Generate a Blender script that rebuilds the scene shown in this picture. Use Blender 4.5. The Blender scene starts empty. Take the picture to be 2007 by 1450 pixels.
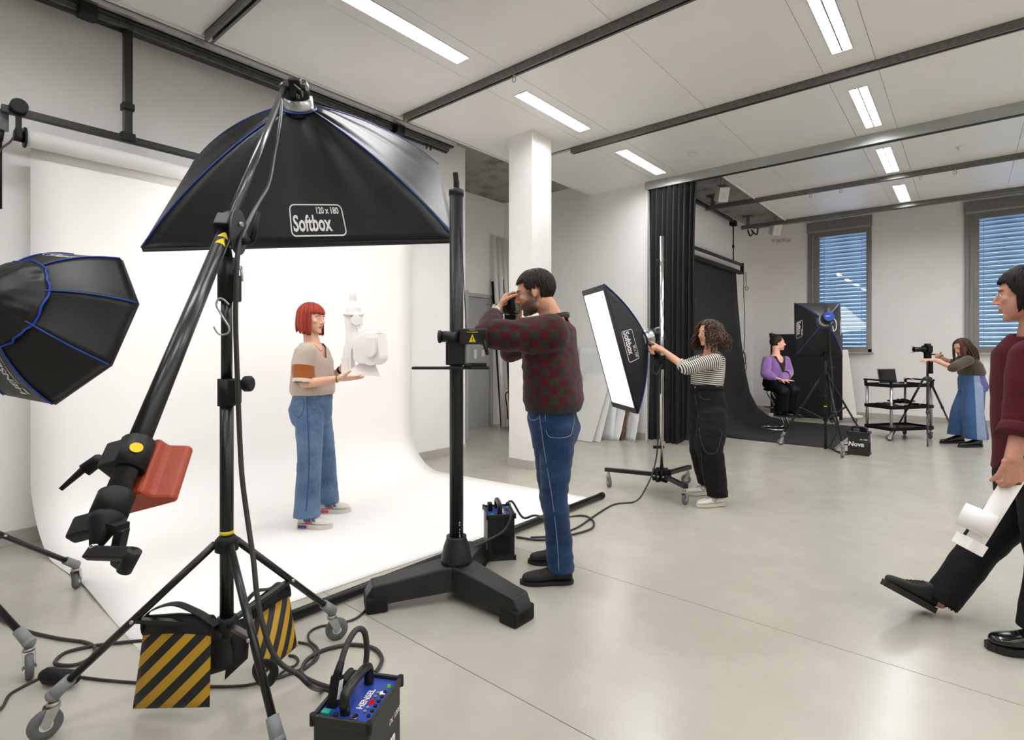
import bpy, bmesh, math, random
import numpy as np
from mathutils import Vector, Matrix, Euler, noise
random.seed(7)
V = Vector
scene = bpy.context.scene
COL = scene.collection

# ---------------------------------------------------------------- camera
FPX, CXP, HYP, CAMH = 1055.0, 1003.5, 682.0, 1.35
YAW = math.radians(40.2)
DV = V((-math.sin(YAW), math.cos(YAW), 0)); RV = V((math.cos(YAW), math.sin(YAW), 0)); UP = V((0, 0, 1))
cam_data = bpy.data.cameras.new('camera'); cam = bpy.data.objects.new('camera', cam_data); COL.objects.link(cam)
cam.location = (0, 0, CAMH); cam.rotation_euler = (math.pi / 2, 0, YAW)
cam_data.sensor_width = 36; cam_data.sensor_fit = 'HORIZONTAL'; cam_data.lens = FPX / 2007 * 36
cam_data.shift_y = (HYP - 725) / 2007; cam_data.clip_start = 0.05; cam_data.clip_end = 200
scene.camera = cam
# ---------------------------------------------------------------- world, exposure
world = bpy.data.worlds.new('dusk_sky'); scene.world = world; world.use_nodes = True
wn = world.node_tree.nodes; bgn = wn['Background']
bgn.inputs[0].default_value = (0.42, 0.60, 0.90, 1); bgn.inputs[1].default_value = 1.5
scene.view_settings.view_transform = 'Standard'; scene.view_settings.look = 'None'
scene.view_settings.gamma = 1; scene.view_settings.use_curve_mapping = False
scene.view_settings.exposure = 0.98
scene.cycles.use_denoising = True
scene.cycles.max_bounces = 10; scene.cycles.diffuse_bounces = 8
scene.cycles.caustics_reflective = False; scene.cycles.caustics_refractive = False
E_CEIL, E_BIG, E_OCTA, E_STRIP, E_SMALL = 37.0, 1.5, 1.5, 1.6, 7.0   # what the lamps of the place give off

def P(px, py, d):            # photograph position -> point at a known distance in front of the camera
    return DV * d + RV * ((px - CXP) / FPX * d) + V((0, 0, CAMH + (HYP - py) / FPX * d))
def PF(px, py, z=0.0):       # ... -> point on a level plane
    return P(px, py, (CAMH - z) * FPX / (py - HYP))
def PX(px, py, x):           # ... -> point on a plane of constant x
    r = P(px, py, 1) - V((0, 0, CAMH)); return V((0, 0, CAMH)) + r * (x / r.x)
def PY(px, py, y):
    r = P(px, py, 1) - V((0, 0, CAMH)); return V((0, 0, CAMH)) + r * (y / r.y)

# ---------------------------------------------------------------- materials
def C(h):
    h = h.lstrip('#'); o = []
    for i in (0, 2, 4):
        c = int(h[i:i + 2], 16) / 255; o.append(c / 12.92 if c <= .04045 else ((c + .055) / 1.055) ** 2.4)
    return (*o, 1)
def N(nt, t, **k):
    n = nt.nodes.new(t)
    for a, b in k.items(): setattr(n, a, b)
    return n
def mat(name, col, rough=.5, metal=0, var=.06, vs=8, bump=0, bs=60, spec=.5, coat=0, sheen=0, emit=None, estr=0, rv=0.0, sss=0):
    m = bpy.data.materials.new(name); m.use_nodes = True; nt = m.node_tree; b = nt.nodes['Principled BSDF']
    c = C(col) if isinstance(col, str) else col
    b.inputs['Roughness'].default_value = rough; b.inputs['Metallic'].default_value = metal
    b.inputs['Specular IOR Level'].default_value = spec; b.inputs['Coat Weight'].default_value = coat
    b.inputs['Sheen Weight'].default_value = sheen; b.inputs['Base Color'].default_value = c
    tc = N(nt, 'ShaderNodeTexCoord')
    if var or rv:
        nz = N(nt, 'ShaderNodeTexNoise'); nz.inputs['Scale'].default_value = vs; nz.inputs['Detail'].default_value = 5
        nt.links.new(tc.outputs['Object'], nz.inputs['Vector'])
    if var:
        rp = N(nt, 'ShaderNodeMapRange'); rp.inputs[1].default_value = .3; rp.inputs[2].default_value = .7
        rp.inputs[3].default_value = 1 - var; rp.inputs[4].default_value = 1 + var
        nt.links.new(nz.outputs[0], rp.inputs[0])
        mx = N(nt, 'ShaderNodeMix', data_type='RGBA', blend_type='MULTIPLY'); mx.inputs[0].default_value = 1
        mx.inputs[6].default_value = c; nt.links.new(rp.outputs[0], mx.inputs[7]); nt.links.new(mx.outputs[2], b.inputs['Base Color'])
    if rv:
        r2 = N(nt, 'ShaderNodeMapRange'); r2.inputs[1].default_value = .3; r2.inputs[2].default_value = .7
        r2.inputs[3].default_value = rough - rv; r2.inputs[4].default_value = rough + rv
        nt.links.new(nz.outputs[0], r2.inputs[0]); nt.links.new(r2.outputs[0], b.inputs['Roughness'])
    if bump:
        n2 = N(nt, 'ShaderNodeTexNoise'); n2.inputs['Scale'].default_value = bs; n2.inputs['Detail'].default_value = 4
        nt.links.new(tc.outputs['Object'], n2.inputs['Vector'])
        bp = N(nt, 'ShaderNodeBump'); bp.inputs['Strength'].default_value = bump; bp.inputs['Distance'].default_value = .01
        nt.links.new(n2.outputs[0], bp.inputs['Height']); nt.links.new(bp.outputs[0], b.inputs['Normal'])
    if emit:
        b.inputs['Emission Color'].default_value = C(emit) if isinstance(emit, str) else emit; b.inputs['Emission Strength'].default_value = estr
    if sss:
        b.inputs['Subsurface Weight'].default_value = sss; b.inputs['Subsurface Radius'].default_value = (.012, .005, .003)
        b.inputs['Subsurface Scale'].default_value = 1
    return m
M = {}
M['wall'] = mat('white_plaster', '#f1f0ee', .75, var=.02, vs=2, bump=.03, bs=120)
M['white_paint'] = mat('white_paint', '#e8e6e2', .6, var=.015)
M['ceiling'] = mat('white_metal_ceiling', '#eeece8', .42, var=.015, vs=3)
M['trimgrey'] = mat('grey_skirting', '#b3afa8', .5, var=.04)
M['galv'] = mat('galvanised_steel', '#6f6f6c', .45, .6, var=.25, vs=30, rv=.1)
M['beamgrey'] = mat('grey_lacquered_beam', '#a9acab', .45, .2, var=.04)
M['blackmetal'] = mat('black_lacquered_metal', '#111111', .32, .1, var=.1, vs=20)
M['black'] = mat('matt_black_plastic', '#111111', .5, var=.15, vs=30, spec=.28)
M['blackrub'] = mat('black_rubber', '#161514', .6, var=.1, spec=.28)
M['cable'] = mat('black_cable_rubber', '#2a2826', .5, var=.1)
M['chrome'] = mat('chrome', '#d8d8d8', .12, 1, var=.03)
M['alu'] = mat('brushed_aluminium', '#b9bab9', .32, .9, var=.06, vs=40)
M['steel'] = mat('zinc_steel', '#b5b5b2', .35, .85, var=.1, vs=50)
M['greyrub'] = mat('grey_caster_rubber', '#5f6163', .55, var=.06)
M['greyplas'] = mat('grey_plastic', '#808284', .5, var=.05)
M['whiteplas'] = mat('white_plastic', '#dddcd8', .4, var=.02)
M['door'] = mat('grey_door_laminate', '#a3a5a5', .45, var=.02)
M['frame'] = mat('grey_window_frame', '#8b8a87', .4, .3, var=.03)
M['slat'] = mat('light_grey_blind_slat', '#b4b8ba', .3, .5, var=.03)
M['whiteprint'] = mat('white_print', '#e4e4e2', .6, var=.02)
M['paper'] = mat('white_background_paper', '#f2f0ed', .8, var=.008, vs=2)
M['blackpaper'] = mat('black_background_paper', '#1c1c1d', .85, var=.12, vs=3)
M['nylon'] = mat('black_softbox_nylon', '#131314', .46, 0, var=.12, vs=6, bump=.3, bs=7, spec=.42)
M['piping'] = mat('blue_piping', '#1d3f9a', .5, var=.08)
M['yellowprint'] = mat('yellow_print', '#e0c410', .6, var=.03)

def emat(name, col, s):
    m = bpy.data.materials.new(name); m.use_nodes = True; nt = m.node_tree; nt.nodes.clear()
    e = N(nt, 'ShaderNodeEmission'); e.inputs[0].default_value = C(col); e.inputs[1].default_value = s
    o = N(nt, 'ShaderNodeOutputMaterial'); nt.links.new(e.outputs[0], o.inputs[0]); return m
M['tube'] = emat('lit_ceiling_lamp', '#fdfcff', E_CEIL)
M['e_big'] = emat('lit_softbox_front', '#fffdfb', E_BIG)
M['e_octa'] = emat('lit_octabox_front', '#fffdfb', E_OCTA)
M['e_strip'] = emat('lit_strip_front', '#fff3ee', E_STRIP)
M['e_small'] = emat('lit_small_softbox_front', '#ffe9e4', E_SMALL)

def floor_mat():
    m = mat('pale_grey_floor_coating', '#c3bfb3', .3, var=0, spec=.45); nt = m.node_tree; b = nt.nodes['Principled BSDF']
    tc = N(nt, 'ShaderNodeTexCoord'); n1 = N(nt, 'ShaderNodeTexNoise'); n1.inputs['Scale'].default_value = .7; n1.inputs['Detail'].default_value = 6
    n2 = N(nt, 'ShaderNodeTexNoise'); n2.inputs['Scale'].default_value = 5; n2.inputs['Detail'].default_value = 8
    nt.links.new(tc.outputs['Object'], n1.inputs['Vector']); nt.links.new(tc.outputs['Object'], n2.inputs['Vector'])
    ad = N(nt, 'ShaderNodeMath', operation='ADD'); nt.links.new(n1.outputs[0], ad.inputs[0]); nt.links.new(n2.outputs[0], ad.inputs[1])
    cr = N(nt, 'ShaderNodeMapRange'); cr.inputs[1].default_value = .7; cr.inputs[2].default_value = 1.3; cr.inputs[3].default_value = 0; cr.inputs[4].default_value = 1
    nt.links.new(ad.outputs[0], cr.inputs[0])
    mx = N(nt, 'ShaderNodeMix', data_type='RGBA'); mx.inputs[6].default_value = C('#a9a699'); mx.inputs[7].default_value = C('#b4b1a4')
    nt.links.new(cr.outputs[0], mx.inputs[0]); nt.links.new(mx.outputs[2], b.inputs['Base Color'])
    rr = N(nt, 'ShaderNodeMapRange'); rr.inputs[3].default_value = .2; rr.inputs[4].default_value = .28
    nt.links.new(n2.outputs[0], rr.inputs[0]); nt.links.new(rr.outputs[0], b.inputs['Roughness']); return m
M['floor'] = floor_mat()
def concrete_mat():
    m = mat('raw_concrete', '#8b8984', .8, var=0, bump=.25, bs=14); nt = m.node_tree; b = nt.nodes['Principled BSDF']
    tc = N(nt, 'ShaderNodeTexCoord'); n1 = N(nt, 'ShaderNodeTexNoise'); n1.inputs['Scale'].default_value = 2.2; n1.inputs['Detail'].default_value = 9; n1.inputs['Roughness'].default_value = .65
    nt.links.new(tc.outputs['Object'], n1.inputs['Vector'])
    cr = N(nt, 'ShaderNodeValToRGB'); cr.color_ramp.elements[0].position = .36; cr.color_ramp.elements[0].color = C('#6d6b66')
    cr.color_ramp.elements[1].position = .5; cr.color_ramp.elements[1].color = C('#96948e')
    nt.links.new(n1.outputs[0], cr.inputs[0]); nt.links.new(cr.outputs[0], b.inputs['Base Color']); return m
M['concrete'] = concrete_mat()
def glass_mat():
    m = bpy.data.materials.new('window_glass'); m.use_nodes = True; nt = m.node_tree; nt.nodes.clear()
    o = N(nt, 'ShaderNodeOutputMaterial'); t = N(nt, 'ShaderNodeBsdfTransparent'); g = N(nt, 'ShaderNodeBsdfGlossy'); g.inputs['Roughness'].default_value = .02
    lw = N(nt, 'ShaderNodeFresnel'); lw.inputs[0].default_value = 1.55; mx = N(nt, 'ShaderNodeMixShader')
    mr = N(nt, 'ShaderNodeMath', operation='MULTIPLY'); mr.inputs[1].default_value = 1.8; nt.links.new(lw.outputs[0], mr.inputs[0])
    t.inputs[0].default_value = (.9, .95, .98, 1)
    nt.links.new(mr.outputs[0], mx.inputs[0]); nt.links.new(t.outputs[0], mx.inputs[1]); nt.links.new(g.outputs[0], mx.inputs[2]); nt.links.new(mx.outputs[0], o.inputs[0]); return m
M['glass'] = glass_mat()

# ---------------------------------------------------------------- geometry helpers
def frame_z(d, up=V((0, 0, 1))):            # 3x3 whose z axis is d
    z = d.normalized(); x = up.cross(z)
    if x.length < 1e-4: x = V((1, 0, 0)).cross(z)
    if x.length < 1e-4: x = V((0, 1, 0))
    x.normalize(); y = z.cross(x); return Matrix((x, y, z)).transposed()
def mtx(loc, x, y, z):
    m = Matrix((x, y, z)).transposed().to_4x4(); m.translation = loc; return m
def rotz(loc, a): return Matrix.Translation(loc) @ Matrix.Rotation(a, 4, 'Z')
def spl(pts, k=6, closed=False):
    pts = [V(p) for p in pts]; n = len(pts); out = []
    for i in range(n if closed else n - 1):
        p1, p2 = pts[i], pts[(i + 1) % n]
        p0 = pts[i - 1] if (i > 0 or closed) else p1 * 2 - p2
        p3 = pts[(i + 2) % n] if (i + 2 < n or closed) else p2 * 2 - p1
        for j in range(k):
            t = j / k
            out.append(.5 * ((2 * p1) + (p2 - p0) * t + (2 * p0 - 5 * p1 + 4 * p2 - p3) * t * t + (3 * p1 - p0 - 3 * p2 + p3) * t ** 3))
    if not closed: out.append(pts[-1])
    return out
ORG = {}
class MB:
    def __init__(s, m=None): s.v = []; s.f = []; s.s = []; s.M = m or Matrix()
    def add(s, vs, fs, sm=False):
        o = len(s.v); s.v += [s.M @ V(v) for v in vs]; s.f += [tuple(i + o for i in f) for f in fs]
        s.s += [sm] * len(fs) if isinstance(sm, bool) else list(sm); return s
    def box(s, c, sz, bev=0, rot=None):
        x, y, z = (q / 2 for q in sz); c = V(c); R3 = rot or Matrix.Identity(3)
        if not bev:
            vs = [c + R3 @ V((a * x, b * y, d * z)) for d in (-1, 1) for b in (-1, 1) for a in (-1, 1)]
            return s.add(vs, [(0, 2, 3, 1), (4, 5, 7, 6), (0, 1, 5, 4), (2, 6, 7, 3), (0, 4, 6, 2), (1, 3, 7, 5)])
        bm = bmesh.new(); bmesh.ops.create_cube(bm, size=1)
        for v in bm.verts: v.co = V((v.co.x * 2 * x, v.co.y * 2 * y, v.co.z * 2 * z))
        bmesh.ops.bevel(bm, geom=bm.edges[:], offset=bev, segments=2, affect='EDGES', profile=.6)
        bm.verts.index_update(); vs = [c + R3 @ v.co for v in bm.verts]; fs = [tuple(v.index for v in f.verts) for f in bm.faces]
        big = [f.calc_area() for f in bm.faces]; bm.free()
        return s.add(vs, fs, False)
    def bar(s, a, b, w, h, up=V((0, 0, 1)), bev=0):     # rectangular bar from a to b
        a = V(a); b = V(b); R3 = frame_z(b - a, up)
        return s.box((a + b) / 2, (w, h, (b - a).length), bev, R3)
    def cyl(s, a, b, r, r2=None, n=16, cap=True):
        a = V(a); b = V(b); r2 = r if r2 is None else r2; R3 = frame_z(b - a)
        ring = [R3 @ V((math.cos(2 * math.pi * i / n), math.sin(2 * math.pi * i / n), 0)) for i in range(n)]
        vs = [a + q * r for q in ring] + [b + q * r2 for q in ring]
        fs = [(i, (i + 1) % n, n + (i + 1) % n, n + i) for i in range(n)]; sm = [True] * n
        if cap: fs += [tuple(reversed(range(n))), tuple(range(n, 2 * n))]; sm += [False, False]
        return s.add(vs, fs, sm)
    def tube(s, pts, r, n=8, cap=True, closed=False, flat=None, up=None):
        pts = [V(p) for p in pts]; m = len(pts); rs = r if isinstance(r, (list, tuple)) else [r] * m
        tan = []
        for i in range(m):
            a = pts[i - 1] if (i or closed) else pts[0]; b = pts[(i + 1) % m] if (i < m - 1 or closed) else pts[-1]
            t = b - a; tan.append(t.normalized() if t.length > 1e-9 else V((0, 0, 1)))
        x = (up or V((0, 0, 1))).cross(tan[0])
        if x.length < 1e-3: x = V((1, 0, 0)).cross(tan[0])
        if x.length < 1e-3: x = V((0, 1, 0)).cross(tan[0])
        x.normalize(); vs = []
        for i in range(m):
            if up is not None:
                q = up.cross(tan[i])
                if q.length > 1e-3: x = q.normalized()
            x = (x - tan[i] * x.dot(tan[i])).normalized(); y = tan[i].cross(x)
            ra = rs[i] if not isinstance(rs[i], tuple) else rs[i][0]; rb = (ra * flat if flat else ra) if not isinstance(rs[i], tuple) else rs[i][1]
            for k in range(n):
                a = 2 * math.pi * k / n; vs.append(pts[i] + x * (math.cos(a) * ra) + y * (math.sin(a) * rb))
        fs = []; sm = []
        for i in range(m if closed else m - 1):
            j = (i + 1) % m
            for k in range(n): fs.append((i * n + k, i * n + (k + 1) % n, j * n + (k + 1) % n, j * n + k)); sm.append(True)
        if cap and not closed: fs += [tuple(reversed(range(n))), tuple(range((m - 1) * n, m * n))]; sm += [False, False]
        return s.add(vs, fs, sm)
    def lathe(s, prof, o=(0, 0, 0), axis=(0, 0, 1), n=24, sm=True):   # prof: (radius, along)
        o = V(o); R3 = frame_z(V(axis)); vs = []; m = len(prof)
        for r, z in prof:
            for k in range(n): a = 2 * math.pi * k / n; vs.append(o + R3 @ V((math.cos(a) * r, math.sin(a) * r, z)))
        fs = [(i * n + k, i * n + (k + 1) % n, (i + 1) * n + (k + 1) % n, (i + 1) * n + k) for i in range(m - 1) for k in range(n)]
        fl = [sm] * len(fs); fs += [tuple(reversed(range(n))), tuple(range((m - 1) * n, m * n))]; fl += [False, False]
        return s.add(vs, fs, fl)
    def ell(s, c, r, rot=None, n=16, m=10):
        c = V(c); R3 = rot or Matrix.Identity(3); r = (r, r, r) if not isinstance(r, (tuple, list)) else r
        vs = [c + R3 @ V((0, 0, -r[2]))]
        for i in range(1, m):
            t = math.pi * i / m - math.pi / 2
            for k in range(n): a = 2 * math.pi * k / n; vs.append(c + R3 @ V((r[0] * math.cos(t) * math.cos(a), r[1] * math.cos(t) * math.sin(a), r[2] * math.sin(t))))
        vs.append(c + R3 @ V((0, 0, r[2]))); L = len(vs) - 1; fs = []
        for k in range(n): fs.append((0, 1 + (k + 1) % n, 1 + k)); fs.append((L, L - n + k, L - n + (k + 1) % n))
        for i in range(m - 2):
            for k in range(n): a = 1 + i * n; fs.append((a + k, a + (k + 1) % n, a + n + (k + 1) % n, a + n + k))
        return s.add(vs, fs, True)
    def prism(s, poly, h, fr=None, sm=False):          # poly in xy, extruded +z, through matrix fr
        fr = fr or Matrix(); n = len(poly)
        vs = [fr @ V((x, y, 0)) for x, y in poly] + [fr @ V((x, y, h)) for x, y in poly]
        fs = [tuple(reversed(range(n))), tuple(range(n, 2 * n))] + [(i, (i + 1) % n, n + (i + 1) % n, n + i) for i in range(n)]
        return s.add(vs, fs, [False, False] + [sm] * n)
    def grid(s, fn, nu, nv, thick=0, cu=False, sm=True):  # fn(u,v)->Vector ; thick: doubled skin
        P0 = [[V(fn(i / nu, j / nv)) for j in range(nv + 1)] for i in range(nu if cu else nu + 1)]
        U = len(P0); vs = [p for r in P0 for p in r]; W = nv + 1; fs = []
        for i in range(nu):
            for j in range(nv): a = i * W + j; b = ((i + 1) % U) * W + j; fs.append((a, b, b + 1, a + 1))
        if not thick: return s.add(vs, fs, sm)
        nr = [V((0, 0, 0)) for _ in vs]
        for f in fs:
            q = (vs[f[2]] - vs[f[0]]).cross(vs[f[3]] - vs[f[1]])
            for i in f: nr[i] += q
        L = len(vs); v2 = vs + [p - (q.normalized() if q.length > 0 else q) * thick for p, q in zip(vs, nr)]
        f2 = fs + [tuple(reversed([i + L for i in f])) for f in fs]
        def rim(seq):
            for a, b in zip(seq, seq[1:]): f2.append((b, a, a + L, b + L))
        if not cu:
            rim([j for j in range(W)][::-1]); rim([(U - 1) * W + j for j in range(W)])
        rim([i * W for i in range(U)] + ([0] if cu else [])); rim(([i * W + nv for i in range(U)] + ([nv] if cu else []))[::-1])
        return s.add(v2, f2, sm)
    def mesh(s, name):
        me = bpy.data.meshes.new(name); me.from_pydata([tuple(v) for v in s.v], [], s.f)
        me.polygons.foreach_set('use_smooth', s.s); me.validate(); me.update(); return me
    def build(s, name, m, parent=None, org=None):
        if org is None:
            if parent is not None: org = ORG[parent.name]
            else:
                lo = [min(v[i] for v in s.v) for i in range(3)]; hi = [max(v[i] for v in s.v) for i in range(3)]
                org = V(((lo[0] + hi[0]) / 2, (lo[1] + hi[1]) / 2, lo[2]))
        s.v = [v - org for v in s.v]
        o = bpy.data.objects.new(name, s.mesh(name)); COL.objects.link(o)
        for q in (m if isinstance(m, (list, tuple)) else [m]): o.data.materials.append(M[q] if isinstance(q, str) else q)
        if parent is not None: o.parent = parent
        else: o.location = org
        ORG[o.name] = org; return o
def tag(o, label=None, cat=None, group=None, kind=None):
    if label: o['label'] = label
    if cat: o['category'] = cat
    if group: o['group'] = group
    if kind: o['kind'] = kind
    return o
def thing(name, loc, label, cat, group=None):
    o = bpy.data.objects.new(name, None); COL.objects.link(o); o.location = loc; o.empty_display_size = .1
    ORG[o.name] = V(loc); return tag(o, label, cat, group)
def copy_tree(o, parent=None):
    c = o.copy(); COL.objects.link(c); c.parent = parent
    for ch in list(o.children): copy_tree(ch, c)
    ORG[c.name] = ORG[o.name]; return c
def struct(name, mb, m, label, parent=None):
    o = mb.build(name, m, parent)
    if parent is None: tag(o, label, None, None, 'structure')
    return o
def part_mesh(parent, me, name, m):          # share mesh data between alike pieces
    o = bpy.data.objects.new(name, me); COL.objects.link(o); o.parent = parent; ORG[o.name] = ORG[parent.name]; return o
DG = None
def text2d(s, size, bold=0.0, align='CENTER', shear=0.0, res=3, sp=1.0):
    cu = bpy.data.curves.new('t', 'FONT'); cu.body = s; cu.size = size; cu.align_x = align; cu.align_y = 'CENTER'; cu.offset = bold
    cu.shear = shear; cu.resolution_u = res; cu.space_character = sp; cu.fill_mode = 'FRONT'; cu.dimensions = '2D'
    ob = bpy.data.objects.new('t', cu); COL.objects.link(ob); dg = bpy.context.evaluated_depsgraph_get()
    me = bpy.data.meshes.new_from_object(ob.evaluated_get(dg)); vs = [(v.co.x, v.co.y) for v in me.vertices]; fs = [tuple(p.vertices) for p in me.polygons]
    bpy.data.objects.remove(ob); bpy.data.curves.remove(cu); bpy.data.meshes.remove(me); return vs, fs
def letter(mb, s, size, mp, **k):               # mp: function (x,y)->Vector, or 4x4 matrix
    vs, fs = text2d(s, size, **k)
    mb.add([mp(x, y) if callable(mp) else mp @ V((x, y, 0)) for x, y in vs], fs); return mb
def rrect(w, h, r, n=5):
    o = []
    for cx, cy, a0 in ((w / 2 - r, h / 2 - r, 0), (-w / 2 + r, h / 2 - r, 90), (-w / 2 + r, -h / 2 + r, 180), (w / 2 - r, -h / 2 + r, 270)):
        for i in range(n + 1): a = math.radians(a0 + 90 * i / n); o.append((cx + r * math.cos(a), cy + r * math.sin(a)))
    return o
def outline(mb, w, h, r, t, mp, x0=0, y0=0):    # rounded rectangular printed frame
    a = rrect(w, h, r); b = rrect(w - 2 * t, h - 2 * t, max(r - t, .001)); n = len(a)
    f = mp if callable(mp) else (lambda x, y: mp @ V((x, y, 0)))
    mb.add([f(x + x0, y + y0) for x, y in a] + [f(x + x0, y + y0) for x, y in b], [(i, (i + 1) % n, n + (i + 1) % n, n + i) for i in range(n)])
# ================================================================ the setting
HC, HS = 3.77, 3.95          # hung ceiling, concrete slab
XL, YB = -5.0, 12.4
# floor: coated screed with its joints, pieces divided by real gaps
fl = struct('floor', MB().box((0, 3.2, -.06), (14, 19.4, .1)), 'trimgrey', 'dull grey screed below the floor coating')
ys = [-6, 1.602, 2.797, 7.42, 12.9]; xs = [-7, 6]
for i in range(4):
    MB().box((-.5, (ys[i] + ys[i + 1]) / 2, -.005), (13, ys[i + 1] - ys[i] - .004, .01)).build('floor_slab', 'floor', fl)
def wallbox(name, x0, x1, y0, y1, z0, z1, label, m='wall', parent=None):
    return struct(name, MB().box(((x0 + x1) / 2, (y0 + y1) / 2, (z0 + z1) / 2), (x1 - x0, y1 - y0, z1 - z0)), m, label, parent)
wallbox('wall_left', -5.6, XL, -5.5, 4.97, 0, HS, 'long white wall behind the white paper backdrop')
wallbox('wall_alcove', -6.6, -6.36, 4.4, 7.3, 0, HS, 'white side wall of the storage alcove with the grey door')
wallbox('wall_alcove_light_seal', -6.6, -5.6, 4.2, 4.4, 0, HS, 'unseen white wall added to keep sky light out of the storage alcove')  # unseen wall, added against sky light leaking in through the gap
wallbox('wall_middle', -6.6, -3.57, 7.3, 7.5, 0, HS, 'white wall between the pillar and the black curtain')
wallbox('wall_recess', -3.8, -3.57, 7.5, YB + .3, 0, HS, 'white wall behind the black paper backdrop')
wallbox('wall_right', 5.2, 5.4, -5.5, YB + .3, 0, HS, 'white wall closing the studio on the right')
wallbox('wall_front', -5.6, 5.4, -5.7, -5.5, 0, HS, 'white wall behind the camera')
W1, W2, WW = (-2.5, -1.4), (-.035, 1.065), (2.43, 3.53)
wb = thing('wall_back', (0, YB, 0), 'white wall with the tall windows', None); tag(wb, None, None, None, 'structure')
def wbp(x0, x1, z0, z1): MB().box(((x0 + x1) / 2, YB + .15, (z0 + z1) / 2), (x1 - x0, .3, z1 - z0)).build('wall_section', 'wall', wb)
wbp(-3.6, W1[0], 0, HS); wbp(W1[1], W2[0], 0, HS); wbp(W2[1], WW[0], 0, HS); wbp(WW[1], 5.4, 0, HS)
for w in (W1, W2, WW): wbp(w[0], w[1], 0, 1.27); wbp(w[0], w[1], 3.9, HS)
# pillar
col = struct('wall_pillar', MB().box((-3.845, 4.875, HC / 2 + .09), (.34, .36, HC + .18), .004), 'white_paint', 'square white pillar beside the photographer')
def skirt(name, x0, x1, y0, y1, label, h=.1):
    return struct(name, MB().box(((x0 + x1) / 2, (y0 + y1) / 2, h / 2), (x1 - x0, y1 - y0, h), .002), 'trimgrey', label)
skirt('baseboard_left', XL, XL + .012, -5.5, 4.97, 'grey baseboard along the long left wall')
skirt('baseboard_left_end', -5.6, XL + .012, 4.97, 4.982, 'grey baseboard at the end of the left wall')
skirt('baseboard_middle', -6.36, -3.57, 7.288, 7.3, 'grey baseboard behind the leaning white boards')
skirt('baseboard_recess', -3.57, -3.558, 7.5, YB, 'grey baseboard behind the black backdrop')
skirt('baseboard_back', -3.57, 5.2, YB - .012, YB, 'grey baseboard under the windows')
for i, (a, b) in enumerate(((-4.027, -3.663),)):
    bb = MB(); bb.box((-3.845, 4.689, .05), (.364, .012, .1), .002).box((-3.669, 4.875, .05), (.012, .36, .1), .002).box((-4.021, 4.875, .05), (.012, .36, .1), .002)
    struct('baseboard_pillar', bb, 'trimgrey', 'grey baseboard round the white pillar')
# slab and hung ceiling
slab = struct('ceiling_slab', MB().box((-.6, 3.6, HS + .1), (12.2, 18.6, .2)), 'concrete', 'raw concrete slab above the hung ceiling')

ce = thing('ceiling', (0, 3, HC), 'white hung metal panel ceiling', None); tag(ce, None, None, None, 'structure')
RY = [-2.14, -.24, 1.66, 3.56, 5.46, 7.36, 9.2, 11.12]
SX = [-4.53, -3.435, -3.05, -2.01, -.965, -.585, .466, 1.5, 1.88, 2.93, 3.96, 4.34, 5.19]
LX = {1: -3.24, 4: -.775, 7: 1.69, 10: 4.15}; LYC = {0: -1.19, 1: .71, 2: 2.63, 3: 4.52, 4: 6.47, 5: 8.45, 6: 10.39}  # rightmost lamp row is unseen, added to brighten the walls and far zone
for j in range(len(RY) - 1):
    y0, y1 = RY[j] + .035, RY[j + 1] - .035
    for i in range(len(SX) - 1):
        if j >= 5 and i < 2: continue
        x0, x1 = SX[i] + .002, SX[i + 1] - .002
        if j >= 5 and i == 2: x0 = -2.61
        mb = MB(); z = HC + .012
        if i in LX:
            lx = LX[i]; ly = LYC[j]; a, b = lx - .077, lx + .077; c, d = ly - .57, ly + .57
            for (p, q, r, s_) in ((x0, a, y0, y1), (b, x1, y0, y1), (a, b, y0, c), (a, b, d, y1)):
                mb.box(((p + q) / 2, (r + s_) / 2, z), (q - p, s_ - r, .024))
        else: mb.box(((x0 + x1) / 2, (y0 + y1) / 2, z), (x1 - x0, y1 - y0, .024))
        mb.build('ceiling_panel', 'ceiling', ce)
# edge trim of the hung ceiling
struct('trim_1', MB().box((-4.545, 2.6, HC + .012), (.02, 9.5, .05)), 'ceiling', 'white edge profile of the hung ceiling above the left wall')
struct('trim_2', MB().box((-2.622, 9.24, HC + .03), (.02, 3.75, .09)), 'ceiling', 'white edge profile of the hung ceiling over the black backdrop')
# ceiling lamps
def lamp_proto():
    t = thing('ceiling_lamp', (0, 0, HC), 'x', 'ceiling lamp', 'recessed twin tube ceiling lamps')
    h = MB()
    h.box((0, 0, HC + .062), (.15, 1.13, .004))
    for sx in (-1, 1): h.box((sx * .074, 0, HC + .03), (.005, 1.135, .07))
    for sy in (-1, 1): h.box((0, sy * .566, HC + .03), (.15, .005, .07))
    h.build('housing', 'alu', t)
    MB().box((0, 0, HC + .018), (.012, 1.12, .036)).build('centre_bar', 'alu', t)
    for sx in (-1, 1):
        MB().box((sx * .038, 0, HC + .010), (.054, 1.1, .006)).build('lamp_tube', 'tube', t)
    l = MB()
    for k in range(31): l.box((0, -.55 + k * 1.1 / 30, HC + .004), (.142, .002, .005))
    l.build('louvre', 'alu', t)
    return t
lamp0 = lamp_proto(); first = True
LBL = {(1, 2): 'long twin tube ceiling lamp above the big softbox', (1, 3): 'twin tube ceiling lamp just in front of the white pillar', (1, 4): 'twin tube ceiling lamp behind the white pillar',
       (4, 3): 'bright ceiling lamp at the top right, cut off by the frame', (4, 4): 'ceiling lamp in the right row just before the grey beam', (4, 5): 'ceiling lamp in the right row just past the grey beam', (4, 6): 'small far ceiling lamp nearest the windows'}
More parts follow.
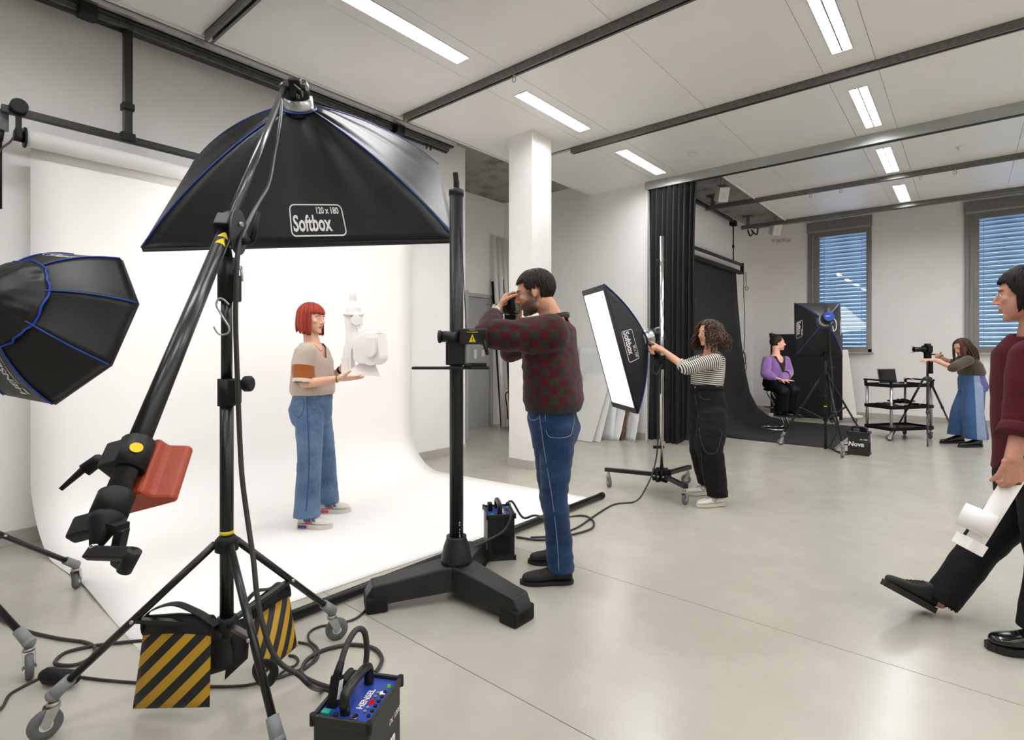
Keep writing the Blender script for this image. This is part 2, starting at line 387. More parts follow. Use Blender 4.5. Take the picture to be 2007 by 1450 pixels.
for (i, x) in LX.items():
    for j, y in LYC.items():
        if i == 1 and j >= 5: continue
        o = lamp0 if first else copy_tree(lamp0); first = False
        o.location = (x, y, HC); o['label'] = LBL.get((i, j), 'ceiling lamp out of frame in the %s row, number %s counted from the windows' % ({1: 'left', 4: 'middle', 7: 'third', 10: 'added rightmost'}[i], ['seven', 'six', 'five', 'four', 'three', 'two', 'one'][j]))
# rails across the ceiling
RLBL = {2: 'short galvanised ceiling rail end at the top left', 3: 'galvanised ceiling rail crossing in front of the white pillar', 4: 'galvanised ceiling rail meeting the white pillar', 6: 'thin ceiling rail over the black backdrop carrying rail hooks', 7: 'last ceiling rail, just in front of the windows'}
for k, y in enumerate(RY):
    if k == 5: continue
    x0 = -4.46 if k < 5 else -3.42
    if k == 4: x0 = -3.66
    mb = MB(); zb = 3.705; L = 5.1 - x0; xc = (x0 + 5.1) / 2
    mb.box((xc, y - .028, zb + .035), (L, .005, .07)).box((xc, y + .028, zb + .035), (L, .005, .07)).box((xc, y, zb + .068), (L, .058, .004))
    mb.box((xc, y - .02, zb + .003), (L, .018, .005)).box((xc, y + .02, zb + .003), (L, .018, .005))
    r = thing('ceiling_rail', (x0, y, zb), RLBL.get(k, ['ceiling rail farthest behind the camera', 'ceiling rail just behind the camera'][min(k, 1)]), 'ceiling rail', 'galvanised rails across the ceiling')
    mb.build('channel', 'galv', r)
    if k >= 6:
        h = MB().box((-3.3, y, 3.83), (.05, .05, .2)).box((-3.3, y, 3.935), (.16, .16, .02)); h.build('hanger', 'galv', r)
def hook(x, y, label):
    t = thing('rail_hook', (x, y, 3.62), label, 'hook', 'small hooks hanging from the ceiling rails')
    MB().cyl((x, y, 3.69), (x, y, 3.715), .012, n=10).build('slider', 'steel', t)
    MB().tube([V((x, y, 3.665)) + V((.018 * math.cos(a), 0, .022 * math.sin(a))) for a in [2 * math.pi * i / 12 for i in range(12)]], .004, 6, closed=True).build('ring', 'steel', t)
hl = PF(1041, 140, 3.66)
for (px, py, lb) in ((1041, 140, 'ring hook on the rail in front of the pillar'),):
    hook(P(px, py, 1).x * 0 + -2.985, 3.56, lb)
for x, lb in ((-1.82, 'leftmost small hook under the thin rail'), (-1.42, 'second small hook under the thin rail'), (-.48, 'small hook left of the far lamp'), (-.12, 'small hook right of the far lamp')): hook(x, 9.2, lb)
# grey beam with curtain track
bmh = thing('ceiling_beam', (-3.6, 7.3, 3.65), 'wide grey steel beam carrying the black curtain', 'ceiling beam')
MB().box((.8, 7.31, 3.712), (8.75, .1, .115)).build('beam', 'beamgrey', bmh)
MB().box((.8, 7.31, 3.652), (8.7, .05, .008)).build('curtain_track', 'black', bmh)
MB().box((-3.42, 7.257, 3.712), (.34, .008, .117)).build('end_plate', 'beamgrey', bmh)
# track along the left wall carrying the backdrop
tr = thing('wall_track', (-4.66, 0, 3.6), 'black double track along the top of the left wall', 'ceiling rail')
MB().box((-4.585, .4, 3.745), (.045, 8.0, .05)).build('profile', 'alu', tr)
MB().box((-4.645, .4, 3.74), (.06, 8.0, .06)).build('track', 'blackmetal', tr)
MB().box((-4.70, .4, 3.70), (.02, 8.0, .03)).build('profile', 'galv', tr)
MB().cyl((-4.745, -3.6, 3.70), (-4.745, 4.4, 3.70), .032).build('tube', 'blackmetal', tr)
for y in (.95, 3.62): MB().box((-4.66, y, 3.69), (.12, .1, .1), .008).build('trolley', 'black', tr)
h = MB()
for dy in (0, .06): h.cyl((-4.66, 4.02 + dy, 3.66), (-4.66, 4.02 + dy, 3.6), .01)
h.build('hook', 'black', tr)
# detectors, speakers, sockets
t = thing('smoke_detector', (-2.59, 6.52, HC - .04), 'small white smoke detector on the ceiling', 'smoke detector')
MB().lathe([(.02, -.045), (.045, -.04), (.05, -.02), (.058, -.016), (.06, 0)], (-2.59, 6.52, HC)).build('cap', 'whiteplas', t)
MB().lathe([(.03, -.028), (.054, -.026), (.054, -.022), (.03, -.02)], (-2.59, 6.52, HC)).build('grille', 'trimgrey', t)
tag(MB().lathe([(.012, -.03), (.02, -.028), (.028, -.008), (.04, -.004), (.04, 0)], (-.066, 8.43, HC)).build('sprinkler', 'whiteplas'), 'tiny round ceiling fitting past the grey beam', 'ceiling fitting')
def speaker(c, label, top):
    t = thing('loudspeaker', c, label, 'loudspeaker', 'white loudspeakers under the concrete')
    c = V(c); R3 = Euler((math.radians(25), 0, math.radians(38))).to_matrix()
    m = MB(R3.to_4x4()); m.M.translation = c
    m.box((0, 0, 0), (.17, .2, .24), .03); m.build('cabinet', 'whiteplas', t)
    m = MB(R3.to_4x4()); m.M.translation = c; m.box((0, -.1, 0), (.15, .02, .22), .008).build('grille', 'white_paint', t)
    m = MB(R3.to_4x4()); m.M.translation = c; m.box((0, -.111, 0), (.004, .004, .1)).build('slot', 'trimgrey', t)
    b = MB()
    for d in (-.03, .03): b.box((c.x + d, c.y + .03, (c.z + top) / 2), (.012, .03, top - c.z))
    b.box((c.x, c.y + .03, c.z + .05), (.1, .05, .02)); b.build('bracket', 'trimgrey', t)
speaker((-2.86, 8.35, 3.71), 'white loudspeaker nearer the black curtain', 3.95)
speaker((-2.86, 11.35, 3.68), 'white loudspeaker beside the left window', 3.95)
for i, (px, w) in enumerate(((1516, .09), (1532, .2), (1546, .09))):
    p = PY(px, 472, YB); t = thing('wall_socket', (p.x, YB - .01, p.z), ['single white wall socket, leftmost of three', 'double white wall socket in the middle', 'single white wall socket, rightmost of three'][i], 'socket', 'sockets high on the back wall')
    MB().box((p.x, YB - .008, p.z), (w, .016, .085), .004).build('plate', 'whiteplas', t)
    m = MB()
    for k in range(2 if w > .1 else 1): m.cyl((p.x + (k - .5) * .09 if w > .1 else p.x, YB - .014, p.z), (p.x + (k - .5) * .09 if w > .1 else p.x, YB - .019, p.z), .022)
    m.build('insert', 'trimgrey', t)
# door in the alcove
dr = thing('door_1', (-6.36, 6.3, 0), 'grey door in the alcove', None); tag(dr, None, None, None, 'structure')
MB().box((-6.345, 6.33, 1.1), (.03, 1.12, 2.2), .004).build('door_leaf', 'door', dr)
m = MB(); m.box((-6.335, 6.92, 1.13), (.06, .06, 2.26)).box((-6.335, 5.74, 1.13), (.06, .06, 2.26)).box((-6.335, 6.33, 2.24), (.06, 1.24, .06)); m.build('door_frame', 'trimgrey', dr)
m = MB(); m.cyl((-6.33, 5.86, 1.05), (-6.28, 5.86, 1.05), .012).cyl((-6.28, 5.85, 1.05), (-6.28, 5.98, 1.05), .01); m.build('handle', 'steel', dr)
for k, (px, py) in enumerate(((930, 694), (945, 692))):
    p = PX(px, py, -6.34)
    tag(MB().box((-6.325, p.y, p.z), (.012, .075 - .0 * k, .16 - .05 * k), .003).build('notice_plate', 'whiteplas'), ['small white plate on the grey door, left', 'small white plate on the grey door, right'][k], 'plate')
d2 = thing('door_2', (-5.6, 5.6, 0), 'edge of an open grey door behind the camera stand', None); tag(d2, None, None, None, 'structure')
MB().box((-5.63, 5.62, 1.1), (.04, .06, 2.2), .003).build('door_edge', 'door', d2)
# windows with outside blinds
def window(n, x0, x1, label):
    w = thing('window_%d' % n, ((x0 + x1) / 2, YB, 1.27), label, None); tag(w, None, None, None, 'structure')
    z0, z1 = 1.27, 3.9; y = YB - .02; m = MB()
    for a, b, c, d in ((x0, x0 + .06, z0, z1), (x1 - .06, x1, z0, z1), (x0, x1, z0, z0 + .06)): m.box(((a + b) / 2, YB + .03, (c + d) / 2), (b - a, .12, d - c))
    m.build('window_frame', 'frame', w)
    MB().box(((x0 + x1) / 2, YB + .02, 3.80), (x1 - x0 + .02, .16, .2), .004).build('blind_box', 'frame', w)
    MB().box(((x0 + x1) / 2, YB - .04, 3.71), (x1 - x0 - .04, .05, .03)).build('head_strip', 'beamgrey', w)
    MB().box(((x0 + x1) / 2, YB - .03, z0 - .015), (x1 - x0 + .06, .14, .03), .004).build('window_sill', 'beamgrey', w)
    m = MB(); g0, g1, h0, h1 = x0 + .2, x1 - .09, z0 + .1, 3.6
    for a, b, c, d in ((g0 - .08, g0, h0 - .06, h1 + .07), (g1, g1 + .05, h0 - .06, h1 + .07), (g0, g1, h0 - .06, h0), (g0, g1, h1, h1 + .07), (g1 + .04, x1 - .055, z0 + .04, h1 + .1), (x0 + .05, g0 - .14, z0 + .04, h1 + .1), (x0 + .05, x1 - .05, z0 + .05, h0 - .05), (x0 + .05, x1 - .05, h1 + .06, 3.72)): m.box(((a + b) / 2, YB + .05, (c + d) / 2), (b - a, .08, d - c), .004)
    m.build('sash', 'frame', w)
    MB().box((g0 - .115, YB + .07, (h0 + h1) / 2), (.07, .05, h1 - h0 + .12)).build('side_panel', 'beamgrey', w)
    MB().box(((g0 + g1) / 2, YB + .06, (h0 + h1) / 2), (g1 - g0, .008, h1 - h0)).build('pane', 'glass', w)
    m = MB(); m.cyl((g0 - .04, YB + .01, 2.35), (g0 - .04, YB - .03, 2.35), .011).box((g0 - .04, YB - .035, 2.29), (.018, .014, .14), .004); m.build('handle', 'frame', w)
    b = thing('venetian_blind', ((x0 + x1) / 2, YB + .2, z0), 'grey outside blind lowered behind the %s window' % ('narrow left' if n == 1 else 'right' if n == 2 else 'third'), 'blind', 'outside venetian blinds')
    nS = 30; sm = MB()
    def prof(u, v):
        a = v * 2 - 1; return V(((u - .5) * (g1 - g0 + .14), .034 * a + .008 * (1 - a * a), .008 * (1 - a * a) - .031 * a))
    sm.grid(prof, 1, 6, .0012); me = sm.mesh('slat'); me.materials.append(M['slat'])
    for k in range(nS):
        o = part_mesh(b, me, 'slat', 'slat'); o.location = (0, .03, h0 - z0 - .02 + k * (h1 - h0 + .1) / nS)
    m = MB(); m.box(((g0 + g1) / 2, YB + .23, h0 - .03), (g1 - g0 + .14, .07, .03)); m.build('bottom_rail', 'frame', b)
    for xx in (g0 + .06, g1 - .1): m = MB(); m.box((xx, YB + .185, (h0 + h1) / 2), (.006, .002, h1 - h0)); m.build('ladder_tape', 'whiteplas', b)
window(1, *W1, 'tall narrow grey framed window above the small softbox')
window(2, *W2, 'tall grey framed window behind the walking person')
window(3, *WW, 'tall grey framed window outside the picture')
# ================================================================ white set
bd = thing('paper_backdrop', (-4.72, 2.3, 0), 'white paper backdrop rolled down the left wall and out over the floor', 'backdrop')
MB().cyl((-4.72, .64, 2.73), (-4.72, 3.92, 2.73), .056, n=32).build('paper_roll', 'paper', bd)
def sheet(xw, zt, y0, y1, xf0, xf1, rad, flip=1, lift=0, yf1=None, yf0=0):
    straight = zt - rad; arc = rad * math.pi / 2
    def f(u, v):
        y = y0 + (y1 - y0) * u; xf = xf0 + (xf1 - xf0) * u; flat = (xf - xw) * flip - rad; tot = straight + arc + flat; s = v * tot
        if s < straight: p = (xw, zt - s)
        elif s < straight + arc: a = (s - straight) / rad; p = (xw + flip * rad * (1 - math.cos(a)), rad * (1 - math.sin(a)) + .002)
        else:
            k = (s - straight - arc) / flat; p = (xw + flip * (rad + s - straight - arc), .002 + lift * max(0, 1 - u * 9) * math.sin(math.pi * min(1, k * 1.25)) ** 2)
        kf = max(0, (s - straight) / (tot - straight)); yy = y if yf1 is None else y + u * (yf1 - y1) * kf + (1 - u) * (yf0 - y0) * min(1, kf * 2); return V((p[0], yy, p[1]))
    return f
MB().grid(sheet(-4.776, 2.73, .67, 3.9, -2.79, -2.52, .42, 1, .012, 4.16, .76), 16, 60, .0012).build('paper_sheet', 'paper', bd)
for y, sy in ((.64, -1), (3.92, 1)):
    MB().cyl((-4.72, y, 2.73), (-4.72, y + sy * .012, 2.73), .066).cyl((-4.72, y + sy * .012, 2.73), (-4.72, y + sy * .06, 2.73), .035).build('end_cap', 'black', bd)
# crossbar and post
cb = thing('backdrop_crossbar', (-4.72, 2.3, 2.86), 'black crossbar with hanging post above the white paper roll', 'backdrop support')
MB().box((-4.72, 2.3, 2.885), (.04, 3.56, .05), .004).build('crossbar', 'blackmetal', cb)
for y in (1.2, 3.4):
    MB().box((-4.72, y, 3.3), (.05, .055, .82), .004).build('hanging_post', 'blackmetal', cb)
    MB().box((-4.72, y, 3.12), (.075, .075, .05), .006).build('post_collar', 'black', cb)
    MB().box((-4.72, y, 2.9), (.06, .09, .06), .006).build('post_foot', 'black', cb)
MB().cyl((-4.75, .6, 2.91), (-4.65, .6, 2.91), .045).build('end_knob', 'black', cb)
MB().box((-4.69, .6, 2.8), (.012, .03, .14)).build('bracket', 'black', cb)
MB().box((-4.69, .6, 2.74), (.05, .035, .07), .006).build('chain_wheel', 'black', cb)
cp = [V((-4.69, .59, 2.74)), P(20, 278, 3.45), P(0, 296, 3.4), P(-10, 340, 3.38), P(-14, 600, 3.38), P(-14, 820, 3.38)]
tag(MB().tube(spl(cp, 6), .006, 8).build('pull_cord', 'cable'), 'black cord running off the left end of the white roll', 'cord')
sb = thing('wall_switch_box', P(0, 232, 3.42), 'grey box with a black plug at the far left edge', 'wall box')
MB().box(P(-8, 232, 3.45), (.06, .12, .13), .006, Matrix.Rotation(YAW, 3, 'Z')).build('box', 'greyplas', sb)
q = P(1, 255, 3.42); MB().cyl(q, q - UP * .07, .02, .012).cyl(q - UP * .07, q - UP * .5, .008).build('plug', 'black', sb)
# floor bar along the paper edge
br = thing('weight_bar', (-2.53, 2.7, 0), 'long black tube holding down the front edge of the white paper', 'pole')
MB().cyl((-2.545, 1.2, .03), (-2.5, 4.19, .03), .026, n=16).build('tube', 'blackmetal', br)
MB().cyl((-2.5, 4.18, .03), (-2.499, 4.22, .03), .028).build('end_cap', 'blackrub', br)

# ================================================================ softboxes
def qb(a, b, c, t): return a * (1 - t) ** 2 + b * 2 * t * (1 - t) + c * t * t
def softbox(name, label, cor, apex, ring, bow, lip, emitm, inset, sag=.03, folds=0.0, group='softboxes'):
    """cor: four front rim corners in order, apex: ring centre behind"""
    cen = sum(cor, V()) / 4; ax = (apex - cen).normalized(); t = thing(name, cen, label, 'softbox', group)
    ring_c = []
    for c in cor:
        d = c - cen; d = (d - ax * d.dot(ax)).normalized(); ring_c.append(apex + d * ring)
    def rod(i, s):
        a, c = ring_c[i], cor[i]; mid = (a + c) / 2 + ax * bow + (c - cen).normalized() * bow * .6
        return qb(a, mid, c, s)
    fns = []
    for i in range(4):
        j = (i + 1) % 4
        def f(u, v, i=i, j=j):
            a, b = rod(i, v), rod(j, v); p = a.lerp(b, u); inw = (apex.lerp(cen, v) - p); L = (b - a).length
            k = 4 * u * (1 - u); w = sag * L * k * math.sin(math.pi * min(1, v * .95 + .05))
            if folds: w += folds * math.sin(u * 19 + i * 2 + 3 * math.sin(u * 7)) * max(0, 1 - v) ** .7 * k
            return p + inw.normalized() * w
        fns.append(f); MB().grid(f, 20, 24, .002).build('side_panel', 'nylon', t)
    for i in range(4): MB().tube([rod(i, k / 16) + (rod(i, k / 16) - cen).normalized() * .002 for k in range(17)], .0045, 6).build('piping', 'piping', t)
    MB().tube([apex + (q - apex).normalized() * ring * 1.01 for q in sum([[ring_c[i].lerp(ring_c[(i + 1) % 4], k / 6) for k in range(6)] for i in range(4)], [])], .005, 6, closed=True).build('ring_piping', 'piping', t)
    MB().lathe([(ring * 1.02, -.012), (ring * 1.02, .004)], apex, ax, 24).build('light_seal_disc', 'nylon', t)  # disc added to stop the lit inside leaking out round the flash head
    # lip in front and lit front sheet
    oc = [c - ax * lip for c in cor]; m = MB()
    for i in range(4):
        j = (i + 1) % 4; m.grid(lambda u, v: cor[i].lerp(cor[j], u).lerp(oc[i].lerp(oc[j], u), v), 2, 1, .002)
    fr = [cen - ax * .012 + (c - cen) * (1 - inset) for c in cor]
    m.add([c - ax * .010 for c in cor] + [f - ax * 0 for f in fr], [(i, (i + 1) % 4, 4 + (i + 1) % 4, 4 + i) for i in range(4)]); m.build('front_lip', 'nylon', t)
    m = MB(); m.add([f for f in fr] + [f + ax * .004 for f in fr], [(0, 1, 2, 3), (7, 6, 5, 4)] + [(i, 4 + i, 4 + (i + 1) % 4, (i + 1) % 4) for i in range(4)])
    d = m.build('front_diffuser', emitm, t); tag(d, 'glowing white front sheet')
    return t, fns, ax, cen
def panel_map(f, W, v0, slant, u0, off, ax, cen, flip=1, rot=0):
    def mp(x, y):
        c, s = math.cos(rot), math.sin(rot); x, y = x * c - y * s, x * s + y * c
        v = v0 - y / slant; w = (f(1, v) - f(0, v)).length; u = u0 + flip * x / w; p = f(u, v)
        n = (f(u + .01, v) - p).cross(f(u, v + .01) - p).normalized(); n = n if n.dot(p - cen) > 0 else -n
        return p + n * off
    return mp
def flash_head(name, label, base, ax, L=.26, r=.062, rear='black', segs=None, group='flash heads'):
    t = thing(name, base, label, 'flash head', group); a = ax.normalized()
    MB().lathe([(r * 1.05, -.03), (r * 1.12, 0), (r * 1.12, L * .42), (r, L * .44)], base, a, 28).build('metal_collar', 'alu', t)
    MB().lathe([(r, L * .44), (r, L * .92), (r * .93, L * .97), (r * .9, L)], base, a, 28).build('body', 'blackmetal', t)
    MB().lathe([(r * .88, L), (r * .88, L + .004), (r * .8, L + .006)], base, a, 28).build('rear_plate', rear, t)
    return t
# big softbox over the model
bc = [V((-3.65, .995, 1.933)), V((-2.522, 2.418, 2.054)), V((-3.28, 2.951, 2.847)), V((-4.408, 1.528, 2.726))]
bcen = sum(bc, V()) / 4; bax = V((.48, -.444, .757)).normalized(); bapex = bcen + bax * .6
BSB, bf, _, _ = softbox('softbox', 'huge black softbox marked 120 x 180 hanging over the model', bc, bapex, .1, .10, .03, 'e_big', .02, .045, .03)
mp = panel_map(bf[0], 1.8, .865, .82, .545, .004, bax, bcen)
m = MB(); letter(m, 'Softbox', .112, lambda x, y: mp(x * .66 - .035, y - .022), bold=.0028); letter(m, '120 x 180', .05, lambda x, y: mp(x * .72 + .07, y + .045), bold=.0012)
outline(m, .335, .165, .03, .007, mp); tag(m.build('printed_label', 'whiteprint', BSB), 'white printed size label')
bh = flash_head('studio_flash', 'flash head on top of the huge softbox at the boom tip', bapex + bax * .0, bax, .15, .078)
m = MB(); q = bapex + bax * .08 - DV * .09 + RV * .03
m.box(q, (.07, .05, .10), .006, frame_z(bax)).cyl(q + RV * -.05, q + RV * .06, .018).cyl(q - UP * .02, q - UP * .09 + RV * .03 - DV * .03, .009).build('clamp', 'blackmetal', bh)
m = MB(); m.cyl(q - DV * .03 + UP * .03 - RV * .03, q - DV * .035 - UP * .03 + RV * .04, .004).build('bolt', 'steel', bh)
# strip softbox
sc = [V((-2.721, 4.806, .763)), V((-2.257, 4.425, .761)), V((-2.459, 4.172, 1.917)), V((-2.923, 4.553, 1.919))]
scen = sum(sc, V()) / 4; sax = V((.612, .744, .27)).normalized(); sapex = scen + sax * .36
SSB, sf, _, _ = softbox('softbox', 'glowing strip softbox turned towards the set by the striped shirt woman', sc, sapex, .09, .05, .012, 'e_strip', .09, .02, .003)
mp2 = panel_map(sf[1], 1.2, .70, .42, .5, .004, sax, scen, 1, 0)
def mps(x, y): return mp2(-x, y)
_a, _b = mp2(.1, 0), mp2(-.1, 0); sgn = 1 if _a.z > _b.z else -1
def mps(x, y): return mp2(-sgn * x, y)
_n = (mps(.01, 0) - mps(0, 0)).cross(mps(0, .01) - mps(0, 0)); fl = 1 if _n.dot(mps(0, 0) - scen) > 0 else -1
m = MB(); letter(m, 'Softbox', .105, lambda x, y: mps(x * .66 - .03, fl * (y - .022)), bold=.0026); letter(m, '60 x 120', .046, lambda x, y: mps(x * .72 + .07, fl * (y + .045)), bold=.001); outline(m, .30, .155, .025, .006, mps)
tag(m.build('printed_label', 'whiteprint', SSB), 'white printed size label')
sh = flash_head('studio_flash', 'silver and black flash head the striped shirt woman touches', sapex, sax, .2, .072)
MB().ell(sapex + sax * .05 - UP * .1, (.02, .02, .02)).build('knob', 'steel', sh)
# small softbox on the far stand
hd = P(1621, 624, 6.72); cc_ = [P(1557, 594, 7.3), P(1647, 594, 7.12), P(1651, 698, 7.02), P(1558, 698, 7.2)]
ccen = sum(cc_, V()) / 4; cax = (hd - ccen).normalized(); capex = ccen + cax * .34
CSB, cf, _, _ = softbox('softbox', 'small square black softbox lighting the seated woman', cc_, capex, .09, .06, .02, 'e_small', .03, .02, .006)
# label on its left side panel (between corners 3 and 0)
f3 = cf[3]
m_ = panel_map(f3, .6, .80, .42, .46, .004, cax, ccen)
s1 = 1 if m_(.1, 0).z < m_(-.1, 0).z else -1
def mpc(x, y): return m_(s1 * x, y)
n_ = (mpc(.01, 0) - mpc(0, 0)).cross(mpc(0, .01) - mpc(0, 0)); fl2 = 1 if n_.dot(mpc(0, 0) - ccen) > 0 else -1
m = MB(); letter(m, 'Softbox', .082, lambda x, y: mpc(x * .66 - .02, fl2 * (y - .012)), bold=.002); letter(m, '60 x 60', .034, lambda x, y: mpc(x * .75 + .05, fl2 * (y + .033)), bold=.001); outline(m, .23, .11, .02, .005, mpc)
tag(m.build('printed_label', 'whiteprint', CSB), 'white printed label')
f1_ = cf[1]; mr_ = panel_map(f1_, .6, .86, .42, .5, .004, cax, ccen); sr_ = 1 if mr_(.1, 0).z < mr_(-.1, 0).z else -1
def mpr(x, y): return mr_(sr_ * x, y)
nr_ = (mpr(.01, 0) - mpr(0, 0)).cross(mpr(0, .01) - mpr(0, 0)); fr_ = 1 if nr_.dot(mpr(0, 0) - ccen) > 0 else -1
m = MB(); letter(m, 'HENSEL', .06, lambda x, y: mpr(x, fr_ * y), bold=.0015); tag(m.build('printed_lettering', 'whiteprint', CSB), 'white printed lettering')
M['blueface'] = mat('blue_control_panel', '#1c46b4', .4, var=.05)
ch = flash_head('studio_flash', 'flash head with a blue rear panel on the small softbox', capex, cax, .22, .07, 'blueface')
fz = frame_z(cax); rp = capex + cax * .229
m = MB(); letter(m, 'HENSEL', .024, Matrix.Translation(rp) @ Matrix(((RV.x, 0, cax.x), (RV.y, 0, cax.y), (0, 1, cax.z))).to_4x4(), bold=.0006); m.build('lettering', 'whiteprint', ch)
m = MB(); m.tube(spl([rp + RV * .04 - UP * .02, rp + RV * .075 - UP * .07 + cax * .03, rp + RV * .08 - UP * .16 + cax * .03, rp + RV * .05 - UP * .19 + cax * .02, rp + RV * .045 - UP * .12], 6), .006, 6).build('cord_loop', 'whiteplas', ch)
# octagonal softbox at the left
ocn = V((-3.706, .653, 1.475)); on = V((-.431, .836, -.339)).normalized(); orr = .45; oroll = .514
oxx = UP.cross(on).normalized(); oyy = on.cross(oxx)
def ovec(a): return oxx * math.cos(a) + oyy * math.sin(a)
ob = thing('octabox', ocn, 'black octagonal softbox with blue seams at the left edge', 'softbox', 'softboxes')
ODEP = .30; RIN = .2
def orod(k, s):
    d = ovec(oroll + k * math.pi / 4); a = ocn - on * ODEP + d * RIN; c = ocn + d * orr
    return qb(a, (a + c) / 2 - on * .05 + d * .04, c, s)
ofn = []
for k in range(8):
    def f(u, v, k=k):
        a, b = orod(k, v), orod(k + 1, v); p = a.lerp(b, u); return p + (ocn - p).normalized() * .035 * (b - a).length * 4 * u * (1 - u) * (1 - v ** 8)
    ofn.append(f); MB().grid(f, 10, 14, .002).build('side_panel', 'nylon', ob)
    MB().tube([orod(k, i / 12) + (orod(k, i / 12) - ocn).normalized() * .002 for i in range(13)], .004, 6).build('piping', 'piping', ob)
def collar(u, v):
    a = 2 * math.pi * u; r = .075 + (.235 - .075) * v; z = -ODEP - .10 + .12 * v ** 1.6 + .006 * math.sin(a * 23) * v * v + .008 * math.sin(a * 9 + v * 7) * v
    return ocn + ovec(a) * r + on * z
MB().grid(collar, 72, 10, .003, cu=True).build('collar', 'nylon', ob)
MB().tube([collar(i / 48, 1) for i in range(48)], .006, 6, closed=True).build('collar_piping', 'piping', ob)
MB().tube([collar(i / 32, 0) for i in range(32)], .004, 6, closed=True).build('neck_piping', 'piping', ob)
m = MB(); fr = [ocn + on * .012 + ovec(oroll + k * math.pi / 4) * orr * .9 for k in range(8)]
m.add(fr + [p - on * .004 for p in fr], [tuple(range(8)), tuple(reversed(range(8, 16)))]); tag(m.build('front_diffuser', 'e_octa', ob), 'glowing white front sheet')
m = MB()
for k in range(8):
    a, b = orod(k, 1), orod(k + 1, 1); m.grid(lambda u, v: a.lerp(b, u) + on * .02 * v, 1, 1, .002)
m.build('front_lip', 'nylon', ob)
def facet_map(k, u0, v0, rot, fx=1):
    def mp(x, y):
        c, s = math.cos(rot), math.sin(rot); x, y = fx * (x * c - y * s), x * s + y * c; f = ofn[k]; v = v0 + y / .33; w = (f(1, v) - f(0, v)).length
        u = u0 + x / w; p = f(u, v); n = (f(u + .01, v) - p).cross(f(u, v + .01) - p).normalized(); n = n if n.dot(p - ocn) > 0 else -n; return p + n * .004
    return mp
def good(mp, c):   # true when the writing is not mirrored from outside
    return (mp(.01, 0) - mp(0, 0)).cross(mp(0, .01) - mp(0, 0)).dot(mp(0, 0) - c) > 0
best = {}
for k in range(8):
    c2 = ofn[k](.5, .6); l = c2.dot(RV); d2 = c2.dot(DV); best[k] = (CXP + FPX * l / d2, HYP - FPX * (c2.z - CAMH) / d2)
kb = min(best, key=lambda k: abs(best[k][0] - 20) + abs(best[k][1] - 725)); kt = min(best, key=lambda k: abs(best[k][0] - 130) + abs(best[k][1] - 512))
for kk, word, sz, u0, v0, rot, frame in ((kb, 'HENSEL', .062, .42, .58, 0, 0), (kt, 'Octabox', .06, .5, .62, 0, 1)):
    cand = [facet_map(kk, u0, v0, r, fx) for r in (0, math.pi / 2, math.pi, -math.pi / 2) for fx in (1, -1)]
    cand = [c for c in cand if good(c, ocn)]
    def score(c):
        e = c(.05, 0) - c(-.05, 0); return e.dot(RV) + (e.z * 1.5 if kk == kb else 0)
    mpb = max(cand, key=score); m = MB(); letter(m, word, sz, mpb, bold=.0016)
    if frame: outline(m, .26, .085, .03, .004, mpb)
    else: letter(m, 'PERFORMING LIGHT', .019, lambda x, y: mpb(x * .85 + .035, y - .042), bold=.0002); letter(m, '/////', .022, lambda x, y: mpb(x * 1.2 - .08, y - .042), bold=.0016)
    tag(m.build('printed_lettering', 'whiteprint', ob), 'white printed lettering')
oh = flash_head('studio_flash', 'silver flash head at the left edge behind the octagonal softbox', ocn - on * (ODEP + .05), -on, .3, .072)
mh = ocn - on * (ODEP + .16); 
z_ = (V((0, 0, CAMH)) - mh); z_ = (z_ - on * z_.dot(on)).normalized(); x_ = on; y_ = z_.cross(x_)
if y_.z < 0: x_, y_ = -x_, -y_
m = MB()
def cylmap(x, y): a = y / .081; return mh + x_ * x + (y_ * math.sin(a) + z_ * math.cos(a)) * .0835
letter(m, 'HENSEL', .03, cylmap, bold=.001); m.build('lettering', 'black', oh)
# ================================================================ stands
def caster(parent, top, yaw, r=.05, label=None):
    """fork and wheel below the point top, wheel on the floor"""
    h = V((math.cos(yaw), math.sin(yaw), 0)); w = V((-math.sin(yaw), math.cos(yaw), 0)); ax = V((top.x, top.y, r)) + h * r * .45
    m = MB(); m.cyl(top, (top.x, top.y, r * 2.35), r * .26, r * .3).cyl((top.x, top.y, 2.38 * r), (top.x, top.y, 2.12 * r), r * .42)
    for s in (-1, 1):
        p0 = V((top.x, top.y, 2.12 * r)) + w * s * r * .38; fr = mtx(p0, h, UP, w * s)
        m.prism([(-r * .35, 0), (r * .45, 0), (r * .8, -r * .9), (r * .6, -r * 1.3), (r * .3, -r * 1.3), (r * .0, -r * .7)], r * .05, fr)
    m.cyl(ax - w * r * .48, ax + w * r * .48, r * .13, n=10)
    o = m.build('caster', 'steel', parent)
    MB().lathe([(r * .62, -.28 * r), (r * .92, -.26 * r), (r, -.12 * r), (r, .12 * r), (r * .92, .26 * r), (r * .62, .28 * r)], ax, w, 24).build('wheel', 'greyrub', o)
    MB().lathe([(r * .2, -.3 * r), (r * .6, -.26 * r), (r * .6, .26 * r), (r * .2, .3 * r)], ax, w, 20).build('wheel_hub', 'whiteplas', o)
    return o
def knobm(m, p, d, r=.02, L=.03, stem=.03):
    d = d.normalized(); m.cyl(p, p + d * stem, r * .35, n=10); m.lathe([(r * .9, 0), (r, L * .2), (r, L * .8), (r * .8, L)], p + d * stem, d, 10); return m
def lever(m, p, d, L=.1, r=.011):
    d = d.normalized(); m.tube([p, p + d * L * .5, p + d * L], [r * .7, r, r * .75], 8); return m
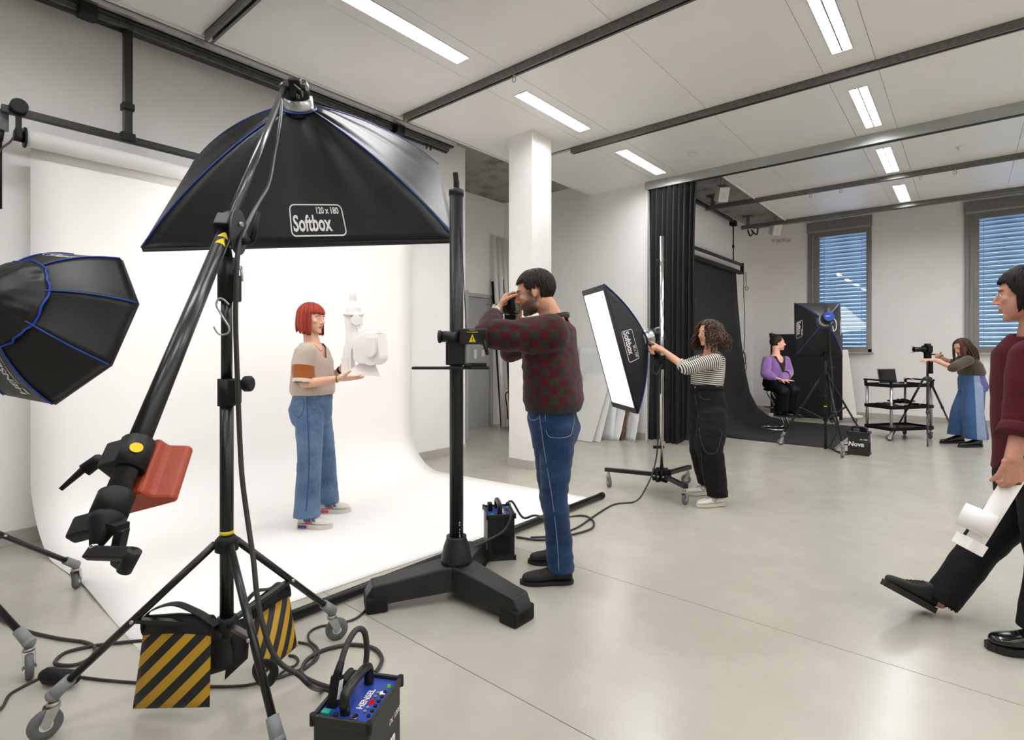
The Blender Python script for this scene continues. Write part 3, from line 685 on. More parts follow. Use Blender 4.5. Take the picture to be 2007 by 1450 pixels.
def wheeled_tripod(name, label, base, feet, hub_z, low_z, pole_r, leg_r, cr=.05, tips='greyplas', cat='light stand', group='light stands'):
    t = thing(name, V((base.x, base.y, 0)), label, cat, group)
    hub = V((base.x, base.y, hub_z)); low = V((base.x, base.y, low_z))
    for f in feet:
        d = (V((f.x, f.y, 0)) - V((base.x, base.y, 0))); dn = d.normalized(); a = hub + dn * .04; b = V((f.x, f.y, cr * 2.4 + .02)); dr = (b - a).normalized()
        l = MB().cyl(a, b - dr * .05, leg_r, n=12).build('leg', 'blackmetal', t)
        if tips: MB().cyl(b - dr * .07, b + dr * .01, leg_r * 1.5, leg_r * 1.7, n=14).ell(b, leg_r * 1.75).build('leg_sleeve', tips, l)
        mid = a.lerp(b, .52); MB().bar(low + dn * .03, mid, .022, .014).build('brace', 'blackmetal', t)
        m = MB(); w = dn.cross(UP); m.cyl(mid - w * .02, mid + w * .02, leg_r * .45, n=8); m.build('rivet', 'steel', l)
        caster(t, b - UP * .005, math.atan2(dn.y, dn.x) + .7 * (1 if f is feet[0] else -1), cr)
    MB().lathe([(pole_r * 1.3, -.03), (pole_r * 1.9, -.025), (pole_r * 1.9, .015), (pole_r * 1.25, .03)], hub, UP, 20).build('leg_hub', 'black', t)
    MB().lathe([(pole_r * 1.25, -.025), (pole_r * 1.7, -.02), (pole_r * 1.7, .02), (pole_r * 1.25, .025)], low, UP, 20).build('brace_hub', 'black', t)
    return t
# ---- boom stand
base = RV * -1.06 + DV * 2.0
feet = [PF(105, 1440), PF(650, 1255), PF(545, 1540)]
bs = wheeled_tripod('boom_stand', 'black boom stand on casters with an orange counterweight', base, feet, .625, .33, .021, .0135, .05)
def bz(py): return CAMH + (HYP - py) / FPX * 2.0
piv = RV * -1.066 + DV * 2.0 + UP * bz(455)
MB().cyl(base + UP * .28, base + UP * bz(745), .0235).build('lower_pole', 'blackmetal', bs)
MB().cyl(base + UP * bz(760), base + UP * bz(560), .0195).build('upper_pole', 'blackmetal', bs)
m = MB(); m.cyl(base + UP * bz(795), base + UP * bz(742), .031).box(base + UP * bz(768) + RV * .02, (.05, .05, .09), .006, Matrix.Rotation(YAW, 3, 'Z')); m.build('pole_collar', 'black', bs)
knobm(MB(), base + UP * bz(752) + RV * .03, RV, .03, .03, .035).build('collar_knob', 'black', bs)
MB().cyl(base + UP * bz(1046), base + UP * bz(1039), .0242).build('warning_band', 'yellowprint', bs)
m = MB(); m.cyl(base + UP * bz(590), base + UP * bz(505), .031).cyl(base + UP * bz(505), piv - UP * .05, .02)
m.box(base + UP * bz(565) + RV * .018, (.055, .05, .1), .008, Matrix.Rotation(YAW, 3, 'Z')); m.build('swivel_socket', 'black', bs)
for s, py in ((-1, 520), (1, 525)):
    m = MB(); q = base + UP * bz(py) + RV * (.035 * s); m.cyl(q - RV * .01 * s, q + RV * .02 * s, .008).tube([q + RV * .02 * s, q + RV * .022 * s - UP * .05], .005, 8); m.build('locking_lever', 'steel', bs)
boomd = (bapex + bax * .1 - RV * .05 - DV * .05 - piv); blen = boomd.length; boomd.normalize()
# direction chosen so the tube passes the clamp, ends at the head
tip = piv + boomd * blen; tail = piv - boomd * 1.18
MB().cyl(tail, piv + boomd * .06, .0245, n=24).build('boom_outer_tube', 'blackmetal', bs)
M['gunmetal'] = mat('grey_lacquered_tube', '#4d5151', .28, .7, var=.1, vs=25)
MB().cyl(piv, tip, .0185, n=24).build('boom_inner_tube', 'gunmetal', bs)
side = boomd.cross(DV).normalized()
m = MB(); m.cyl(piv - boomd * .01, piv + boomd * .1, .034, n=20); R3 = frame_z(boomd); m.box(piv + boomd * .05 - DV * .03, (.05, .05, .08), .006, R3); m.build('boom_clamp', 'black', bs)
m = MB(); q = piv + RV * .045; fr = mtx(q, DV, UP, RV)
m.prism([(.06 * math.cos(a), .085 * math.sin(a)) for a in [2 * math.pi * i / 24 for i in range(24)]], .008, fr, True); m.build('tilt_plate', 'gunmetal', bs)
m = MB(); q2 = piv + RV * .05 - UP * .035; m.cyl(q2, q2 + RV * .05, .014).tube([q2 + RV * .05, q2 + RV * .06 + UP * .04, q2 + RV * .075 + UP * .11], [.012, .011, .007], 8); m.build('tilt_lever', 'black', bs)
m = MB(); m.cyl(q + RV * .005 + UP * .03, q + RV * .02 + UP * .03, .009).cyl(q + RV * .005 - UP * .04, q + RV * .02 - UP * .04, .007); m.build('bolt', 'steel', bs)
MB().lathe([(.02, -.04), (.032, -.035), (.034, 0), (.026, .02)], tip, boomd, 16).build('boom_tip_clamp', 'gunmetal', bs)
view = (V((0, 0, CAMH)) - (piv - boomd * .12)).normalized(); vn = (view - boomd * view.dot(boomd)).normalized(); vx = vn.cross(boomd)
for k in (.07, .115):
    q = piv - boomd * k
    m = MB(); m.grid(lambda u, v: q + (vn * math.cos((u - .5) * 1.7) + vx * math.sin((u - .5) * 1.7)) * .0252 + boomd * (.034 * v * (1 - abs(2 * u - 1))), 12, 1); m.build('warning_triangle', 'yellowprint', bs)
# counterweight and boom tail
M['orange'] = mat('orange_red_lacquer', '#98381a', .5, var=.1, vs=12)
cwp = piv - boomd * 1.03; cz = frame_z(boomd, DV); away = (DV - boomd * DV.dot(boomd)).normalized(); cx = boomd.cross(away)
if cx.dot(RV) < 0: cx = -cx
m = MB(); fr = mtx(cwp + away * .035 - boomd * .10, cx, boomd, away) if cx.cross(boomd).dot(away) > 0 else mtx(cwp + away * .035 - boomd * .10, -cx, boomd, away)
pr = [(-.05, .0), (-.06, .02), (-.075, .04), (.075, .04), (.075, .02), (.035, 0), (.03, -.03), (-.04, -.03)]
fr2 = Matrix((cx, away, boomd)).transposed().to_4x4(); fr2.translation = cwp + away * .055 - boomd * .085
m.prism(pr, .155, fr2); cw = m.build('counterweight', 'orange', bs)
bv = cw.modifiers.new('edge', 'BEVEL'); bv.width = .008; bv.segments = 2
toward = (V((0, 0, CAMH)) - cwp); toward = (toward - boomd * toward.dot(boomd)).normalized()
m = MB(); m.cyl(cwp - boomd * .04, cwp + boomd * .045, .036, n=18); q = cwp - cx * .03
m.box(q + toward * .015, (.06, .05, .07), .006, cz).tube([q - cx * .02, q - cx * .06 + boomd * .02, q - cx * .085 - boomd * .0], .016, 10)
m.build('weight_clamp', 'black', bs)
m = MB(); a = q - cx * .07; m.tube([a + boomd * .025, a - cx * .015 + boomd * .01, a - cx * .055 - boomd * .04], [.016, .014, .008], 10, flat=.6); m.build('weight_lever', 'black', bs)
m = MB(); m.lathe([(.013, 0), (.0135, .001)], cwp + toward * .0415, toward, 20); m.build('round_sticker', 'yellowprint', bs)
m = MB(); m.lathe([(.036, 0), (.036, .055), (.03, .06)], tail - boomd * .005, boomd, 20).lathe([(.012, -.07), (.022, -.04), (.034, -.02), (.036, 0)], tail, boomd, 20)
m.box(tail - cx * .045 - boomd * .015, (.05, .03, .05), .006, cz); m.build('tail_winch', 'black', bs)
j0 = tail - boomd * .085; dj = j0.dot(DV); j1 = P(262, 1086, dj - .03); m = MB(); m.bar(j0 - (j1 - j0) * .12, j1, .026, .018, away, .004).cyl(P(264, 1079, dj - .03), P(243, 1119, dj - .03), .0135); m.build('crank_handle', 'black', bs)
m = MB(); k0 = P(240, 1036, dj + .03); k1 = P(227, 1096, dj + .03); m.bar(k0, k1, .026, .018, RV, .004).bar(k1, P(247, 1110, dj), .022, .018, UP, .004).bar(tail - boomd * .02, k0, .03, .02); m.build('crank_arm', 'black', bs)
MB().ell(j0 + boomd * .012, .011).build('crank_bolt', 'chrome', bs)
# S hook
q = base + UP * bz(590) - DV * .035
sp = [P(446, 592, 1.96), P(437, 586, 1.955), P(428, 586, 1.955), P(424, 598, 1.955), P(431, 612, 1.955), P(441, 628, 1.955), P(449, 642, 1.955), P(447, 652, 1.955), P(436, 656, 1.955), P(426, 652, 1.955), P(419, 640, 1.955)]
hk = MB(); hk.tube(spl([P(449, 597, 1.965)] + sp[1:], 5), .0035, 8); tag(hk.build('s_hook', 'steel'), 'bright steel S-shaped hook hanging on the boom stand', 'hook')
# boom cable, runs from the head down to the floor
cb_pts = [tip + boomd * -.1 - DV * .02, P(550, 230, 2.9), P(538, 300, 2.7), P(527, 360, 2.5), P(505, 400, 2.3), P(480, 450, 2.05), P(467, 490, 1.97), P(463, 560, 1.95), P(462, 640, 1.95), P(466, 760, 1.95), P(470, 860, 1.95), P(475, 940, 1.93), P(487, 1030, 1.9), P(497, 1100, 1.87), P(503, 1160, 1.84), P(513, 1215, 1.82), P(530, 1270, 1.81), P(552, 1302, 1.815), P(585, 1322, 1.83), P(610, 1345, 1.86), PF(630, 1352, .012), PF(655, 1354, .012), PF(668, 1350, .015)]
tag(MB().tube(spl(cb_pts, 8), .0088, 10).build('flash_cable', 'cable'), 'grey flash cable running down the boom stand to the near generator', 'cable')
# ---- sandbags
def stripes_mat():
    m = mat('yellow_black_striped_nylon', '#b8901a', .6, var=0, bump=.1, bs=30); nt = m.node_tree; b = nt.nodes['Principled BSDF']
    at = N(nt, 'ShaderNodeAttribute'); at.attribute_name = 'suv'; sx = N(nt, 'ShaderNodeSeparateXYZ'); nt.links.new(at.outputs['Vector'], sx.inputs[0])
    mu = N(nt, 'ShaderNodeMath', operation='ADD'); nt.links.new(sx.outputs[0], mu.inputs[0]); nt.links.new(sx.outputs[1], mu.inputs[1])
    sc_ = N(nt, 'ShaderNodeMath', operation='MULTIPLY'); sc_.inputs[1].default_value = 1; nt.links.new(mu.outputs[0], sc_.inputs[0])
    fr_ = N(nt, 'ShaderNodeMath', operation='FRACT'); nt.links.new(sc_.outputs[0], fr_.inputs[0])
    gt = N(nt, 'ShaderNodeMath', operation='GREATER_THAN'); gt.inputs[1].default_value = .5; nt.links.new(fr_.outputs[0], gt.inputs[0])
    mx = N(nt, 'ShaderNodeMix', data_type='RGBA'); mx.inputs[6].default_value = C('#b58c18'); mx.inputs[7].default_value = C('#151413')
    nt.links.new(gt.outputs[0], mx.inputs[0]); nt.links.new(mx.outputs[2], b.inputs['Base Color']); return m
M['hazard'] = stripes_mat()
M['webbing'] = mat('black_webbing', '#121212', .75, var=.15, vs=60, bump=.15, bs=200)
def pillow(mb, q4, th, nrm, nu=14, nv=14, seed=0):
    TL, TR, BR, BL = q4; uv = []
    for s in (1, -1):
        def f(u, v):
            p = TL.lerp(TR, u).lerp(BL.lerp(BR, u), v); k = (4 * u * (1 - u)) ** .55 * (4 * v * (1 - v)) ** .45 * (.75 + .35 * v)
            return p + nrm * s * (th * k + .004 * noise.noise(p * 22 + V((seed, 0, 0))) * k)
        mb.grid(f, nu, nv); uv += [(i / nu, j / nv, 0) for i in range(nu + 1) for j in range(nv + 1)]
    return uv
def set_uv(o, uv, name='suv'):
    a = o.data.attributes.new(name, 'FLOAT_VECTOR', 'POINT'); a.data.foreach_set('vector', [c for p in uv for c in p])
def sandbag(label, q4, nrm, band, strap, back, k=(3.0, 3.0)):
    t = thing('sandbag', (q4[2] + q4[3]) / 2, label, 'sandbag', 'striped sandbags on the boom stand')
    m = MB(); uv = pillow(m, q4, .045, nrm, seed=band); uv = [(u * k[0], v * k[1], 0) for u, v, _ in uv]; set_uv(m.build('striped_pouch', 'hazard', t), uv)
    m = MB(); pillow(m, back, .035, nrm, 10, 10, 3); m.build('rear_pouch', 'webbing', t)
    m = MB(); m.tube([q4[0] - nrm * .01 + UP * .012, q4[0].lerp(q4[1], .5) + UP * .02 - nrm * .01, q4[1] - nrm * .01 + UP * .012], [(.022, .04)] * 3, 10, up=UP); m.build('top_band', 'webbing', t)
    m = MB(); m.tube(spl(strap, 6), [(.0025, .019)] * (6 * (len(strap) - 1) + 1), 8, up=nrm); m.build('carry_strap', 'webbing', t)
d1 = 1.98
sandbag('striped sandbag on the left leg of the boom stand', [P(281, 1236, 2.0), P(414, 1236, 1.95), P(411, 1386, 1.93), P(260, 1389, 1.98)], -DV, 1,
        [P(283, 1236, 2.0), P(287, 1206, 2.0), P(310, 1190, 1.99), P(345, 1183, 1.98), P(380, 1196, 1.97), P(405, 1210, 1.95), P(425, 1225, 1.94)],
        [P(405, 1235, 2.07), P(447, 1228, 2.07), P(458, 1308, 2.06), P(405, 1325, 2.06)])
sandbag('striped sandbag behind the pole of the boom stand', [P(486, 1215, 2.16), P(566, 1160, 2.3), P(583, 1266, 2.27), P(506, 1332, 2.1)], -(DV * .8 - RV * .6).normalized(), 5,
        [P(480, 1210, 2.16), P(485, 1178, 2.18), P(505, 1158, 2.22), P(530, 1154, 2.25), P(548, 1143, 2.28), P(566, 1152, 2.3)],
        [P(452, 1220, 2.12), P(492, 1205, 2.2), P(486, 1290, 2.18), P(440, 1333, 2.1)], (3.0, 2.2))
tag(MB().tube(spl([P(520, 1318, 1.86) + (RV * math.cos(a) * .03 + UP * math.sin(a) * .035) * (1 + .1 * math.sin(3 * a)) for a in [2 * math.pi * i / 10 for i in range(10)]], 4, True), [(.004, .016)] * 40, 8, closed=True).build('velcro_tie', 'webbing'), 'black hook-and-loop tie round the cable by the sandbag', 'cable tie')
# ---- octabox stand (mostly outside the picture)
obase = (PF(150, 1168) + PF(53, 1342)) / 2 + (PF(150, 1168) - PF(53, 1342)).cross(UP).normalized() * -.55
if (obase - V((0, 0, 0))).dot(RV) > -2.2: obase = (PF(150, 1168) + PF(53, 1342)) / 2 + (PF(150, 1168) - PF(53, 1342)).cross(UP).normalized() * .55
f3_ = obase * 2 - (PF(150, 1168) + PF(53, 1342)) / 2
os_ = wheeled_tripod('light_stand', 'black wheeled stand of the octagonal softbox, cut by the left edge', obase, [PF(148, 1155), PF(57, 1325), f3_], .72, .34, .02, .0135, .05)
MB().cyl(obase + UP * .2, obase + UP * 1.45, .02).build('pole', 'blackmetal', os_)
oq = ocn - on * (ODEP + .2); MB().bar(obase + UP * 1.44, oq - UP * .06, .04, .03).build('tilt_arm', 'black', os_)
# ---- roller stand of the strip softbox
rb = PF(1297, 965); rb.z = 0
rs = thing('light_stand', rb, 'chrome pole stand on a black three armed roller base', 'light stand', 'light stands')
rz = .165
for px, py in ((1190, 953), (1342, 990), (1350, 948)):
    f = PF(px, py); f.z = 0; d = (f - rb).normalized(); e = f + d * .02
    MB().bar(rb + UP * rz, e + UP * rz, .045, .035, UP, .003).build('base_arm', 'blackmetal', rs)
    caster(rs, e - d * .03 + UP * (rz - .01), math.atan2(d.y, d.x) + 2.2, .048)
m = MB(); m.cyl(rb + UP * (rz - .05), rb + UP * (rz + .05), .05, n=12)
for k in range(6): a = k * math.pi / 3 + .4; m.box(rb + UP * (rz + .0) + V((math.cos(a), math.sin(a), 0)) * .06, (.05, .03, .11), .004, Matrix.Rotation(a, 3, 'Z'))
m.build('base_hub', 'black', rs)
for k in range(4): a = -1.2 + k * .5 - YAW; MB().ell(rb + UP * rz + V((math.cos(a - .6), math.sin(a - .6), 0)) * .09, .009).build('bolt', 'steel', rs)
dz = rb.dot(DV)
MB().cyl(rb + UP * .1, rb + UP * (CAMH + (HYP - 463) / FPX * dz), .0185, n=20).build('pole', 'chrome', rs)
m = MB(); q = rb + UP * (CAMH + (HYP - 510) / FPX * dz); m.cyl(q - RV * .05, q + RV * .03, .008).cyl(q - RV * .04, q - RV * .045 - UP * .06, .004); m.build('stop_screw', 'blackmetal', rs)
q = rb + UP * (CAMH + (HYP - 876) / FPX * dz); m = MB(); m.box(q - RV * .03, (.10, .03, .025), .004, Matrix.Rotation(YAW, 3, 'Z')); m.build('cable_clip', 'black', rs)
q = rb + UP * (CAMH + (HYP - 710) / FPX * dz); m = MB(); m.box(q, (.06, .06, .13), .006, Matrix.Rotation(YAW, 3, 'Z')).bar(q + UP * .04, sapex + sax * .07 - UP * .11, .05, .05); m.build('slide_bracket', 'black', rs)
m = MB(); m.tube(spl([q - RV * .06 + UP * .02, q - RV * .09 - UP * .06 - DV * .03, q - RV * .06 - UP * .11 - DV * .04, q - RV * .01 - UP * .02 - DV * .04], 5), .006, 8); m.build('bracket_handle', 'gunmetal', rs)
tag(MB().tube(spl([q - RV * .03 - UP * .05, P(1290, 800, dz - .05), P(1289, 874, dz - .05), P(1281, 920, dz - .12), P(1266, 956, dz - .3), PF(1246, 982, .015), PF(1205, 988, .008), PF(1172, 1006, .008), PF(1130, 1034, .008), PF(1080, 1050, .008), PF(1040, 1053, .008)], 8), .007, 8).build('flash_cable', 'cable'), 'flash cable from the strip softbox stand across the floor', 'cable')
# ---- tripod stand of the small softbox
cbp = PF(1618, 884); cbp.z = 0
cs = wheeled_tripod('light_stand', 'black wheeled stand carrying the small square softbox', cbp, [PF(1533, 872), PF(1652, 897), PF(1690, 868)], 1.0, .42, .019, .013, .045, 'greyplas')
MB().cyl(cbp + UP * .03, cbp + UP * 1.9, .0195).build('pole', 'blackmetal', cs)
dcs = cbp.dot(DV)
for py in (697, 780): 
    q = cbp + UP * (CAMH + (HYP - py) / FPX * dcs); knobm(MB().cyl(q - UP * .06, q + UP * .05, .027), q, -RV, .018, .02, .035).build('pole_collar', 'black', cs)
q = cbp + UP * (CAMH + (HYP - 722) / FPX * dcs); m = MB(); m.box(q + RV * .07, (.1, .04, .04), .006, Matrix.Rotation(YAW, 3, 'Z')); m.build('cable_clip', 'black', cs)
MB().cyl(cbp + UP * (CAMH + (HYP - 797) / FPX * dcs), cbp + UP * (CAMH + (HYP - 795) / FPX * dcs), .0205).build('warning_band', 'yellowprint', cs)
m = MB(); m.bar(cbp + UP * 1.88, capex + cax * .1 - UP * .06, .045, .05).build('tilt_head', 'black', cs)
tag(MB().tube(spl([rp + RV * .01 - UP * .04, P(1626, 680, dcs - .12), P(1630, 720, dcs - .08), P(1632, 760, dcs - .06), P(1629, 800, dcs - .05), P(1640, 840, dcs - .1), P(1630, 868, dcs), PF(1626, 878, .01), PF(1650, 886, .01), PF(1672, 880, .01), PF(1668, 872, .01), PF(1640, 872, .01), PF(1632, 880, .01), PF(1655, 890, .01), PF(1674, 886, .012)], 7), .009, 8).build('flash_cable', 'cable'), 'flash cable coiled at the foot of the far softbox stand', 'cable')

# ================================================================ column camera stand
cb0 = V((-2.133, 2.053, 0)); ca = thing('camera_stand', cb0, 'heavy black column camera stand on a three legged base', 'camera stand')
def czz(py, d=2.945): return CAMH + (HYP - py) / FPX * d
M['stand'] = mat('scuffed_black_powder_coat', '#1b1b1c', .42, .15, var=.25, vs=25, bump=.05, bs=150)
for tipp in (V((-2.344, 1.689, 0)), V((-1.712, 2.052, 0)), V((-2.343, 2.418, 0))):
    d = (tipp - cb0).normalized(); w = d.cross(UP); tt = cb0 + d * .47; m = MB()
    def sec(p, hw, zt, zb): return [p + w * hw * 1.12 + UP * zb, p + w * hw + UP * zt, p - w * hw + UP * zt, p - w * hw * 1.12 + UP * zb]
    S = [sec(cb0, .075, .185, .055), sec(cb0 + d * .08, .075, .185, .055), sec(cb0 + d * .36, .062, .145, .04), sec(cb0 + d * .45, .058, .135, .03), sec(cb0 + d * .485, .05, .08, .02)]
    vs = [p for s_ in S for p in s_]; fs = [(i * 4 + k, i * 4 + (k + 1) % 4, (i + 1) * 4 + (k + 1) % 4, (i + 1) * 4 + k) for i in range(4) for k in range(4)] + [(3, 2, 1, 0), (16, 17, 18, 19)]
    m.add(vs, fs); l = m.build('base_leg', 'stand', ca); b_ = l.modifiers.new('edge', 'BEVEL'); b_.width = .008; b_.segments = 2
    m = MB(); m.box(cb0 + d * .43 + UP * .04, (.11, .15, .078), .012, Matrix((d, -w, UP)).transposed()); m.build('foot_block', 'blackrub', l)
MB().lathe([(.085, .18), (.085, .2), (.07, .27), (.055, .31), (.055, .325)], cb0, UP, 28).build('column_socket', 'stand', ca)
MB().cyl(cb0 + UP * .3, cb0 + UP * czz(374), .0375, n=32).lathe([(.041, czz(384)), (.041, czz(373)), (.03, czz(371))], cb0, UP, 28).build('column', 'stand', ca)
m = MB(); q = cb0 + UP * czz(372); m.box(q + UP * .02 - RV * .0, (.03, .02, .06), .005).bar(q + UP * .03, q + UP * .095 - RV * .006, .028, .02, DV, .006); m.build('top_pulley', 'black', ca)
MB().tube([q + UP * .05 + RV * .012 - DV * .02, cb0 + RV * .032 - DV * .03 + UP * czz(480), cb0 + RV * .055 - DV * .02 + UP * czz(645)], .0025, 6).build('lift_wire', 'cable', ca)
q = cb0 + UP * czz(688); rzm = Matrix.Rotation(YAW, 3, 'Z')
MB().box(q, (.105, .11, .15), .006, rzm).build('carriage', 'stand', ca)
pz = cb0 + UP * czz(720); m = MB(); m.box(pz - RV * .02 - DV * .07, (.41, .08, .014), .003, rzm); m.build('tray', 'stand', ca)
m = MB(); m.box(pz + RV * .12 - DV * .085 + UP * .012, (.1, .03, .03), .005, rzm).cyl(pz + RV * .05 - DV * .1 + UP * .01, pz + RV * .09 - DV * .1 + UP * .015, .014); m.build('tray_clamp', 'black', ca)
az = cb0 + UP * czz(660) - DV * .06
m = MB(); m.cyl(az - RV * .075, az + RV * .02, .03, n=24).lathe([(.034, 0), (.036, .01), (.03, .016)], az - RV * .09 - UP * 0, RV, 24); m.build('arm_barrel', 'stand', ca)
MB().lathe([(.012, -.004), (.024, -.002), (.026, .004)], az - RV * .091, RV, 20).build('barrel_end', 'gunmetal', ca)
m = MB(); m.box(az + RV * .1 + UP * .0, (.15, .09, .085), .008, rzm); m.build('gear_box', 'stand', ca)
MB().box(az + RV * .26 + DV * .06, (.2, .05, .045), .004, rzm).build('cross_arm', 'stand', ca)
m = MB(); lever(m.cyl(az + RV * .155 - DV * .05, az + RV * .155 - DV * .03, .016), az + RV * .155 - DV * .05 - UP * .02, -UP * .95 + RV * .25, .08, .011); m.build('lock_lever', 'black', ca)
m = MB(); f0 = az + RV * .095 - DV * .0465; m.add([f0 + UP * .012, f0 - UP * .03 - RV * .018, f0 - UP * .03 + RV * .018], [(0, 1, 2)])
letter(m, 'Achtung', .0095, mtx(f0 + UP * .034, RV, UP, -DV), bold=.0002); letter(m, 'Verletzungsgefahr', .0085, mtx(f0 + UP * .023, RV, UP, -DV), bold=.0002); m.build('warning_sign', 'yellowprint', ca)
m = MB(); m.box(f0 - UP * .012 - DV * .0012, (.004, .001, .016), 0, rzm).box(f0 - UP * .025 - DV * .0012, (.004, .001, .004), 0, rzm); m.build('exclamation_mark', 'black', ca)
m = MB(); vd = V((.55, -.83, 0)).normalized() ; tx = P(907, 1045, 2.9); letter(m, 'foL. n Lasenstativ', .021, mtx(cb0 + RV * .022 - DV * .0312 + UP * czz(1045), -UP, (RV * .8 - DV * .6).cross(-UP) * -1, (RV * .58 - DV * .81)), bold=.0004); m.build('column_lettering', 'whiteprint', ca)
# ================================================================ generators
M['pack'] = mat('black_generator_case', '#1d1d1b', .5, var=.1, vs=15)
M['bluepanel'] = mat('blue_generator_panel', '#1f3f9e', .4, var=.06, vs=20)
M['redled'] = emat('red_display', '#d01818', .5); M['greenled'] = emat('green_lamp', '#58b020', .5)
M['greensw'] = mat('green_switch', '#0e8f7a', .35, var=.05)
def pack(label, c, yaw, detail=True):
    Mx = rotz(c, yaw); w, l, h = .175, .22, .30; t = thing('flash_generator', c, label, 'flash generator', 'black flash generators')
    m = MB(Mx); m.box((0, 0, h / 2 - .005), (w, l, h - .03), .008)
    for z in (.012, h - .02):
        for sx in (-1, 1): m.box((sx * w / 2, 0, z), (.012, l + .012, .026), .004)
        for sy in (-1, 1): m.box((0, sy * l / 2, z), (w + .012, .012, .026), .004)
    m.build('case', 'pack', t)
    m = MB(Mx)
    for sx in (-1, 1):
        for sy in (-1, 1): m.cyl((sx * w / 2, sy * l / 2, h - .036), (sx * w / 2, sy * l / 2, h - .005), .0095, n=12).cyl((sx * w / 2, sy * l / 2, 0), (sx * w / 2, sy * l / 2, .03), .0095, n=12)
    m.build('corner_guards', 'blackrub', t); t.children[-1]['kind'] = 'stuff'
    MB(Mx).box((0, 0, h - .022), (w - .014, l - .014, .008)).build('control_panel', 'bluepanel', t)
    m = MB(Mx); m.tube(spl([(-.005, -.075, h - .02), (-.005, -.078, h + .02), (-.005, -.065, h + .042), (-.005, 0, h + .047), (-.005, .06, h + .042), (-.005, .075, h + .02), (-.005, .073, h - .02)], 4), [(.013, .016)] * 25, 10, up=V((1, 0, 0))); m.build('carry_handle', 'blackmetal', t)
    for sy in (-1, 1):
        m = MB(Mx); m.box((.0, sy * (l / 2 + .003), .1), (.12, .008, .12), .003)
        for k in range(5): m.box((0, sy * (l / 2 + .008), .06 + k * .02), (.1, .004, .005))
        m.build('vent_grille', 'black', t)
    m = MB(Mx); letter(m, 'Nova', .078, Matrix(((0, 0, 1, w / 2 + .0015), (1, 0, 0, -.022), (0, 1, 0, .135), (0, 0, 0, 1))), bold=.0025, shear=.15); m.build('side_lettering', 'whiteprint', t); m = MB(Mx); letter(m, 'DL 1200', .022, Matrix(((0, 0, 1, w / 2 + .0015), (1, 0, 0, .06), (0, 1, 0, .2), (0, 0, 0, 1))), bold=.0006, shear=.2); m.build('type_lettering', 'whiteprint', t)
    m = MB(Mx); zt = h - .0175; letter(m, 'HENSEL', .027, Matrix(((0, -1, 0, .024), (1, 0, 0, .0), (0, 0, 1, zt), (0, 0, 0, 1))), bold=.0008); m.build('panel_lettering', 'whiteprint', t)
    for k in range(6): MB(Mx).cyl((.066, -.07 + k * .022, zt), (.066, -.07 + k * .022, zt + .004), .006, n=10).build('button', 'black', t)
    for k in range(4): MB(Mx).cyl((.047, -.055 + k * .017 + (.035 if k > 1 else 0), zt), (.047, -.055 + k * .017 + (.035 if k > 1 else 0), zt + .004), .005, n=10).build('button', 'greyplas', t)
    MB(Mx).box((.047, -.012, zt + .001), (.012, .018, .004)).build('red_display', 'redled', t)
    MB(Mx).ell((.066, .068, zt + .003), .006, n=10, m=6).build('green_lamp', 'greenled', t)
    MB(Mx).box((-.06, -.086, zt + .004), (.026, .02, .012), .002).build('power_switch', 'greensw', t)
    MB(Mx).cyl((-.028, -.09, zt), (-.028, -.09, zt + .008), .008, n=12).build('fuse_cap', 'blackrub', t)
    MB(Mx).cyl((.03, -.086, zt), (.03, -.086, zt + .006), .011, n=14).build('socket', 'chrome', t)
    MB(Mx).cyl((.06, .035, zt), (.06, .035, zt + .001), .01, n=16).build('test_seal', 'whiteprint', t)
    m = MB(Mx); m.box((-.055, .03, h + .005), (.03, .06, .05), .006); m.build('lamp_socket', 'black', t)
    return t, Mx
cN = V((-1.417, .954, 0)); xdir = V((-1.390 + 1.535, 1.089 - 1.010, 0)); yN = math.atan2(xdir.y, xdir.x)
pk1, MN = pack('black flash generator with blue panel at the bottom edge, nearest the camera', cN, yN)
m = MB(MN); m.box((-.06, -.035, .315), (.032, .03, .09), .006, Euler((math.radians(-18), 0, 0)).to_matrix()).cyl((-.06, -.03, .35), (-.06, .0, .385), .014, .011, n=12)
t = thing('cable_plug', MN @ V((-.06, -.03, .3)), 'thick black cable plug standing in the near generator', 'plug'); m.build('plug_body', 'black', t)
m = MB(MN); m.box((-.0435, -.035, .325), (.002, .022, .05), 0, Euler((math.radians(-18), 0, 0)).to_matrix()).build('plug_sticker', 'whiteprint', t)
m = MB(MN); m.tube(spl([(-.06, -.005, .38), (-.058, .03, .42), (-.05, .075, .445), (-.035, .1, .43), (-.03, .11, .37), (-.03, .1, .31)], 6), .0095, 10); tag(m.build('jumper_cable', 'cable'), 'short looped cable on top of the near generator', 'cable')
pm = PF(977, 1096); pm.z = 0; cM = pm + DV * .09
pk2, MMd = pack('black flash generator behind the camera stand, beside the photographer', cM, YAW + .16)
pf_ = PF(1694, 893); pf_.z = 0
pk3, MF = pack('black flash generator beside the far softbox stand', pf_ + DV * .1, math.atan2((-RV * .66 - DV * .75).y, (-RV * .66 - DV * .75).x))
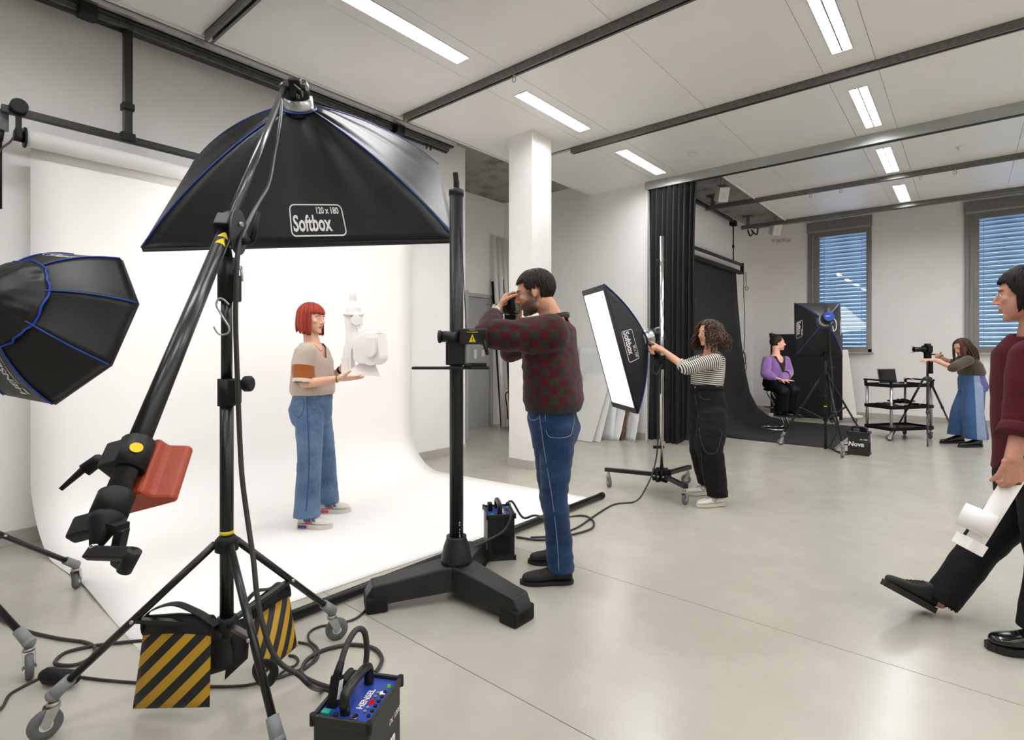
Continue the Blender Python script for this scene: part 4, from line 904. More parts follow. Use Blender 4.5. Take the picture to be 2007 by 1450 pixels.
# ================================================================ cables on the floor
def floor_cable(name, label, pts, r=.006, k=8, m='cable'):
    return tag(MB().tube(spl([PF(px, py, r + .001) if len(q) == 0 else P(px, py, q[0]) for px, py, *q in pts], k), r, 8).build(name, m), label, 'cable')
floor_cable('power_cable', 'black cable looping on the floor by the octabox stand', [(-20, 1200), (40, 1232), (110, 1250), (165, 1258), (186, 1270), (178, 1288), (150, 1302), (118, 1303), (108, 1296), (130, 1278), (180, 1266), (235, 1259), (285, 1255)], .0075)
floor_cable('power_cable', 'thin black cable from the cable reel at the lower left', [(160, 1327), (210, 1333), (275, 1338), (345, 1342), (420, 1345), (480, 1343), (520, 1334), (553, 1326), (600, 1306), (622, 1290), (622, 1270), (606, 1255), (606, 1240), (625, 1228), (660, 1222), (700, 1210), (726, 1180), (722, 1156), (740, 1135), (775, 1128), (800, 1128)], .0055)
floor_cable('power_cable', 'short cable curving off the lower left corner', [(75, 1330), (40, 1348), (18, 1362), (5, 1385), (-15, 1400)], .0055)
floor_cable('power_cable', 'cable loop on the floor behind the near generator', [(668, 1352), (625, 1340), (595, 1325), (592, 1310), (605, 1290), (640, 1272), (690, 1263), (732, 1270), (748, 1288), (744, 1306), (735, 1318)], .0085)
floor_cable('power_cable', 'small cable loop beside the second sandbag', [(585, 1258), (608, 1264), (618, 1280), (610, 1300), (590, 1314), (562, 1322), (545, 1326), (560, 1312), (578, 1304), (584, 1294), (578, 1286), (566, 1284)], .0055)
t = thing('cable_adapter', PF(118, 1325), 'black cable adapter lying beside the octabox stand caster', 'adapter')
m = MB(); a, b = PF(82, 1322, .035), PF(152, 1330, .035); m.tube([a, a.lerp(b, .15), a.lerp(b, .85), b], [(.018, .018), (.03, .032), (.03, .03), (.016, .016)], 8); m.build('housing', 'blackrub', t)
q = MMd @ V((.05, .02, .3))
tag(MB().tube(spl([MMd @ V((.055, .03, .32)), MMd @ V((.1, .06, .32)), P(1025, 1014, 3.55), P(1050, 1010, 3.6), PF(1085, 1018, .02), PF(1140, 1010, .01), PF(1162, 1020, .01), PF(1158, 1036, .01), PF(1110, 1050, .01), PF(1060, 1058, .01), PF(1012, 1052, .01)], 7), .0075, 8).build('flash_cable', 'cable'), 'flash cable curling behind the photographer from the middle generator', 'cable')
tag(MB().tube(spl([MMd @ V((.04, -.05, .31)), MMd @ V((.06, -.13, .29)), MMd @ V((-.0, -.17, .2)), P(925, 1075, 3.25), PF(890, 1105, .02), PF(850, 1115, .01), PF(800, 1127, .008)], 7), .0085, 8).build('power_cable', 'cable'), 'cable dropping from the middle generator over the stand base', 'cable')
# ================================================================ black curtain
M['curtain'] = mat('black_molton', '#0d0d0e', .9, var=.2, vs=4, sheen=.15)
def curt(u, v):
    x = -3.545 + u * .72 + .02 * v * (u - .5); a = .05 * math.sin(u * 55 + .6 * math.sin(v * 4)) + .025 * math.sin(u * 23 + 1 + v * 1.5); k = .55 + .45 * v
    if u > .8: x += -.03 * math.sin(v * 2.2 * math.pi) * (u - .8) * 5 * .6
    return V((x - .05 * v * u, 7.30 + a * k - .03 * v * u, 3.645 - v * (3.625 - .07 * u * math.sin(u * 9))))
tag(MB().grid(curt, 130, 24, .003).build('curtain', 'curtain'), 'gathered black curtain hanging from the grey beam', 'curtain')
struct('trim_3', MB().box((-3.575, 7.285, 1.83), (.03, .03, 3.66)), 'white_paint', 'thin white edge strip beside the black curtain')
# ================================================================ black set
bk = thing('paper_backdrop', (-3.4, 9.6, 0), 'black paper backdrop rolled down behind the seated woman and over the floor', 'backdrop')
MB().cyl((-3.42, 8.2, 2.84), (-3.42, 11.0, 2.84), .042, n=24).build('paper_roll', 'blackpaper', bk)
def bsheet(u, v):
    y = 8.27 + 2.63 * u; L = [(-3.46, 2.84), (-3.42, 2.2), (-3.36, 1.5), (-3.28, .9), (-3.2, .5), (-3.05, .2), (-2.85, .06), (-2.6, .012), (-2.3, .004), (-1.33, .004)]
    seg = [math.dist(a, b) for a, b in zip(L, L[1:])]; s = v * sum(seg); i = 0
    while i < len(seg) - 1 and s > seg[i]: s -= seg[i]; i += 1
    t = s / seg[i]; return V((L[i][0] + (L[i + 1][0] - L[i][0]) * t, y, L[i][1] + (L[i + 1][1] - L[i][1]) * t))
MB().grid(bsheet, 10, 70, .0012).build('paper_sheet', 'blackpaper', bk)
MB().cyl((-3.42, 11.0, 2.84), (-3.42, 11.12, 2.84), .025).build('roll_core', 'blackmetal', bk)
MB().box((-1.345, 9.58, .012), (.03, 2.68, .012), .002).build('edge_bar', 'alu', bk)
cb2 = thing('backdrop_crossbar', (-3.42, 9.6, 2.98), 'black crossbar and thin hanging rod above the black backdrop', 'backdrop support')
MB().box((-3.42, 9.5, 3.0), (.04, 3.3, .05), .004).build('crossbar', 'blackmetal', cb2)
for y in (8.0, 10.62): MB().cyl((-3.42, y, 3.0), (-3.42, y, 3.74), .013).build('hanging_rod', 'blackmetal', cb2); MB().box((-3.42, y, 3.3), (.035, .035, .06), .004).build('rod_collar', 'black', cb2)
MB().box((-3.42, 11.15, 2.93), (.06, .05, .22), .006).build('end_bracket', 'black', cb2)
t2 = thing('wall_track', (-3.42, 9.2, 3.72), 'black track along the wall above the black backdrop', 'ceiling rail')
MB().box((-3.46, 9.1, 3.81), (.05, 3.1, .06)).build('track', 'blackmetal', t2); MB().cyl((-3.4, 7.6, 3.76), (-3.4, 10.7, 3.76), .024).build('tube', 'blackmetal', t2)
MB().box((-3.42, 10.62, 3.74), (.1, .16, .1), .01).build('trolley', 'black', t2)
cc0 = V((-3.39, 11.16, 2.86)); m = MB()
tag(MB().tube(spl([cc0, cc0 - UP * .5, cc0 - UP * 1.0 + RV * .02, cc0 - UP * 1.55, cc0 - UP * 1.7 - RV * .05, cc0 - UP * 1.95 - RV * .02, cc0 - UP * 1.7 + RV * .04, cc0 - UP * 1.6, cc0 - UP * 1.9 + RV * .05, cc0 - UP * 1.95, cc0 - UP * 1.68 - RV * .02, cc0 - UP * 1.9 - RV * .03, cc0 - UP * 2.25], 6), .007, 6).build('hanging_cable', 'cable'), 'coiled black cable hanging beside the black backdrop', 'cable')
t = thing('cable_plug', cc0 - UP * 2.36, 'small plug at the end of the hanging black cable', 'plug'); MB().box(cc0 - UP * 2.3, (.04, .04, .1), .008).build('plug_body', 'greyplas', t)
tag(MB().tube(spl([cc0 + RV * .04, cc0 + RV * .05 - UP * .25, cc0 + RV * .09 - UP * .32, cc0 + RV * .05 - UP * .36, cc0 + RV * .03 - UP * .28], 5), .006, 6).build('pull_cord', 'cable'), 'short cord loop at the right end of the black roll', 'cord')
tag(MB().tube(spl([(-3.3, 11.1, 3.68), (-3.25, 11.08, 3.55), (-3.18, 11.05, 3.6), (-3.22, 11.05, 3.66), (-3.12, 11.05, 3.55), (-3.1, 11.08, 3.68)], 6), .014, 8).build('cable_bundle', 'cable'), 'black cable bundle hanging at the end of the last rail', 'cable')
# black cloth board on a frame
bb0 = V((-2.84, 10.95, 0)); bb1 = V((-1.69, 11.1, 0)); bdv = (bb1 - bb0).normalized(); bnn = V((bdv.y, -bdv.x, 0)); BW = (bb1 - bb0).length
t = thing('cloth_screen', (bb0 + bb1) / 2, 'upright black cloth screen behind the seated woman', 'screen')
M['blackcloth'] = mat('black_draped_cloth', '#0b0b0d', .85, var=.25, vs=5, bump=.4, bs=9)
def cloth(u, v):
    p = bb0 + bdv * (u * BW) + UP * (1.6 - v * 1.53); return p + bnn * (.012 + .02 * noise.noise(V((u * 3, v * 2.5, 4))) * v + .008 * noise.noise(V((u * 9, v * 3, 1))))
MB().grid(cloth, 40, 40, .003).build('cloth', 'blackcloth', t)
MB().box((bb0 + bb1) / 2 + UP * .86 - bnn * .03, (BW, .04, 1.5), .004, Matrix.Rotation(math.atan2(bdv.y, bdv.x), 3, 'Z')).build('panel', 'black', t)
for q in (bb0 + bdv * .02, bb1 - bdv * .08):
    m = MB(); m.box(q - bnn * .05 + UP * .1, (.06, .4, .05), .004, Matrix.Rotation(math.atan2(bdv.y, bdv.x), 3, 'Z')); m.build('foot', 'white_paint', t)
    caster(t, q + bnn * .12 + UP * .09, 1.0, .035)
# white A board behind
wb0 = V((-1.72, 11.35, 0)); t = thing('rolling_board', wb0, 'white rolling board half hidden behind the black cloth screen', 'board')
m = MB(); m.prism([(-.32, 0), (.22, 0), (.06, 1.2), (-.25, 1.2)], .05, mtx(wb0 + UP * .12, RV, UP, -DV)); m.build('panel', 'white_paint', t)
m = MB(); m.box(wb0 + UP * .115, (.6, .2, .035), .004, rzm); m.build('foot', 'white_paint', t)
for s in (-.22, .2): caster(t, wb0 + RV * s + UP * .1, .4, .04)
# stool
so = V((-2.43, 9.68, 0)); st = thing('bar_stool', so, 'chrome cantilever stool the woman in purple sits on', 'stool')
STZ = CAMH + (HYP - 764) / FPX * 8.95
MB().tube([so + RV * (-.02 + .2 * math.cos(a)) + DV * .2 * math.sin(a) + UP * .016 for a in [2 * math.pi * i / 28 for i in range(28)]], .013, 8, closed=True).build('base_ring', 'chrome', st)
for s in (-.09, .09):
    MB().tube(spl([so + RV * .12 + DV * s + UP * .018, so + RV * .17 + DV * s + UP * .05, so + RV * .14 + DV * s + UP * .16, so + RV * -.02 + DV * s + UP * .45, so + RV * -.1 + DV * s + UP * (STZ - .06), so + RV * -.08 + DV * s + UP * (STZ - .02), so + RV * .05 + DV * s + UP * (STZ - .015)], 5), .012, 10).build('leg_tube', 'chrome', st)
MB().tube([so + RV * -.0 - DV * .09 + UP * .36, so + RV * -.14 - DV * .09 + UP * .37, so + RV * -.14 + DV * .09 + UP * .37, so + DV * .09 + UP * .36], .009, 8).build('foot_rest', 'chrome', st)
MB().lathe([(.17, 0), (.18, .012), (.175, .035), (.14, .045)], so + UP * (STZ - .012) - RV * .01, UP, 28).build('seat', 'blackrub', st)
# cart
def cl(lat, d, z): return RV * lat + DV * d + UP * z
crot = math.atan2((cl(6.184, 8.03, 0) - cl(5.45, 7.85, 0)).y, (cl(6.184, 8.03, 0) - cl(5.45, 7.85, 0)).x); cc = cl(5.81, 8.09, 0); CM = rotz(cc, crot)
ct = thing('utility_cart', cc, 'black three shelf utility cart with silver posts', 'cart')
for z in (.17, .485, .80):
    m = MB(CM); m.box((0, 0, z - .01), (.76, .44, .012))
    for s in (-1, 1): m.box((0, s * .22, z), (.78, .014, .05), .004).box((s * .385, 0, z), (.014, .44, .05), .004)
    m.build('shelf', 'black', ct)
for sx in (-1, 1):
    for sy in (-1, 1):
        MB(CM).cyl((sx * .365, sy * .2, .13), (sx * .365, sy * .2, .82), .019).build('post', 'alu', ct)
        caster(ct, CM @ V((sx * .365, sy * .2, .14)), crot + (1.1 if sx > 0 else 2.5), .05)
    m = MB(CM); m.box((sx * .385, 0, .875), (.04, .46, .025), .006).box((sx * .38, -.21, .84), (.03, .03, .06), .004).box((sx * .38, .21, .84), (.03, .03, .06), .004); m.build('handle', 'black', ct)
lp = thing('laptop', CM @ V((-.1, .02, .8)), 'open silver laptop with a black screen on the cart', 'laptop')
m = MB(CM); m.box((-.06, -.03, .806), (.34, .24, .014), .004).build('keyboard_base', 'alu', lp)
LM = CM @ Matrix.Translation((-.09, .09, .812)) @ Matrix.Rotation(math.radians(-10), 4, 'X')
MB(LM).box((0, 0, .115), (.34, .01, .23), .003).build('lid', 'alu', lp); MB(LM).box((0, -.006, .115), (.32, .002, .205)).build('screen', mat('dark_screen', '#0c0d10', .15, var=0), lp)
m = MB(CM); m.box((-.06, -.06, .8135), (.28, .1, .002)); m.build('keys', 'black', lp)
r_ = random.Random(3)
for i, (nm, lb, n, mm, x0, rr) in enumerate((('cable_coil', 'heap of black cables on the middle cart shelf', 26, 'cable', .08, .011), ('cable_coil', 'white cable coil at the front of the middle cart shelf', 12, 'whiteplas', -.06, .008), ('cable_coil', 'flat coil of dark cable at the left of the middle cart shelf', 12, 'cable', -.2, .008))):
    pts = [CM @ V((x0 + r_.uniform(-.16, .16) * (1.2 if i == 0 else .6), (-.1 if i == 1 else .02) + r_.uniform(-.1, .1) * (.6 if i == 1 else 1), .505 + (k % 5) * .016 if i == 0 else .5 + (k % 3) * .012)) for k in range(n)]
    tag(MB().tube(spl(pts, 5), rr, 6).build(nm, mm), lb, 'cable', 'cables on the cart')
tag(MB().tube(spl([CM @ V((.1, .1, .82)), CM @ V((.16, .0, .9)), CM @ V((.22, -.1, .86)), CM @ V((.26, -.23, .78)), CM @ V((.2, -.25, .6)), CM @ V((.1, -.24, .52))], 6), .004, 6).build('usb_cable', 'whiteplas'), 'thin white cable hanging over the right end of the cart', 'cable')
tag(MB(CM).box((-.28, -.16, .172), (.12, .05, .012), .003).build('tape_strip', mat('tan_cardboard', '#b08a4a', .7)), 'small tan box on the bottom cart shelf', 'box')
# camera tripod with camera
def dslr(name, label, loc, look, up, lens=.16, grp='cameras'):
    f = look.normalized(); x = f.cross(up).normalized(); u = x.cross(f); Mx = mtx(loc, x, f, u); t = thing(name, loc, label, 'camera', grp)
    m = MB(Mx); m.box((0, 0, 0), (.135, .06, .095), .012).box((.05, .012, 0), (.038, .075, .09), .014).prism([(-.035, 0), (.035, 0), (.022, .035), (-.022, .035)], .06, Mx.inverted() @ Mx @ Matrix(((1, 0, 0, 0), (0, 0, -1, .03), (0, 1, 0, .045), (0, 0, 0, 1)))); m.build('body', 'black', t)
    m = MB(Mx); m.lathe([(.036, .03), (.036, .05), (.033, .055), (.033, lens * .6), (.036, lens * .62), (.037, lens * .9), (.034, lens)], (0, 0, -.005), (0, 1, 0), 24); m.build('lens', 'blackmetal', t)
    m = MB(Mx)
    for k in range(14):
        y = .06 + k * .0045
        if y < lens * .6: m.lathe([(.0335, y), (.0345, y + .001), (.0345, y + .003), (.0335, y + .004)], (0, 0, -.005), (0, 1, 0), 24)
    m.build('focus_ring', 'blackrub', t); t.children[-1]['kind'] = 'stuff'
    MB(Mx).lathe([(.02, lens - .004), (.03, lens - .002)], (0, 0, -.005), (0, 1, 0), 20).build('front_glass', mat('lens_glass', '#0a0c14', .05, var=0, coat=.5), t)
    for s in (-1, 1): MB(Mx).grid(lambda u_, v_: V((.042 * math.sin((u_ - .5) * 1.2), lens + .035 * (1 - (2 * u_ - 1) ** 2) * v_, s * .042 * math.cos((u_ - .5) * 1.2) - .005)), 8, 3, .002).build('lens_hood', 'black', t)
    MB(Mx).cyl((-.045, .0, .045), (-.045, .0, .058), .014).build('mode_dial', 'black', t); MB(Mx).cyl((.052, .03, .045), (.052, .03, .054), .009).build('shutter_button', 'gunmetal', t)
    MB(Mx).box((0, -.032, .055), (.04, .012, .026), .004).build('eyepiece', 'blackrub', t); MB(Mx).box((-.012, -.0315, -.008), (.07, .003, .05), .001).build('rear_screen', mat('lcd', '#15171a', .2, var=0), t)
    return t
tp = cl((1818 - CXP) / FPX * 7.75, 7.75, 0); tp.z = 0; tr_ = thing('camera_tripod', tp, 'black photo tripod in front of the cart', 'tripod')
apz = CAMH + (HYP - 742) / FPX * 7.75; ap = tp + UP * apz
for f in (PF(1818, 876), PF(1748, 857), cl((1872 - CXP) / FPX * 8.35, 8.35, 0)):
    f = V((f.x, f.y, 0)); d = (V((f.x, f.y, 0)) - tp).normalized(); a = ap + d * .05; m1 = a.lerp(f, .5); m2 = a.lerp(f, .8)
    l = MB().cyl(a, m1, .015, n=10).build('leg', 'blackmetal', tr_); MB().cyl(m1, m2, .012, n=10).cyl(m2, f + UP * .01, .0095, n=10).build('leg_extension', 'gunmetal', l)
    MB().cyl(m1 - (f - a).normalized() * .02, m1 + (f - a).normalized() * .02, .019, n=10).cyl(m2 - (f - a).normalized() * .015, m2 + (f - a).normalized() * .015, .015, n=10).build('leg_lock', 'gunmetal', l); l.children[-1]['kind'] = 'stuff'
MB().lathe([(.03, -.03), (.055, -.02), (.055, .012), (.03, .03)], ap, UP, 12).build('spider', 'gunmetal', tr_)
cz1 = CAMH + (HYP - 701) / FPX * 7.75
MB().cyl(ap - UP * .08, tp + UP * (cz1 - .02), .015).build('centre_column', 'blackmetal', tr_)
m = MB(); m.box(tp + UP * (cz1 + .03), (.07, .07, .08), .01, rzm).box(tp + UP * (cz1 + .075), (.09, .06, .015), .003, rzm); m.build('tripod_head', 'black', tr_)
m = MB(); m.tube([tp + UP * (cz1 + .05) + RV * .04, tp + UP * (cz1 + .045) + RV * .12, tp + UP * (cz1 + .03) + RV * .22], [.008, .011, .012], 8); m.build('pan_handle', 'blackrub', tr_)
m = MB(); m.box(tp + RV * .05 + UP * (cz1 - .13), (.045, .03, .2), .006, rzm); hg = m.build('hanging_pouch', 'webbing', tr_)
dslr('camera', 'black camera with long lens on the tripod', tp + UP * (cz1 + .125), -RV, UP, .2)
# ================================================================ alcove clutter and leaning boards
for i, (tx, ty, bx, by, r, mm, lb, td) in enumerate((
        (967, 462, 987, 838, .036, 'paper', 'white paper roll leaning in the alcove, leftmost of three', 9.75), (977, 465, 996, 838, .036, 'paper', 'white paper roll leaning in the alcove, middle of three', 9.72), (987, 468, 1006, 838, .034, 'paper', 'white paper roll leaning in the alcove, rightmost of three', 9.65),
        (966, 552, 984, 836, .03, 'blackpaper', 'black roll leaning left of the white rolls', 9.5), (990, 548, 1003, 843, .036, 'blackpaper', 'black roll leaning in front of the white rolls', 9.05))):
    b = PF(bx, by); b.z = 0.01; tt = PX(tx, ty, -6.325 + r) if tx < 980 else PY(tx, ty, 7.255 - r); t = thing('paper_roll', b, lb, 'paper roll', 'rolls leaning in the alcove'); d = (tt - b).normalized()
    MB().cyl(b, tt, r, n=20).build('roll', mm, t); MB().cyl(tt, tt + d * .01, r * .45, n=12).build('core', 'trimgrey', t)
e0 = PF(1006, 846); e0.z = 0; ex = thing('fire_extinguisher', e0, 'red fire extinguisher peeking out behind the pillar', 'fire extinguisher')
M['red'] = mat('red_lacquer', '#b5231c', .35, var=.05)
MB().lathe([(.075, .03), (.08, .06), (.08, .5), (.06, .56), (.025, .59), (.02, .62)], e0, UP, 24).build('cylinder', 'red', ex)
MB().lathe([(.083, 0), (.083, .09), (.078, .1)], e0, UP, 24).build('foot_ring', 'black', ex)
m = MB(); m.box(e0 + UP * .64, (.05, .05, .05), .006).bar(e0 + UP * .67, e0 + UP * .7 - RV * .12, .02, .012); m.build('valve', 'red', ex); MB().tube(spl([e0 + UP * .64, e0 + UP * .62 - RV * .12, e0 + UP * .4 - RV * .1, e0 + UP * .2 - RV * .088], 5), .01, 8).build('hose', 'blackrub', ex)
def lean(name, label, cat, quad, th, mm, wr=0, nu=10, nv=14):     # quad bottom-left, bottom-right, top-right, top-left
    BL, BR, TR, TL = quad; n = (BR - BL).cross(TL - BL).normalized()
    def f(u, v):
        p = BL.lerp(BR, u).lerp(TL.lerp(TR, u), v); return p + n * wr * (noise.noise(V((u * 3, v * 4, wr * 99))) + .5 * noise.noise(V((u * 8, v * 7, 2 + wr * 50)))) + n * (-wr * .3)
    return tag(MB().grid(f, nu if wr else 1, nv if wr else 1, -th, sm=bool(wr)).build(name, mm), label, cat, 'boards leaning on the white wall')
def on_floor(px, py): q = PF(px, py); return V((q.x, q.y, 0.002))
M['board'] = mat('white_foam_board', '#e9e9e6', .6, var=.02); M['foil'] = mat('crumpled_white_sheet', '#e2e4e4', .45, var=.03)
M['brown'] = mat('brown_hardboard', '#6b4a35', .6, var=.2, vs=14)
wy = 7.265
lean('leaning_board', 'tall pale sheet leaning highest behind the white boards', 'board', (V((-4.75, 6.97, .002)), V((-3.95, 6.97, .002)), V((-3.95, wy, 1.36)), V((-4.75, wy, 1.36))), .006, 'foil', .004)
lean('leaning_board', 'front white foam board leaning behind the photographer', 'board', (V((-4.55, 6.66, .002)), V((-4.085, 6.61, .002)), V((-4.03, 7.06, .95)), V((-4.5, 7.11, .95))), .012, 'board')
lean('leaning_board', 'second white foam board just behind the front one', 'board', (V((-4.5, 6.76, .002)), V((-4.015, 6.71, .002)), V((-3.985, 7.15, .96)), V((-4.45, 7.18, .96))), .012, 'board')
lean('leaning_sheet', 'crumpled white sheet left of the brown board', 'sheet', (V((-4.2, 7.02, .002)), V((-3.86, 6.93, .002)), V((-3.78, 7.2, .8)), V((-4.1, 7.22, .8))), .004, 'foil', .035)
lean('leaning_board', 'narrow brown board between two crumpled sheets', 'board', (V((-3.98, 7.13, .002)), V((-3.825, 7.0, .002)), V((-3.74, 7.23, .85)), V((-3.9, 7.25, .85))), .01, 'brown')
lean('leaning_sheet', 'crumpled white sheet right of the brown board', 'sheet', (V((-3.86, 7.12, .002)), V((-3.64, 7.04, .002)), V((-3.62, 7.25, .75)), V((-3.84, 7.26, .75))), .004, 'foil', .022)
# ================================================================ people: tools
def remesh(mb, vox, it=4, fac=.5):
    me = mb.mesh('tmp'); ob = bpy.data.objects.new('tmp', me); COL.objects.link(ob)
    r = ob.modifiers.new('r', 'REMESH'); r.mode = 'VOXEL'; r.voxel_size = vox; r.adaptivity = 0
    if it: sm = ob.modifiers.new('s', 'SMOOTH'); sm.factor = fac; sm.iterations = it
    dg = bpy.context.evaluated_depsgraph_get(); out = bpy.data.meshes.new_from_object(ob.evaluated_get(dg))
    bpy.data.objects.remove(ob); bpy.data.meshes.remove(me); out.polygons.foreach_set('use_smooth', [True] * len(out.polygons)); return out
def vget(me): a = np.empty(len(me.vertices) * 3); me.vertices.foreach_get('co', a); return a.reshape(-1, 3)
def vset(me, a): me.vertices.foreach_set('co', a.ravel()); me.update()
def nget(me): a = np.empty(len(me.vertices) * 3); me.vertices.foreach_get('normal', a); return a.reshape(-1, 3)
def fcen(me): a = np.empty(len(me.polygons) * 3); me.polygons.foreach_get('center', a); return a.reshape(-1, 3)
def wrinkle(me, amp, fr=(14, 14, 30), seed=0, foci=(), rot=None):
    co, no = vget(me), nget(me); A = np.zeros(len(co))
    for i, (p, n) in enumerate(zip(co, no)):
        q = V((p[0] * fr[0] + seed, p[1] * fr[1], p[2] * fr[2])); w = noise.noise(q) + .5 * noise.noise(q * 2.1); A[i] = w
    k = np.full(len(co), .45)
    for c, r in foci: k += 1.1 * np.exp(-((co - np.array(c)) ** 2).sum(1) / r ** 2)
    A = np.sign(A) * np.abs(A) ** .8 * k * amp; vset(me, co + no * A[:, None])
def cut(me, keep):                       # keep: function of Nx3 face centres -> bool mask
    c = fcen(me); k = keep(c); bm = bmesh.new(); bm.from_mesh(me); bm.faces.ensure_lookup_table()
    bmesh.ops.delete(bm, geom=[bm.faces[i] for i in np.nonzero(~k)[0]], context='FACES'); bm.to_mesh(me); bm.free(); return me
def place(me, name, mats, parent):
    org = ORG[parent.name]; me.transform(Matrix.Translation(-org)); me.name = name; o = bpy.data.objects.new(name, me); COL.objects.link(o); o.parent = parent; ORG[o.name] = org
    for q in (mats if isinstance(mats, (list, tuple)) else [mats]): o.data.materials.append(M[q] if isinstance(q, str) else q)
    return o
def solid(o, t=.004): s = o.modifiers.new('thickness', 'SOLIDIFY'); s.thickness = t; s.offset = -1; return o
def loft(mb, secs, n=28, ex=2.4):        # secs: (centre, left vec*r, fwd vec*r)
    vs = []
    for c, a, b in secs:
        for k in range(n):
            t = 2 * math.pi * k / n; x, y = math.cos(t), math.sin(t); x = math.copysign(abs(x) ** (2 / ex), x); y = math.copysign(abs(y) ** (2 / ex), y); vs.append(c + a * x + b * y)
    m = len(secs); fs = [(i * n + k, i * n + (k + 1) % n, (i + 1) * n + (k + 1) % n, (i + 1) * n + k) for i in range(m - 1) for k in range(n)] + [tuple(reversed(range(n))), tuple(range((m - 1) * n, m * n))]
    mb.add(vs, fs, True)
def limb(mb, pts, rs, n=16, k=5):
    P_ = spl(pts, k); R_ = []
    for i in range(len(pts) - 1): R_ += [rs[i] + (rs[i + 1] - rs[i]) * j / k for j in range(k)]
    R_.append(rs[-1]); mb.tube(P_, R_, n); mb.ell(P_[0], rs[0], n=n, m=8); mb.ell(P_[-1], rs[-1], n=n, m=8)
def hand(mb, w, d, nrm, curl, thumb=1, s=1.0, spread=.10, tcurl=.5, tout=.8):
    """w wrist, d wrist->knuckles, nrm palm side normal, curl per finger (radians per joint)"""
    d = d.normalized(); nrm = (nrm - d * nrm.dot(d)).normalized(); x = d.cross(nrm) * thumb       # x points to the thumb side
    kn = []
    for i in range(4):
        o = (1.5 - i) * .0195 * s; L = (.088, .092, .088, .08)[i] * s; k = w + d * L + x * o - nrm * (-.004 if i in (0, 3) else 0) * s; kn.append(k)
        mb.tube([w + x * o * .7 + d * .005, w + x * o * .9 + d * L * .5, k], [.0145 * s, .0135 * s, .0105 * s], 10)
        mb.ell(k, .0105 * s, n=10, m=6)
    mb.ell(w + d * .045 * s + x * .022 * s + nrm * .010 * s, (.02 * s, .02 * s, .02 * s), n=12, m=8); mb.ell(w + d * .05 * s - x * .022 * s + nrm * .008 * s, .018 * s, n=12, m=8)
    FL = ((.044, .026, .021), (.049, .03, .023), (.046, .028, .022), (.036, .021, .019))
    for i in range(4):
        c = curl[i]; a = 0; p = kn[i]; pts = [p]; dd = (d + x * (1.5 - i) * spread * .5).normalized()
        for j, l in enumerate(FL[i]):
            a += c[j] if isinstance(c, (tuple, list)) else c * (1, 1.05, .7)[j]; q = dd * math.cos(a) + nrm * math.sin(a); p = p + q * l * s; pts.append(p)
        mb.tube(pts, [.0098 * s, .0088 * s, .0078 * s, .0062 * s], 10)
        for q, r in zip(pts[1:], (.0088, .0078, .0064)): mb.ell(q, r * s, n=10, m=6)
    b = w + d * .03 * s + x * .026 * s; td = (d * .75 + x * tout + nrm * .35).normalized(); p1 = b + td * .042 * s; td2 = (td + nrm * tcurl * .8 + d * .25).normalized(); p2 = p1 + td2 * .032 * s; td3 = (td2 + nrm * tcurl * .5 - x * .2).normalized(); p3 = p2 + td3 * .025 * s
    mb.tube([w + d * .01 + x * .015 * s, b, p1, p2, p3], [.014 * s, .0155 * s, .0115 * s, .0098 * s, .0072 * s], 10)
    for q, r in ((p1, .0115), (p2, .0098), (p3, .0074)): mb.ell(q, r * s, n=10, m=6)
def head_shape(mb, Hm, s, male=False):
    def E(c, r, rot=None): mb.ell(Hm @ (V(c) * s), tuple(q * s for q in r), (Hm.to_3x3() @ rot) if rot else Hm.to_3x3(), 18, 12)
    j = 1.12 if male else 1.0
    E((0, -.014, .03), (.076, .096, .087)); E((0, .028, .012), (.066, .062, .072)); E((0, .03, -.035), (.06 * j, .058, .072))
    E((0, .05, -.085), (.034 * j, .032, .026)); E((0, .072, -.098), (.018 * j, .014, .013))
    for sx in (-1, 1):
        E((sx * .034 * j, .018, -.066), (.022, .044, .024)); E((sx * .04, .058, -.018), (.023, .022, .022)); E((sx * .028, .074, .026), (.024, .014, .008))
        E((sx * .011, .094, -.031), (.0085, .01, .0075)); E((sx * .03, .069, .005), (.0145, .0125, .0105))
        E((sx * .077, -.012, -.004), (.006, .017, .03), Euler((.2, 0, sx * -.35)).to_matrix()); E((sx * .073, -.004, -.01), (.007, .01, .02))
    mb.tube([Hm @ (V(q) * s) for q in ((0, .083, .022), (0, .094, -.002), (0, .105, -.022), (0, .107, -.028))], [q * s for q in (.008, .0085, .0105, .0105)], 12)
    E((0, .107, -.027), (.0105, .009, .0085))
    E((0, .0875, -.054), (.02, .010, .0058)); E((0, .086, -.0645), (.018, .0105, .0065)); E((0, .08, -.06), (.024, .012, .012))
